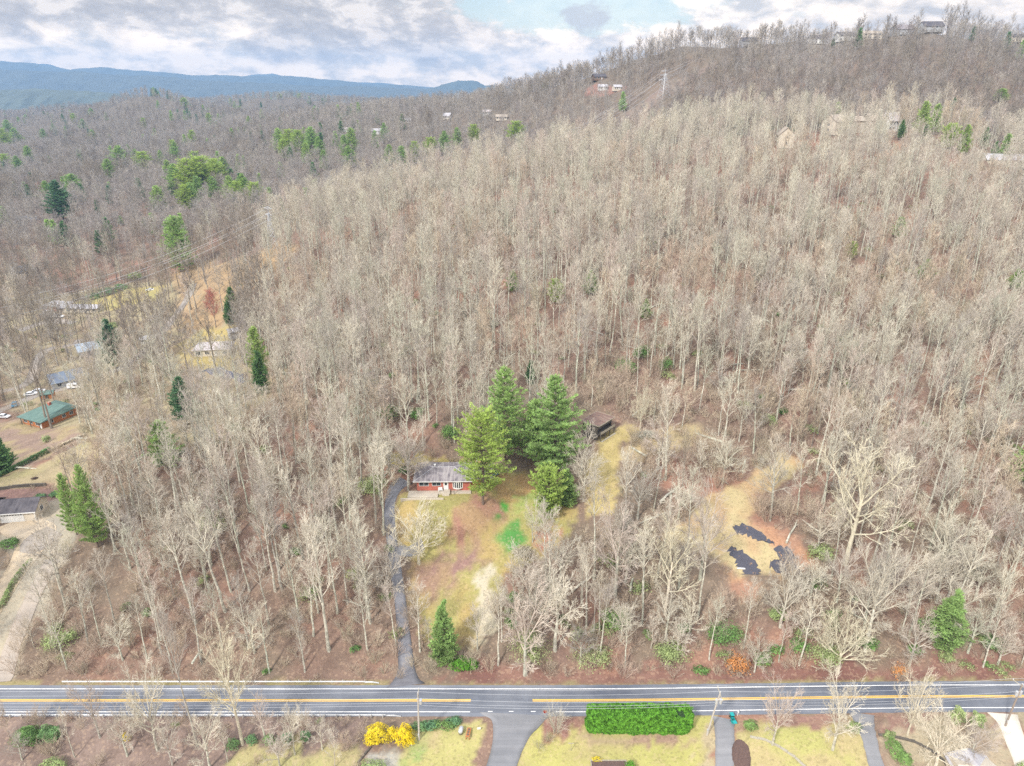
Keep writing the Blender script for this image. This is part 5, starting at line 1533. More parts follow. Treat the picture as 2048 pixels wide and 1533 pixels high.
shrub(2046, 1545, [(0, 0, 1.0, 1.2, 1.0, 1.1)], 600, .13, M['light_leaf'], 'light green shrub at the bottom right corner beside the concrete drive', 'shrub')
shrub(925, 1338, [(0, 0, 1.2, 2.4, 1.6, 1.5), (1.8, .2, .9, 1.6, 1.2, 1.2)], 2300, .16, M['hedge'], 'spreading dark green yew below the cone-shaped evergreen near the driveway', 'yew')
# under the woods along the far verge
for a, b, w, h, m, lab in [(1060, 1310, 3.6, 4.6, 'light_leaf', 'large mixed green thicket right of the dirt strip above the road'), (1180, 1325, 3.4, 3.6, 'light_leaf', 'pale green thicket beside the dark track above the road'), (1228, 1255, 2.6, 5.0, 'green_leaf', 'tall rounded evergreen behind pale stems near the dark track'),
                           (1345, 1320, 3.0, 4.0, 'light_leaf', 'light green thicket below pale branches left of the orange tree'), (1445, 1285, 2.7, 5.2, 'green_leaf', 'bright green evergreen just uphill of the orange-leaved tree'), (1524, 1325, 1.6, 2.6, 'green_leaf', 'small green bush right of the orange-leaved tree'),
                           (1640, 1315, 3.4, 3.2, 'light_leaf', 'wide pale green thicket under sprawling white limbs'), (1600, 1300, 1.8, 2.4, 'green_leaf', 'green bush under the left part of the sprawling white limbs'), (1735, 1295, 1.6, 2.4, 'green_leaf', 'green bush under the right part of the sprawling white limbs'),
                           (1830, 1305, 1.2, 1.6, 'green_leaf', 'little green bush alone on dark litter toward the right'), (1888, 1318, 1.5, 1.8, 'light_leaf', 'light green bush nearest the road toward the right'), (1985, 1295, 2.0, 2.4, 'green_leaf', 'green bush near the right edge above the road'),
                           (618, 1200, 2.0, 3.2, 'light_leaf', 'light green bush left of the driveway half way up the woods'), (715, 1160, 2.0, 3.2, 'light_leaf', 'light green bush among pale trunks beside the driveway'), (125, 1290, 2.8, 3.6, 'light_leaf', 'olive thicket at the left edge of the woods above the far guardrail'),
                           (745, 985, 3.0, 4.2, 'light_leaf', 'green thicket left of the driveway beside the brick house'), (808, 945, 1.1, 1.4, 'green_leaf', 'round clipped shrub at the left corner of the brick house'), (905, 880, 2.6, 4.0, 'green_leaf', 'dark green bush behind the brick house at the wood edge'),
                           (775, 835, 3.0, 4.0, 'green_leaf', 'spreading evergreen up the slope left behind the brick house'), (833, 835, 2.0, 3.0, 'green_leaf', 'small evergreen beside a tall grey trunk behind the brick house'), (425, 1060, 2.6, 3.4, 'light_leaf', 'yellow-green thicket deep in the left woods'),
                           (1250, 745, 2.8, 4.6, 'green_leaf', 'ivy green mass in the woods above the shed'), (1283, 720, 2.2, 5.0, 'green_leaf', 'upright ivy green mass right of the other above the shed'), (1330, 745, 1.6, 5.0, 'green_leaf', 'narrow bright green ivy column in the woods'),
                           (1640, 1120, 2.4, 4.0, 'light_leaf', 'light green bush right of the orange clearing'), (1555, 1240, 1.6, 3.0, 'light_leaf', 'pale green bush below the orange clearing'),
                           (93, 885, 1.1, 2.4, 'light_leaf', 'small conical shrub on the lawn below the green roofed house'), (20, 1095, 1.6, 2.0, 'green_leaf', 'clipped green shrub below the garage at the left edge'),
                           (82, 996, 1.0, 1.2, 'pine_dark', 'small dark shrub at the right end of the garage mulch bed'), (113, 992, 1.2, 1.2, 'pine_dark', 'small dark shrub by the drive behind the garage'),
                           (270, 560, 3.2, 4.6, 'light_leaf', 'yellow-green round tree on the lawn under the conductors'),
                           (190, 598, 3.0, 3.6, 'pine_dark', 'dark evergreen clump at the golden lawn behind the long building'), (215, 590, 3.5, 4.0, 'pine_dark', 'widest dark evergreen clump along the golden lawn'), (245, 580, 3.0, 3.4, 'pine_dark', 'right dark evergreen clump along the golden lawn'),
                           (230, 655, 2.2, 2.6, 'light_leaf', 'olive bush in the brown lawns below the long building')]:
    rg = random.Random(a * 3 + b)
    w *= 1.3
    bl = [(0, 0, h * .45, w, w * .85, h * .5)]
    for k in range(3):
        an = rg.uniform(0, 6.28); bl.append((math.cos(an) * w * .55, math.sin(an) * w * .5, h * rg.uniform(.3, .62), w * .5, w * .5, h * .32))
    shrub(a, b, bl, int(190 * w * h ** .6 + 200), .17 if b > 700 else .3, M[m], lab, 'evergreen_shrub', 'evergreen shrubs in and around the woods', fill=.75 if 1150 < b < 1340 or 700 < b < 900 else .35)

def orange_tree(px, py, h, w, label, n):
    p = at(px, py); t = thing('oak_sapling', label, 'tree', p)
    T, C = bare_wide(px, h, .14, w, .12, 8)
    b = len(T.v); T.v += C.v; T.f += [tuple(b + i for i in f) for f in C.f]; T.m += C.m
    T.build('trunk', M['brush'], t)
    leafy(px, [(0, 0, h * .55, w * .7, w * .7, h * .42), (w * .4, 0, h * .45, w * .4, w * .4, h * .3), (-w * .4, .3, h * .5, w * .4, w * .4, h * .3)], n, .15, fill=.75).build('crown', M['orange_leaf'], t)
orange_tree(1474, 1352, 5.6, 3.3, 'low tree still holding orange-brown leaves at the wooded verge', 1500)
orange_tree(1795, 1366, 5.2, 2.2, 'sparser orange-leaved sapling at the verge farther right', 420)

# hedge row, terraces and beds on the left
def hedge_row(line, w, h, m, label, n):
    pts = resample([(at(a, b).x, at(a, b).y) for a, b in line], .5)
    rg = random.Random(len(pts)); p0 = Vector((pts[0][0], pts[0][1], H(pts[0][0], pts[0][1])))
    t = thing('hedge', label, 'hedge', p0)
    mb = MB()
    for _ in range(n):
        i = rg.randrange(len(pts)); x, y = pts[i]
        a = rg.uniform(0, math.pi); r = 1 - .3 * rg.random() ** 2
        dx = math.cos(a) * w * r; z = math.sin(a) * h * r
        c = Vector((x + dx * .5 + rg.uniform(-.3, .3), y + dx * .8 + rg.uniform(-.3, .3), H(x, y) + max(z + vn(x, y) * .3, .05))) - p0
        nr = Vector((math.cos(a) * .6, math.cos(a), math.sin(a) + .3)).normalized(); nr = dev(nr, rg.uniform(0, 1), rg)
        a_ = perp(nr, rg); e = nr.cross(a_); s = rg.uniform(.1, .22)
        mb.add([tuple(c - a_ * s), tuple(c + e * s * .6), tuple(c + a_ * s), tuple(c - e * s * .6)], [(0, 1, 2, 3)])
    mb.build('foliage', m, t)
hedge_row([(-30, 968), (20, 945), (60, 925), (98, 905)], 1.1, 1.5, M['pine_dark'], 'long dark green hedge between the two lawns at the left edge', 5200)
hedge_row([(100, 904), (125, 892), (150, 880), (170, 872)], .8, .8, M['brush'], 'low scrubby hedge continuing the dark one toward the woods', 1600)
hedge_row([(5, 1215), (20, 1180), (40, 1150), (60, 1125)], .8, .9, M['light_leaf'], 'scrubby grey-green hedge between the two gravel drives', 1500)
def wall_run(line, h, w, m, label, name='retaining_wall', cat='wall'):
    pts = resample([(at(a, b).x, at(a, b).y) for a, b in line], 1.0)
    p0 = Vector((pts[0][0], pts[0][1], H(pts[0][0], pts[0][1]))); mb = MB(); rg = random.Random(3)
    for (x0, y0), (x1, y1) in zip(pts, pts[1:]):
        z = (H(x0, y0) + H(x1, y1)) / 2
        d = Vector((x1 - x0, y1 - y0)); nrm = Vector((-d.y, d.x)).normalized() * w / 2
        hh = h + rg.uniform(-.04, .04)
        q = [(x0 - nrm.x, y0 - nrm.y), (x1 - nrm.x, y1 - nrm.y), (x1 + nrm.x, y1 + nrm.y), (x0 + nrm.x, y0 + nrm.y)]
        mb.prism([(a - p0.x, b - p0.y) for a, b in q], z - .5 - p0.z, z + hh - p0.z)
    o = mb.build(name, m); o.location = p0
    return tag(o, label, cat)
wall_run([(-30, 984), (10, 979), (50, 974), (93, 972)], .8, .4, M['wood_dark'], 'dark timber retaining wall above the mulch bed at the left edge')
wall_run([(66, 1110), (82, 1113)], .5, .4, M['wood_dark'], 'short dark log at the head of the bed between the gravel drives', 'log', 'log')
wall_run([(1500, 1474), (1530, 1480), (1560, 1495), (1590, 1515), (1610, 1535), (1625, 1560)], .13, .5, M['wood_light'], 'curved stone edging across the yellow lawn toward the bottom edge', 'garden_edging', 'edging')
wall_run([(1757, 1470), (1790, 1474), (1830, 1484), (1860, 1500), (1885, 1520), (1905, 1545)], .16, .55, M['wood_dark'], 'curved dark stone edging on the brown lawn by the white roof', 'garden_edging', 'edging')
wall_run([(716, 1528), (730, 1510), (742, 1496)], .35, .3, M['wood_dark'], 'dark timber edging beside the grey gravel patch', 'garden_edging', 'edging')
# boards, planter, bed, bin, signs and other small things
p = at(1480, 1510)
ribbon('mulch_bed', pxline([(1480, 1480, .5), (1480, 1485, 2.0), (1481, 1495, 2.9), (1482, 1510, 3.3), (1484, 1530, 3.0), (1485, 1545, 1.8), (1485, 1552, .5)]), M['mulch'], lift=.09, rough_edge=.15, kind=None, label='dark oval mulch bed right of the lower driveway', cat='flower bed')
t = thing('planter', 'wooden raised planter box at the bottom edge of the lawn', 'planter', at(1218, 1535))
for a in [(-3.2, 3.2, 1.0, 1.12), (-3.2, 3.2, -1.12, -1.0), (-3.2, -3.08, -1, 1), (3.08, 3.2, -1, 1)]:
    MB().box(*a, -.3, .5).build('side_board', M['wood_light'], t)
MB().box(-3.07, 3.07, -.99, .99, -.3, .34).build('soil', M['mulch'], t)
t = thing('clothes_post', 'short pale T-shaped post standing alone on the lawn', 'post', at(1142, 1502))
MB().cyl(0, 0, -.3, 1.9, .05).build('post', M['wood_light'], t); MB().box(-.55, .45, -.05, .05, 1.8, 1.9).build('crossbar', M['wood_light'], t)
t = thing('wheelie_bin', 'bright teal wheeled bin with its lid open beside the lower driveway', 'bin', at(1465, 1446), R(8))
b = MB(); b.add([(-.26, -.3, .08), (.26, -.3, .08), (.26, .3, .08), (-.26, .3, .08), (-.33, -.40, 1.02), (.33, -.40, 1.02), (.33, .38, 1.02), (-.33, .38, 1.02)], [(0, 3, 2, 1), (0, 1, 5, 4), (1, 2, 6, 5), (2, 3, 7, 6), (3, 0, 4, 7)])
b.build('body', M['teal'], t); MB().box(-.35, .35, -1.1, -.40, .95, 1.02).build('lid', M['teal'], t)
MB().box(-.28, .28, -.34, .3, .6, .64).build('inside', M['teal_lid'], t)
for s in (-.3, .3): MB().tube([(s - .03, .36, .12), (s + .03, .36, .12)], [.12, .12], 12).build('wheel', M['tyre'], t)
t = thing('wheelie_bin', 'darker teal wheeled bin right at the road edge behind the open one', 'bin', at(1463, 1437), R(4))
b = MB(); b.add([(-.26, -.3, .08), (.26, -.3, .08), (.26, .3, .08), (-.26, .3, .08), (-.33, -.40, 1.02), (.33, -.40, 1.02), (.33, .38, 1.02), (-.33, .38, 1.02)], [(0, 3, 2, 1), (0, 1, 5, 4), (1, 2, 6, 5), (2, 3, 7, 6), (3, 0, 4, 7)])
b.build('body', M['teal_lid'], t); MB().box(-.35, .35, -.42, .42, 1.02, 1.09).build('lid', M['teal'], t)
for s in (-.3, .3): MB().tube([(s - .03, .36, .12), (s + .03, .36, .12)], [.12, .12], 12).build('wheel', M['tyre'], t)
t = thing('propane_tank', 'silver tank on legs in the corner lawn beside a wooden stand', 'tank', at(922, 1466), R(80))
MB().tube([(-.75, 0, .75), (-.62, 0, .75), (-.5, 0, .75), (.5, 0, .75), (.62, 0, .75), (.75, 0, .75)], [.12, .34, .42, .42, .34, .12], 16).build('tank', M['galv'], t, smooth=True)
for s in (-.4, .4): MB().box(s - .06, s + .06, -.3, .3, 0, .42).build('leg', M['wood_dark'], t)
t = thing('log_stand', 'orange-brown wooden stand with a dark slatted top right of the silver tank', 'wooden stand', at(937, 1470), R(82))
MB().box(-1.0, 1.0, -.36, .36, .55, .68).build('top', M['orange_siding'], t)
for x in (-.55, 0, .55): MB().box(x - .18, x + .18, -.16, .16, .69, .76).build('slot', M['wood_dark'], t)
for x in (-.9, .9):
    for y in (-.3, .3): MB().box(x - .06, x + .06, y - .06, y + .06, -.2, .55).build('leg', M['orange_siding'], t)
t = thing('sign', 'small blank white sign board on a stake in the corner lawn', 'sign', at(958, 1462), R(10))
MB().box(-.32, .32, -.02, .02, .35, .85).build('panel', M['white'], t); MB().box(-.03, .03, .021, .06, -.2, .8).build('stake', M['wood_light'], t)
t = thing('culvert_marker', 'small white marker stake at the foot of the right yellow bush', 'stake', at(823, 1491))
MB().box(-.07, .07, -.05, .05, -.1, .95).build('stake', M['white'], t); MB().box(-.08, .08, -.06, .06, .95, 1.0).build('cap', M['galv'], t)
t = thing('mailbox', 'white mailbox on a short post at the road edge right of the teal bins', 'mailbox', at(1475, 1432))
MB().box(-.05, .05, -.05, .05, -.2, 1.0).build('post', M['white'], t); MB().box(-.12, .12, -.25, .25, 1.0, 1.25).build('box', M['white'], t, bevel=.04)
t = thing('street_sign', 'small red sign on a post behind the bare lilac at the side street corner', 'sign', at(1090, 1440))
MB().cyl(0, 0, -.2, 2.0, .03, 8).build('post', M['galv'], t); MB().prism([(.38 * math.cos(a), .38 * math.sin(a)) for a in [R(22.5 + 45 * k) for k in range(8)]], 0, .03).build('panel', M['lamp_red'], t).matrix_local = Matrix.Translation((0, -.05, 2.1)) @ Matrix.Rotation(R(90), 4, 'X')
t = thing('house', 'small building with pale grey gable roof cut off by the bottom edge', 'house', at(1945, 1562), R(-4))
walls(MB(), 6.6, 6.2, 2.3, 1.5, True).build('wall', M['cream'], t)
rf = MB(); gable_roof(rf, 6.2, 6.6, 2.3, 1.5, .4); rf.v = [(-y, x, z) for x, y, z in rf.v]; rf.build('roof', M['roof_light'], t)
for x, y, m, lab in [(1482, 1138, 'white', 'white board lying on leaves at the edge of the dark paving')]:
    o = MB().box(-.9, .9, -.2, .2, 0.03, .16).build('board', M[m]); o.location = at(x, y); o.rotation_euler = (0, 0, R(-8)); tag(o, lab, 'board')
def pile(px, py, w, h, n, m, label, L=2.2):
    rg = random.Random(px); mb = MB(); p = at(px, py)
    for _ in range(n):
        a = rg.uniform(0, 6.28); r = w * rg.random() ** .7
        c = Vector((r * math.cos(a), r * math.sin(a) * .7, h * (1 - r / w) * rg.random() + .1)); d = Vector((rg.uniform(-1, 1), rg.uniform(-1, 1), rg.uniform(-.25, .45))).normalized() * L * rg.uniform(.3, .7)
        mb.tube([c - d, c + Vector((0, 0, rg.uniform(-.1, .2))), c + d], [rg.uniform(.02, .06), .04, .01], 3, cap=False)
    o = mb.build('brush_pile', m); o.location = p
    return tag(o, label, 'brush pile')
pile(1047, 1106, 2.3, 1.6, 420, M['brush'], 'heap of cut brown branches on the lawn below the bright green grass')
pile(815, 938, 2.2, .7, 160, M['dark_twig'], 'low dark heap of prunings on golden grass left of the brick house')
pile(70, 958, .9, .3, 60, M['mulch'], 'small dark heap on the golden lawn above the garage', .8)
pile(1290, 870, 3.0, .8, 260, M['twig'], 'fallen grey limbs under the tree beside the golden field', 3)
# ================================================================== trees placed one by one
def T_at(key, h0, px, py, pyt, name, label, cat='tree', group=None, rz=None, wide=1.0, hmin=None):
    p = at(px, py)
    h = height_to(p, pyt)
    s = h / h0
    w = s * wide
    return put_tree(key, name, label, cat, p, w, rz if rz is not None else (px * 7 % 628) / 100, group, sz=s)
EG = []          # ground positions of the placed trees
FRONT = []       # (x, y, half width, length towards the camera) kept open before a placed thing
def E(key, h0, px, py, pyt, label, wide=1.0, name='pine_tree', group='evergreen trees'):
    o = T_at(key, h0, px, py, pyt, name, label, group=group, wide=wide); EG.append((o.location.x, o.location.y, 3.0)); FRONT.append((o.location.x, o.location.y, 3.4 if o.location.y < 300 else 4.5, 14.0 if o.location.y < 300 else 34.0)); return o
# the grove by the brick house
E('loose0', 25, 966, 1008, 826, 'tall yellow-green pine standing alone in front of the brick house\'s right end', 1.0)
E('wpine0', 26, 1010, 925, 733, 'tallest bright green pine, its top left of the other big one behind the lawn', .98)
E('wpine1', 26, 1108, 945, 752, 'big feathery pine at the right of the grove beside the shed', 1.05)
E('wpine2', 18, 1068, 918, 800, 'smaller pine filling the gap between the two big feathery ones', 1.0)
E('loose1', 12, 1095, 1040, 940, 'yellow-green bushy pine in front of the grove on the lawn', .82)
E('dense0', 11, 1133, 1010, 938, 'dark green cone-shaped evergreen touching the yellow-green bushy pine', 1.25)
E('dense0', 11, 890, 1325, 1203, 'cone-shaped bright evergreen above the road, right of the driveway', .82)
E('wpine1', 26, 197, 1095, 932, 'larger of the two feathery pines beside the gravel drive', .62)
E('wpine2', 18, 154, 1070, 948, 'slimmer pine left of the larger one beside the gravel drive', .55)
E('wpine2', 18, 335, 935, 842, 'light green pine alone in the upper left woods', 1.25)
E('tallpine', 20, 375, 850, 755, 'tall dark blue-green pine left of the woods, below the patchy roof', 1.2)
E('wpine2', 18, 520, 752, 654, 'slender yellow-green topped pine right of the house with the patchy roof', .9)
E('dense1', 12, 525, 790, 700, 'dark evergreen directly below the slender yellow-green topped pine', .8)
E('tallpine', 20, 232, 740, 640, 'dark pine beside the pale blue metal roof', 1.1)
E('dense0', 11, 1885, 1290, 1185, 'bright green round-topped evergreen toward the right above the road', 1.3)
E('dense1', 12, 10, 945, 872, 'dark green conifer at the left edge beside the long hedge', 1.2)
E('wpine2', 18, 2052, 975, 862, 'yellow-green pine cut off by the right edge', 1.1)
E('wpine2', 18, 362, 545, 433, 'tall bright pine beside the conductors left of the slim tower', 1.15)
E('dense1', 12, 137, 492, 442, 'pointed dark green conifer alone at the upper left', 1.2)
E('tallpine', 20, 128, 445, 362, 'broad flat-topped pine group member highest at the upper left', 1.6)
E('tallpine', 20, 470, 640, 575, 'dark pine above the red-twigged tree', 1.1)
E('dense1', 12, 460, 650, 600, 'small dark conifer right under the pine above the red-twigged tree', .9)
E('dense1', 12, 1060, 770, 720, 'small green conifer in the woods just right above the big grove', .8)
E('loose1', 12, 1635, 255, 213, 'lone yellow-green pine at the left end of the hilltop houses', 1.3)
E('wpine2', 18, 1840, 275, 203, 'left one of the twin dark spruces at the hilltop right of the white gable', 1.0)
E('wpine2', 18, 1865, 270, 208, 'right one of the twin dark spruces at the hilltop', .9)
E('tallpine', 20, 1800, 282, 240, 'small dark pine between the white gable and the twin spruces', .9)
E('tallpine', 20, 1845, 292, 248, 'round dark pine just below the twin spruces', 1.2)
E('loose1', 12, 1895, 300, 250, 'light green pine right of the twin spruces', 1.0)
E('wpine2', 18, 1925, 310, 250, 'dark leaning spruce down the slope from the twin spruces', .9)
E('loose1', 12, 1888, 298, 270, 'small yellow-green pine low below the twin spruces', 1.1)
E('tallpine', 20, 1965, 300, 255, 'dark pine with bare lower stem beside a pale trunk at the right', 1.0)
E('dense1', 12, 1905, 222, 196, 'dark evergreen behind the hilltop toward the distant ridge', 2.0)
E('wpine2', 18, 2005, 328, 268, 'pointed spruce directly behind the wide light grey roof', .95)
E('dense1', 12, 1985, 322, 283, 'shorter spruce left of the pointed one behind the light grey roof', .95)
E('tallpine', 20, 2035, 292, 246, 'green pine at the right edge above the light grey roof', 1.5)
E('loose1', 12, 1780, 262, 242, 'small yellowish pine in front of the hilltop houses', .9)
# evergreens scattered through the distant woods
FE = [(245, 345, 300, 1.4), (275, 335, 305, 1.2), (222, 365, 325, 1.2), (290, 350, 312, 1.4), (325, 340, 308, .9), (355, 335, 292, .9), (350, 322, 288, .8), (388, 300, 268, .8), (290, 262, 246, .9), (190, 292, 265, 1.3), (168, 262, 245, 1.2), (185, 238, 225, 1.2),
      (358, 400, 340, 1.2), (385, 395, 332, 1.3), (410, 390, 325, 1.3), (435, 385, 330, 1.2), (450, 360, 322, 1.2), (385, 420, 375, 1.0), (400, 405, 365, 1.1), (430, 405, 368, 1.0), (395, 345, 320, 1.3), (340, 365, 335, 1.0),
      (465, 405, 365, 1.2), (490, 400, 362, 1.2), (480, 420, 385, 1.1), (515, 425, 380, 1.1), (320, 425, 388, 1.2), (375, 425, 398, 1.1), (243, 452, 422, 1.2), (292, 460, 432, .9), (150, 395, 360, 1.6), (100, 410, 370, 1.2),
      (560, 305, 265, 1.1), (580, 308, 268, 1.2), (600, 312, 270, 1.2), (625, 312, 264, 1.2), (640, 318, 280, 1.1), (570, 322, 295, 1.0), (615, 330, 300, 1.0), (705, 308, 265, 1.0), (690, 315, 280, .9), (500, 262, 240, .9), (425, 265, 242, 1.0), (420, 252, 238, 1.0),
      (780, 335, 308, 1.0), (805, 338, 308, 1.2), (830, 330, 308, .8), (862, 322, 300, 1.2), (890, 308, 288, 1.2), (948, 296, 272, 1.0), (700, 338, 320, 1.4), (650, 345, 330, .9), (770, 288, 280, .9), (915, 300, 285, .9), (1032, 292, 280, 1.4),
      (20, 275, 240, 1.4), (12, 300, 262, 1.2), (35, 290, 262, 1.3), (60, 325, 300, 1.2), (15, 345, 315, 1.3), (40, 350, 318, 1.2), (90, 285, 262, 1.2), (110, 272, 255, 1.0), (1060, 188, 172, 1.0), (1090, 184, 168, 1.0), (1665, 96, 76, 1.0),
      (2000, 205, 190, 2.0), (55, 250, 235, 1.2), (150, 250, 236, 1.0), (480, 232, 222, 1.2), (370, 218, 210, 1.4), (560, 200, 190, 1.6), (600, 200, 190, 1.6), (1110, 610, 588, 1.0), (1025, 585, 560, 1.0), (1180, 590, 565, .9), (1795, 480, 455, 1.2), (1850, 560, 535, 1.3), (2030, 580, 552, 1.3), (1290, 640, 610, .9), (1700, 520, 498, 1.0)]
KEYS = [('loose0', 25), ('wpine2', 18), ('wpine1', 26), ('wpine0', 26)]
def landmark_word(px, py):
    if py > 450: return 'near slope' 
    if px < 220: return 'far left woods'
    if px < 345: return 'left woods'
    if px < 470: return 'woods under the left hill'
    if px < 720: return 'woods beside the white hillside house'
    if px < 1100: return 'valley behind the near slope'
    return 'distant ridge'
ORD = ['first', 'second', 'third', 'fourth', 'fifth', 'sixth', 'seventh', 'eighth', 'ninth', 'tenth', 'eleventh', 'twelfth', 'thirteenth', 'fourteenth', 'fifteenth', 'sixteenth', 'seventeenth', 'eighteenth', 'nineteenth', 'twentieth',
       'twenty-first', 'twenty-second', 'twenty-third', 'twenty-fourth', 'twenty-fifth', 'twenty-sixth', 'twenty-seventh', 'twenty-eighth', 'twenty-ninth', 'thirtieth'] + ['thirty-' + w for w in 'first second third fourth fifth sixth seventh eighth ninth'.split()] + ['fortieth'] + ['forty-' + w for w in 'first second third fourth fifth sixth seventh eighth ninth'.split()]
rt0 = random.Random(3)
_zones = {}
for e in FE: _zones.setdefault(landmark_word(e[0], e[1]), []).append(e)
for zn, L_ in _zones.items():
    for k, (px, py, pyt, w) in enumerate(sorted(L_)):
        key, h0 = KEYS[(px + py) % 4]
        cn = {'loose0': 'yellow-green pine', 'wpine2': 'pointed pine', 'wpine1': 'feathery pine', 'wpine0': 'broad green pine'}[key]
        if px == 1665: E('dense1', 12, px, py, pyt, 'pointed dark conifer between the white ridge-top houses', .9); continue
        p = at(px, py)
        if (py < 205) and px > 700:
            p = brow(px, 700, 1000)
        # these stand among trees: drop them to the ground, keep the top where it shows
        hh = max(height_to(p, pyt), 8.0)
        hh = min(hh, 26.0)
        hh = max(hh * 1.2, 21.0 if py > 215 else 11) if py < 450 else rt0.uniform(7, 10)
        o = put_tree(key, 'pine_tree', '%s, %s from the left in the %s' % (cn, ORD[k], zn), 'tree', p, hh / h0 * w * (1.2 if key != 'loose1' else .75), px % 6, 'evergreens in the distant woods', sz=hh / h0)
        FRONT.append((p.x, p.y, 5.0 * w, 26.0 if p.y > 420 else 14))
# bare trees one can tell apart
BT = 'single bare trees'
def B(key, h0, px, py, pyt, label, wide=1.0, rz=None, name='bare_tree'):
    o = T_at(key, h0, px, py, pyt, name, label, group=BT, wide=wide, rz=rz); EG.append((o.location.x, o.location.y, 3.5)); return o
B('palewide2', 15, 838, 1128, 985, 'wide pale-limbed tree on the front lawn before the brick house', 1.0)
B('palewide', 20, 1690, 1130, 850, 'tallest white-limbed tree right of the orange clearing', 1.0)
B('wide2', 19, 1230, 1190, 985, 'broad yellowish bare tree right of the bright lawn', .9)
B('wide0', 16, 1275, 1040, 900, 'two-stemmed grey bare tree standing in the golden field', .8)
B('dark1', 19, 1365, 975, 880, 'thin dark-stemmed tree in the brush right of the golden field', .9)
B('palewide', 20, 1330, 1230, 1020, 'pale bare tree left of the orange clearing', .8)
B('wide2', 19, 1400, 1160, 960, 'wide pale tree at the left rim of the orange clearing', .85)
B('palewide2', 15, 1675, 1345, 1195, 'sprawling white-limbed tree hanging over the verge', 1.0)
B('wide2', 19, 1730, 1300, 1060, 'big fan-crowned tree on the right half above the road', .75)
B('wide0', 16, 1560, 1255, 1115, 'pale fan-shaped tree in front of the dark paving', .85)
B('palewide2', 15, 1280, 860, 755, 'grey snag-like tree at the head of the golden field', .6)
B('wide0', 16, 1065, 1085, 985, 'small round bare tree on the lawn by the bright green patch', .55)
B('wide1', 14, 1050, 1350, 1170, 'pale bare tree with drooping limbs above the side street mouth', .9)
B('wide1', 14, 1110, 1300, 1120, 'dense pale bare tree beside the dirt strip', .9)
B('tall2', 20, 658, 1300, 1060, 'tall thick-stemmed tree left of the driveway', 1.0)
B('tall6', 25, 1395, 1235, 1040, 'tall pale tree behind the orange-leaved one', .8)
B('wide1', 14, 955, 1300, 1195, 'twiggy bare tree right of the cone-shaped evergreen', .7)
B('dark0', 17, 430, 735, 610, 'dark forked tree standing over the patchy roof', .75)
B('dark0', 17, 470, 720, 640, 'second dark tree at the right end of the patchy roof', .6)
B('dark1', 19, 95, 852, 700, 'bare trunk left of its twin before the green roofed house', .9)
B('dark1', 19, 104, 857, 700, 'bare trunk right of its twin before the green roofed house', .9, rz=2.0)
B('wide0', 16, 330, 720, 620, 'round grey bare tree left of the patchy roof', 1.0)
B('redtree', 13, 432, 655, 595, 'red-twigged tree above the patchy roof', 1.0)
B('dark0', 17, 382, 620, 530, 'dark leaning tree on the orange lawn under the conductors', .9)
B('dark0', 17, 290, 665, 580, 'dark bare tree over the lawn right of the long building', .9)
B('redtree', 13, 85, 400, 372, 'small rusty red tree beside the broad upper left pine', 1.2)
B('wide1', 14, 125, 1180, 1030, 'slanting bare tree over the gravel drive', .9)
B('wide1', 14, 165, 960, 880, 'spreading bare tree at the end of the scrubby hedge', 1.1)
B('wide1', 14, 255, 930, 820, 'grey fan-shaped tree behind the light green lone pine', 1.0)
# trees on the near side of the road, their crowns over the asphalt
B('wide0', 16, 315, 1500, 1300, 'leftmost of the big pale trees rising in front of the road', .55)
B('tall6', 25, 395, 1492, 1240, 'pale trunk just left of the tallest tree in front of the road', .55)
B('palewide', 20, 485, 1488, 1225, 'tallest pale tree in front of the road, forked over the asphalt', .62)
B('wide1', 14, 420, 1535, 1420, 'bushy bare tree at the bottom edge under the tallest pale tree', .8)
B('wide1', 14, 200, 1475, 1345, 'thin pale tree in front of the road near the left end', .6)
B('wide1', 14, 590, 1510, 1400, 'slim bare tree in front of the road before the yellow bushes', .6)
B('wide0', 16, 1545, 1490, 1345, 'pale many-stemmed tree right of the teal bins', .62)
B('wide0', 16, 1665, 1500, 1340, 'pale many-stemmed tree left of the worn drive', .70)
B('palewide2', 15, 1815, 1470, 1315, 'pale wide tree in front of the road by the yellow-green shrubs', .55)
B('palewide2', 15, 1870, 1535, 1400, 'low sprawling pale tree between the yellow-green shrubs and the white roof', .95)
for k, (px, py, pyt, key, h0) in enumerate([(45, 1520, 1455, 'wide1', 14), (150, 1515, 1425, 'tall5', 18), (255, 1512, 1405, 'wide0', 16), (345, 1530, 1440, 'wide1', 14), (455, 1525, 1440, 'tall5', 18), (530, 1478, 1395, 'wide1', 14), (560, 1535, 1450, 'wide0', 16), (645, 1500, 1425, 'wide1', 14), (670, 1535, 1470, 'small0', 10), (20, 1478, 1420, 'small1', 8), (285, 1470, 1400, 'small0', 10), (380, 1475, 1415, 'small1', 8)]):
    B(key, h0, px, py, pyt, 'small bare tree below the near guardrail, %s small one from the left' % ORD[sorted([45, 150, 255, 345, 455, 530, 560, 645, 670, 20, 285, 380]).index(px)], .85)
for px, py, lab in [(1935, 1530, 'pale arching bare tree left of the concrete drive')]:
    B('wide1', 14, px, py, 1440, lab, 1.1)
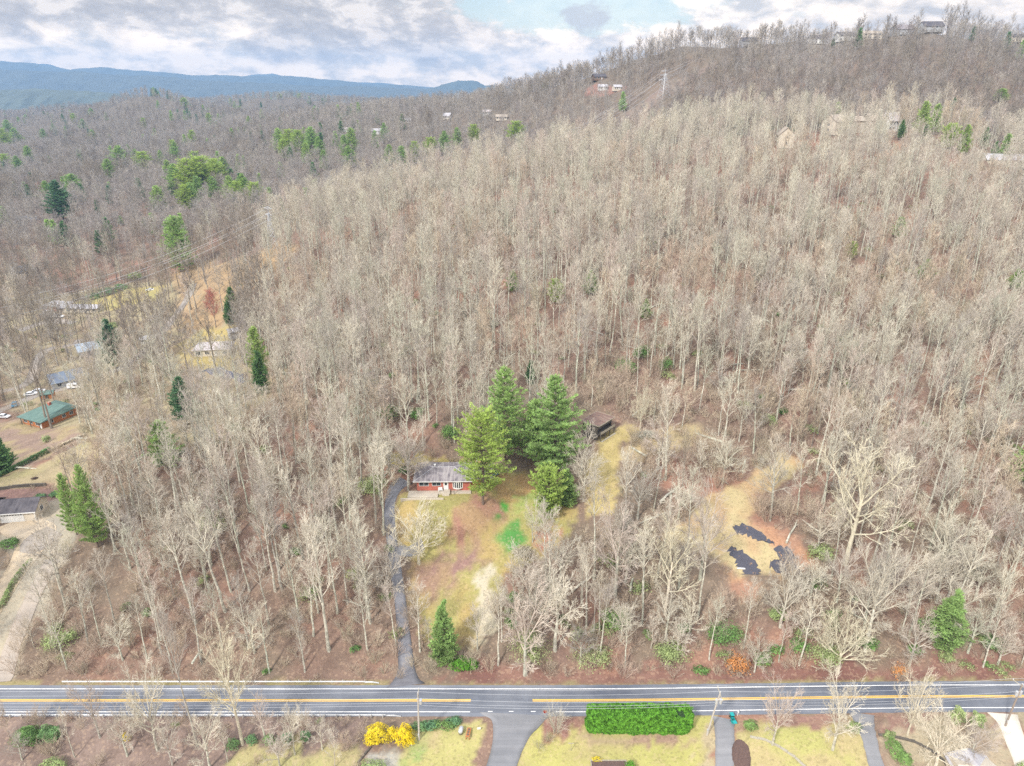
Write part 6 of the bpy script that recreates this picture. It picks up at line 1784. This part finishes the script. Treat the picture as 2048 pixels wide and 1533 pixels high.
# skyline trees on the ridge, each one drawn against the cloud
SKY = [(1010, 20, 1.0)] + [(x, 14 + (x * 7 % 9), 1.0) for x in range(1030, 1400, 13)] + [(x, 15 + (x * 5 % 8), .9) for x in range(1408, 1620, 12)] + [(x, 15 + (x * 3 % 10), 1.0) for x in (1650, 1712, 1722, 1770, 1785, 1835, 1885, 1893, 1905, 1916, 1926, 1937, 1948, 1955, 1975, 1990, 2004, 2016, 2040)]
for k, (px, hh, w) in enumerate(SKY):
    p = brow(px)
    if 1875 < px < 1960: hh += 5
    key, h0 = [('dark1', 19), ('dark0', 17)][k % 3 == 1]
    side = 'left of the steel tower' if px < 1320 else 'right of the steel tower' if px < 1640 else 'among the ridge-top houses'
    n_ = [s for s in SKY if (s[0] < 1320) == (px < 1320) and (s[0] < 1640) == (px < 1640)]
    o = put_tree(key, 'skyline_tree', 'dark bare skyline tree, %s from the left %s' % (ORD[sorted(n_).index((px, hh - (5 if 1875 < px < 1960 else 0), w))], side), 'tree', p, hh / h0 * w, k % 6, 'bare trees along the ridge skyline')
    EG.append((p.x, p.y, 3.0))
# bare shrubs
BM = {}
for i, (h, w, st, n) in enumerate([(3.2, 1.9, 18, 7), (2.4, 2.2, 16, 6), (4.6, 2.6, 20, 8), (1.6, 1.3, 14, 5)]):
    BM[i] = bush_bare(400 + i, h, w, st, n).mesh('bare_shrub_stems', M['brush'])
BMP = bush_bare(410, 4.8, 2.0, 26, 8).mesh('bare_lilac_stems', M['twig'])
def bshrub(i, px, py, s, label, me=None):
    o = bpy.data.objects.new('bare_shrub', me or BM[i]); COL.objects.link(o)
    o.location = at(px, py); o.scale = (s, s, s); o.rotation_euler = (0, 0, px % 6)
    return tag(o, label, 'shrub', 'single bare shrubs')
bshrub(0, 1112, 1465, 1.15, 'tall pinkish fan-shaped bare lilac at the corner of the side street', BMP)
bshrub(1, 1078, 1497, .75, 'small round bare shrub on the lawn below the lilac')
bshrub(0, 1096, 1482, .7, 'middle bare shrub between the lilac and the small round one')
bshrub(2, 690, 1500, .85, 'dense grey twiggy bush left of the yellow bushes')
bshrub(2, 860, 1345, .9, 'pinkish twiggy bush left of the cone-shaped evergreen at the driveway')
bshrub(2, 1100, 1345, .6, 'arching bare shrub at the mouth of the dark track')
bshrub(1, 855, 1010, .5, 'low bare shrub at the driveway left of the terrace wall')

# ================================================================== the woods
for a_, b_, r_, l_ in ((1500, 1150, 8, 9), (1560, 1090, 7, 9), (1440, 1085, 6, 7), (1560, 960, 6, 8), (1200, 1010, 6, 10), (1215, 930, 5, 8), (960, 1250, 4, 6)):
    q_ = at(a_, b_); FRONT.append((q_.x, q_.y, r_, l_))
rgf = np.random.RandomState(7)
NO = [(p, 1.0) for c, c2, e, p, clear in COVER_W if clear >= 1] + [(p, clear) for c, c2, e, p, clear in COVER_W if 0 < clear < 1]
DRV = []
for l, w in [([(812, 1372), (812, 1340), (806, 1250), (790, 1130), (780, 1040), (785, 990), (810, 962)], 1.5), ([(105, 1120), (50, 1230), (0, 1365)], 2.6), ([(1110, 1368), (1120, 1330), (1140, 1290)], 1.6),
             ([(0, 822), (80, 788), (210, 752), (270, 720), (345, 640), (385, 570)], 4), ([(0, 785), (60, 770), (80, 700), (160, 680)], 3), ([(1290, 200), (1436, 124)], 7), ([(546, 500), (330, 560), (150, 610)], 7), ([(1330, 200), (1180, 300)], 10)]:
    q = [at(a, b) for a, b in l]; DRV.append((np.array([[v.x, v.y] for v in q]), w))
def line_d(L_, x, y):
    d = np.full(x.shape, 1e9)
    for (ax, ay), (bx, by) in zip(L_[:-1], L_[1:]):
        ex, ey = bx - ax, by - ay
        t = np.clip(((x - ax) * ex + (y - ay) * ey) / (ex * ex + ey * ey + 1e-9), 0, 1)
        d = np.minimum(d, np.hypot(x - ax - ex * t, y - ay - ey * t))
    return d
def free_of(x, y, extra=0.0, scale=1.0):
    """True where woods may stand: off lawns, roads, drives and buildings."""
    ok = (np.abs(y - road_y(x)) > 6.2 + extra)
    for poly, pr in NO:
        lo, hi = poly.min(0) - 4, poly.max(0) + 4
        s = (x > lo[0]) & (x < hi[0]) & (y > lo[1]) & (y < hi[1])
        if s.any():
            i = np.where(s)[0]
            d = poly_sd(poly, x[i], y[i])
            bad = (d < .6 + extra) if pr >= 1 else ((d < 0) & (rgf.rand(len(i)) < pr))
            ok[i[bad]] = False
    for L_, w in DRV:
        ok &= line_d(L_, x, y) > w + extra
    for v in SITES.values():
        ok &= np.hypot(x - v.x, y - v.y) > 8.5
    for a, b, r, fr in FARP:
        ok &= ~((np.hypot(x - a, y - b) < r) | ((np.abs(x - a * (y / b)) < r * .72) & (y < b) & (y > b - fr)))
    for a, b, r, fr in FRONT:
        ok &= ~((np.abs(x - a * (y / b)) < r) & (y < b) & (y > b - fr))
    for v in SITES.values():
        ok &= ~((np.abs(x - v.x * (y / v.y)) < 8.5) & (y < v.y) & (y > v.y - (20 if v.y > 200 else 13)))
    for a, b, r in EG:
        ok &= np.hypot(x - a, y - b) > r
    return ok
def scatter(y0, y1, sp, margin=1.08):
    """Jittered rows over the land that the picture can see."""
    out = []
    y = y0
    while y < y1:
        s = sp(y) if callable(sp) else sp
        half = 0.74 * (y * CP + 45) * margin + 8
        xs = np.arange(-half, half, s)
        xs = xs + rgf.uniform(-.48, .48, len(xs)) * s
        out.append(np.stack([xs, y + rgf.uniform(-.48, .48, len(xs)) * s], 1))
        y += s
    a = np.concatenate(out)
    return a[:, 0], a[:, 1]
x, y = scatter(110.5, 470, lambda y: 4.5 + .0030 * (y - 110))
ok = free_of(x, y)
x, y = x[ok], y[ok]
z = H(x, y)
pxx, pyy, dep = proj(x, y, z)
# thinner woods in the left neighbourhood and in the brushy middle, gaps elsewhere
g = fbm(x / 22, y / 22, 77, 3)
keep = rgf.rand(len(x)) < np.where((pxx < 480) & (y > 175), .40, np.where((pxx > 1210) & (pxx < 1620) & (y > 128) & (y < 190), .35, .88)) + g * .35
x, y, z, pxx, pyy, g = x[keep], y[keep], z[keep], pxx[keep], pyy[keep], g[keep]
order = np.argsort(np.hypot(x, y))
inframe = (pxx > -10) & (pxx < 2058) & (pyy < 1400)
near = [i for i in order if inframe[i]][:245]
nearset = set(near)
def band(yv): return int((yv - 108) // 6.5)
cells = {}
for i in near:
    side = 'left' if pxx[i] < 800 else 'right'
    cells.setdefault((side, band(y[i])), []).append(i)
rt = random.Random(11)
used_ll = {}
for (side, b), idx in cells.items():
    idx.sort(key=lambda i: -x[i] if side == 'left' else x[i])
    for k, i in enumerate(idx):
        q = rt.random()
        if q < .66: key, h0 = TALL[rt.randrange(7)]
        elif q < .80: key, h0 = rt.choice([('wide0', 16), ('wide1', 14), ('wide2', 19)])
        else: key, h0 = rt.choice([('small0', 10), ('small1', 8)])
        if side == 'right' and q < .66 and rt.random() < .35: key, h0 = rt.choice([('wide1', 14), ('wide2', 19)])
        sc = rt.uniform(.78, 1.06) * (.75 if y[i] < 117 else 1)
        form = 'tall straight' if key.startswith('tall') else 'broad-crowned' if key.startswith('wide') else 'slender young'
        lab = '%s bare tree, %s from the driveway, %s row of the %s woods' % (form, ORD[k], ORD[b], side)
        o = put_tree(key, 'bare_tree', lab, 'tree', (x[i], y[i], z[i]), sc, rt.uniform(0, 6.28), 'bare trees of the woods above the road', tilt=(rt.uniform(-.05, .05), rt.uniform(-.05, .05)))

def merged(keys, nm):
    """Trunk and crown of one tree as a single mesh, for the mass of the woods."""
    out = []
    for T, C, tm, cm in keys:
        mb = MB(); mb.v = T.v + C.v; n = len(T.v)
        mb.f = T.f + [tuple(n + i for i in f) for f in C.f]
        mb.m = [0] * len(T.f) + [1] * len(C.f)
        out.append(mb.mesh(nm, [tm, cm]))
    return out
def woods(name, label, cat, meshes, x, y, z, var, sc, rot, tilt=None, szr=None):
    """One mass of plants: instances of a few meshes on the given points."""
    me = bpy.data.meshes.new(name)
    me.vertices.add(len(x)); me.vertices.foreach_set('co', np.stack([x, y, z], 1).astype(np.float32).reshape(-1))
    for nm, dt, val in (('pick', 'INT', var.astype(np.int32)), ):
        a = me.attributes.new(nm, dt, 'POINT'); a.data.foreach_set('value', val)
    a = me.attributes.new('turn', 'FLOAT_VECTOR', 'POINT'); a.data.foreach_set('vector', rot.astype(np.float32).reshape(-1))
    a = me.attributes.new('size', 'FLOAT_VECTOR', 'POINT'); a.data.foreach_set('vector', sc.astype(np.float32).reshape(-1))
    o = bpy.data.objects.new(name, me); COL.objects.link(o)
    for m in {m for q in meshes for m in q.materials}: me.materials.append(m)
    gt = bpy.data.node_groups.new(name, 'GeometryNodeTree')
    gt.interface.new_socket('Geometry', in_out='INPUT', socket_type='NodeSocketGeometry')
    gt.interface.new_socket('Geometry', in_out='OUTPUT', socket_type='NodeSocketGeometry')
    N = gt.nodes; Lk = gt.links
    gi = N.new('NodeGroupInput'); go = N.new('NodeGroupOutput')
    mp = N.new('GeometryNodeMeshToPoints'); Lk.new(gi.outputs[0], mp.inputs[0])
    iop = N.new('GeometryNodeInstanceOnPoints'); Lk.new(mp.outputs[0], iop.inputs['Points'])
    jn = N.new('GeometryNodeJoinGeometry')
    for q in reversed(meshes):
        ob = bpy.data.objects.new(q.name, q)
        oi = N.new('GeometryNodeObjectInfo'); oi.inputs[0].default_value = ob; oi.transform_space = 'ORIGINAL'; oi.inputs['As Instance'].default_value = False
        g2 = N.new('GeometryNodeGeometryToInstance'); Lk.new(oi.outputs['Geometry'], g2.inputs[0]); Lk.new(g2.outputs[0], jn.inputs[0])
    Lk.new(jn.outputs[0], iop.inputs['Instance'])
    iop.inputs['Pick Instance'].default_value = True
    def attr(nm, dt, sock):
        n = N.new('GeometryNodeInputNamedAttribute'); n.data_type = dt; n.inputs[0].default_value = nm
        Lk.new(n.outputs[0], iop.inputs[sock])
    attr('pick', 'INT', 'Instance Index'); attr('size', 'FLOAT_VECTOR', 'Scale')
    n = N.new('GeometryNodeInputNamedAttribute'); n.data_type = 'FLOAT_VECTOR'; n.inputs[0].default_value = 'turn'
    e = N.new('FunctionNodeEulerToRotation'); Lk.new(n.outputs[0], e.inputs[0]); Lk.new(e.outputs[0], iop.inputs['Rotation'])
    Lk.new(iop.outputs[0], go.inputs[0])
    md = o.modifiers.new('woods', 'NODES'); md.node_group = gt
    tag(o, label, cat, kind='stuff')
    return o
def rot_of(n, t=.05):
    return np.stack([rgf.uniform(-t, t, n), rgf.uniform(-t, t, n), rgf.uniform(0, 6.28, n)], 1)
NP = merged([(*bare_tall(500 + i, h, ba, sp, 0, li, tr), M['trunk'], M['twig']) for i, (h, ba, sp, li, tr) in enumerate([(20, .46, 3.8, 13, .22), (22, .54, 4.1, 13, .24), (17, .36, 4.4, 14, .21), (21, .60, 3.2, 11, .20), (16, .32, 4.0, 13, .19)])] +
            [(*bare_wide(520, 15, .28, 4.8, .24, 9), M['trunk'], M['twig']), (*bare_tall(530, 9, .2, 2.6, 0, 11, .1), M['brush'], M['brush']),
            (*bare_tall(540, 17, .34, 3.8, 0, 14, .2), M['dark_twig'], M['brush']), (*bare_tall(541, 14, .25, 3.4, 0, 15, .15), M['trunk'], M['brush'])], 'woods_tree')
PT, PC = pine(640, 20, 4.6, .12, 'white', .35, 1.5)
LP = merged([(*bare_tall(600 + i, h, ba, sp, 1, li, tr, w), M['far_twig'], M['far_twig']) for i, (h, ba, sp, li, tr, w) in enumerate([(20, .40, 4.6, 18, .25, 1.0), (22, .45, 5.0, 18, .28, 1.0), (18, .35, 5.2, 18, .25, 1.0), (19, .5, 4.2, 15, .25, 1.1)])], 'woods_tree_far')
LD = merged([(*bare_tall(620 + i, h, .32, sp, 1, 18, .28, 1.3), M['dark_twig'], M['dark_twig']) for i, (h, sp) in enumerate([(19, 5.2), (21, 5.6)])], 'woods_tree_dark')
LE = merged([(PT, PC, M['pine_bark'], M['pine_dark']), (PT, PC, M['pine_bark'], M['pine'])], 'woods_pine')
rest = np.array([i for i in range(len(x)) if i not in nearset])
xr, yr, zr = x[rest], y[rest], z[rest]
n = len(xr)
v = rgf.choice(7, n, p=[.19, .17, .17, .15, .12, .10, .10])
s = rgf.uniform(.70, 1.16, n)
print('near woods', n)
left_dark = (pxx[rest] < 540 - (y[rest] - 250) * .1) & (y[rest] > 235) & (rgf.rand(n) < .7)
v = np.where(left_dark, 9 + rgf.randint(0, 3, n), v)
patch = fbm(xr / 28, yr / 28, 123, 3)
v = np.where(~left_dark & (patch > .18) & (rgf.rand(n) < .6), 7 + rgf.randint(0, 2, n), v)
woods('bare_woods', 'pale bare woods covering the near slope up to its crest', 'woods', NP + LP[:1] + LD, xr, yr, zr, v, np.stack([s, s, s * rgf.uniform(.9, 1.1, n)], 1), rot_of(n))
x2, y2 = scatter(470, 1080, lambda y: 7.2 + .004 * (y - 470), 1.04)
ok = free_of(x2, y2)
# thin along the brow of the ridge, so that single trees stand against the sky
bx = np.array([brow(q) for q in range(1010, 2060, 30)])
yb = np.interp(x2 / y2, bx[:, 0] / bx[:, 1], bx[:, 1])
ok &= ~((x2 / y2 > bx[0, 0] / bx[0, 1]) & (y2 > yb - 10) & (y2 < yb + 90) & (rgf.rand(len(x2)) < .8))
x2, y2 = x2[ok], y2[ok]
x3, y3 = scatter(1080, 2550, lambda y: 10 + .010 * (y - 1080), 1.02)
x2 = np.concatenate([x2, x3]); y2 = np.concatenate([y2, y3]); z2 = H(x2, y2)
n = len(x2)
print('far woods', n)
v = rgf.choice(4, n, p=[.27, .26, .26, .21])
dk = fbm(x2 / 90, y2 / 90, 55, 4)
v = np.where(rgf.rand(n) < .16 + np.clip(dk, -.16, .6) * 1.3, 4 + rgf.randint(0, 2, n), v)
pf, _, _ = proj(x2, y2, z2)
ev = fbm(x2 / 70, y2 / 110, 66, 4)
v = np.where(rgf.rand(n) < np.where(pf < 760, .02 + np.clip(ev, 0, 1) * .12, np.clip(ev - .1, 0, 1) * .03), 6 + rgf.randint(0, 2, n), v)
s = rgf.uniform(.7, 1.05, n) * (1 + sstep(y2, 1100, 3000) * .55)
woods('distant_woods', 'grey-brown bare woods over the far ridge, the left hills and the valley', 'woods', LP + LD + LE, x2, y2, z2, v, np.stack([s * 1.1, s * 1.1, np.minimum(s, 1.05) * .92], 1), rot_of(n))
# undergrowth: saplings and brush below the near trees
x4, y4 = scatter(108.5, 330, lambda y: 2.5 + .006 * (y - 108))
ok = free_of(x4, y4, -.8); x4, y4 = x4[ok], y4[ok]
gg = fbm(x4 / 12, y4 / 12, 91, 3)
pk, pr_, _ = proj(x4, y4, H(x4, y4))
mid = ((pk > 1200) & (pk < 1700) & (y4 > 118) & (y4 < 200)) | ((pk > 1180) & (y4 > 160) & (y4 < 215) & (pk < 1560))
k = rgf.rand(len(x4)) < np.where(mid | (y4 < 122), 1.0, .80 + gg * .8)
x4, y4, mid = x4[k], y4[k], mid[k]
x5, y5 = scatter(84, 98.6, 2.0)
p5x, p5y, _ = proj(x5, y5, H(x5, y5))
k = free_of(x5, y5, -3.5) & (p5x < 735) & (p5y > 1440)
x4 = np.concatenate([x4, x5[k]]); y4 = np.concatenate([y4, y5[k]]); mid = np.concatenate([mid, np.zeros(k.sum(), bool)])
n = len(x4)
print('undergrowth', n)
UG = [bush_bare(700 + i, h, w, st, nn, 1.2).mesh('undergrowth_stems', M['brush']) for i, (h, w, st, nn) in enumerate([(2.6, 1.8, 14, 6), (1.8, 1.7, 12, 6), (4.2, 2.2, 14, 7), (1.1, 1.2, 10, 5)])]
lg = MB(); rgl = random.Random(9)
lg.tube([(-3.4, 0, .2), (-1, .1, .25), (1.5, -.1, .2), (3.6, .1, .15)], [.2, .18, .14, .07], 6)
for k in range(7):
    q = rgl.uniform(0, 3); lg.tube([(q, 0, .2), (q + rgl.uniform(.3, 1.2), rgl.uniform(-1.4, 1.4), rgl.uniform(.2, 1.3))], [.05, .01], 3)
UG.append(lg.mesh('fallen_limb', M['trunk']))
for i_, (w_, h_) in enumerate([(1.6, 1.4), (1.1, 1.0)]):
    UG.append(leafy(900 + i_, [(0, 0, h_ * .6, w_, w_ * .8, h_ * .6), (w_ * .6, .3, h_ * .4, w_ * .6, w_ * .5, h_ * .4), (-w_ * .5, -.4, h_ * .5, w_ * .5, w_ * .6, h_ * .5)], 420, .13, fill=.85).mesh('undergrowth_leaves', M['light_leaf' if i_ == 0 else 'green_leaf']))
s = rgf.uniform(.7, 1.35, n) * np.where(mid, 1.25, 1.0) * np.where(y4 < 99, .7, 1)
ugv = rgf.choice(7, n, p=[.29, .24, .17, .235, .025, .025, .015])
pu, _, _ = proj(x4, y4, H(x4, y4))
zone = (pu > 960) & (pu < 1780) & (y4 > 107) & (y4 < 126) & (rgf.rand(n) < .20)
ugv = np.where(zone, 5 + rgf.randint(0, 2, n), ugv)
s = np.where(zone, s * 1.25, s)
woods('undergrowth', 'pinkish brown brush, saplings and fallen limbs under the bare trees', 'undergrowth', UG, x4, y4, H(x4, y4), ugv, np.stack([s, s, s], 1), rot_of(n, .15))

# ================================================================== mountains beyond the valley
def mountains(name, prof, dist, depth, color, seed, base=-40):
    """A range with its own bulk: crest heights from the skyline, spurs and hollows down both sides."""
    px = np.array([p[0] for p in prof], float); py = np.array([p[1] for p in prof], float)
    X = np.linspace(x_of(px[0], dist, 200), x_of(px[-1], dist, 200), 360)
    cz = np.array([CAMZ + (-SP + ((766.5 - b) / FPX) * CP) / (CP + ((766.5 - b) / FPX) * SP) * dist for b in py])
    cx = np.array([x_of(a, dist, 200) for a in px])
    crest = np.interp(X, cx, cz)
    nr = 46; rows = []
    for j in range(nr):
        t = j / (nr - 1) * 2 - 1
        fall = max(0, 1 - abs(t)) ** 1.15
        Yy = dist + t * depth + 0 * X
        spur = fbm(X / (depth * .32), Yy / (depth * .5), seed, 5)
        ang = np.abs(fbm(X / (depth * .22) + t * .6, Yy / (depth * .9), seed + 7, 3))
        Z = base + (crest - base) * fall * (1 + (spur * .6 - ang * .9) * (1 - fall) ** .7) 
        Z = Z + (crest - base) * fbm(X / (depth * .06), Yy / (depth * .06), seed + 3, 3) * .035
        rows.append(np.stack([X, Yy, Z], 1))
    V = np.concatenate(rows); nx = len(X)
    i = np.arange(nr * nx).reshape(nr, nx)
    F = np.stack([i[:-1, :-1], i[:-1, 1:], i[1:, 1:], i[1:, :-1]], -1).reshape(-1, 4)
    me = bpy.data.meshes.new(name); me.from_pydata(V.tolist(), [], F.tolist()); me.update()
    me.materials.append(mat(name + '_forest', color, tuple(c * .62 for c in color), scale=.012, detail=8, bstr=0))
    o = bpy.data.objects.new(name, me); COL.objects.link(o); tag(o, kind='structure')
P1 = [(-700, 118), (-300, 128), (-120, 118), (0, 121), (55, 122), (110, 128), (135, 134), (150, 137), (190, 133), (215, 133), (262, 137), (310, 142), (345, 146), (430, 148), (480, 150), (520, 150), (580, 152), (630, 155), (680, 159), (715, 165), (745, 170), (800, 169), (850, 174), (900, 176), (1000, 176), (1300, 172), (2200, 170), (3200, 170)]
P0 = [(-700, 130), (-200, 118), (-60, 119), (0, 121), (40, 121), (100, 125), (140, 137), (200, 150), (470, 152), (510, 150), (545, 147), (575, 152), (640, 160), (690, 163), (760, 166), (810, 169), (840, 171), (900, 178), (1040, 172), (1200, 176), (3000, 176)]
P2 = [(-700, 150), (-200, 138), (0, 137), (60, 140), (140, 139), (220, 146), (300, 150), (380, 158), (460, 162), (540, 165), (590, 170), (660, 172), (720, 172), (800, 176), (880, 178), (1000, 182), (3000, 182)]
P4 = [(-700, 183), (-200, 180), (0, 178), (60, 177), (110, 179), (170, 181), (230, 186), (300, 192), (380, 196), (450, 194), (500, 188), (540, 182), (570, 179), (600, 182), (640, 188), (700, 194), (1000, 196)]
P3 = [(820, 190), (850, 178), (875, 172), (890, 166), (905, 161), (920, 159.5), (940, 159), (955, 163), (968, 169), (985, 171), (1010, 171), (1050, 178), (1080, 190)]
mountains('mountains_far', P0, 9900, 900, (.10, .13, .12), 3)
mountains('mountains_middle', P1, 8300, 1300, (.10, .12, .10), 13)
mountains('mountains_near', P2, 6700, 1000, (.11, .12, .09), 23)
mountains('wooded_foothills', P4, 4100, 420, (.13, .15, .11), 43)
mountains('flat_topped_mountain', P3, 6900, 500, (.10, .12, .09), 33)
# pale warehouses and fields in the far valley
for i, (px, yy, L_, lab) in enumerate([(395, 3700, 130, 'largest pale warehouse in the far valley'), (345, 4300, 90, 'pale warehouse left of the largest one in the far valley'), (432, 3900, 60, 'small pale warehouse right of the largest one in the far valley')]):
    X = x_of(px, yy, 14); zz = H(X, yy)
    t = thing('warehouse', lab, 'building', (X, yy, zz), .1 * i)
    walls(MB(), L_, 60, 14, 3, True, -10).build('wall', M['white'], t); gable_roof(MB(), L_, 60, 14, 3, 1.5, .6).build('roof', M['roof_white'], t)
    for k in range(4): window(t, -L_ * .3 + L_ * .2 * k, 3, 8, 5, -30, M['galv'], name='loading_door')

# ================================================================== air
hb = MB().box(-9900, 9900, -200, 11000, -160, 520)
m = bpy.data.materials.new('haze'); m.use_nodes = True
t = NT(m.node_tree)
v = t.n('ShaderNodeVolumePrincipled', {'Color': HAZE['color'], 'Density': HAZE['density'], 'Anisotropy': 0.0})
o_ = t.n('ShaderNodeOutputMaterial'); t.t.links.new(v.outputs[0], o_.inputs['Volume'])
haze = hb.build('haze', m)
tag(haze, 'thin blue air between the camera and the mountains', 'haze', kind='stuff')
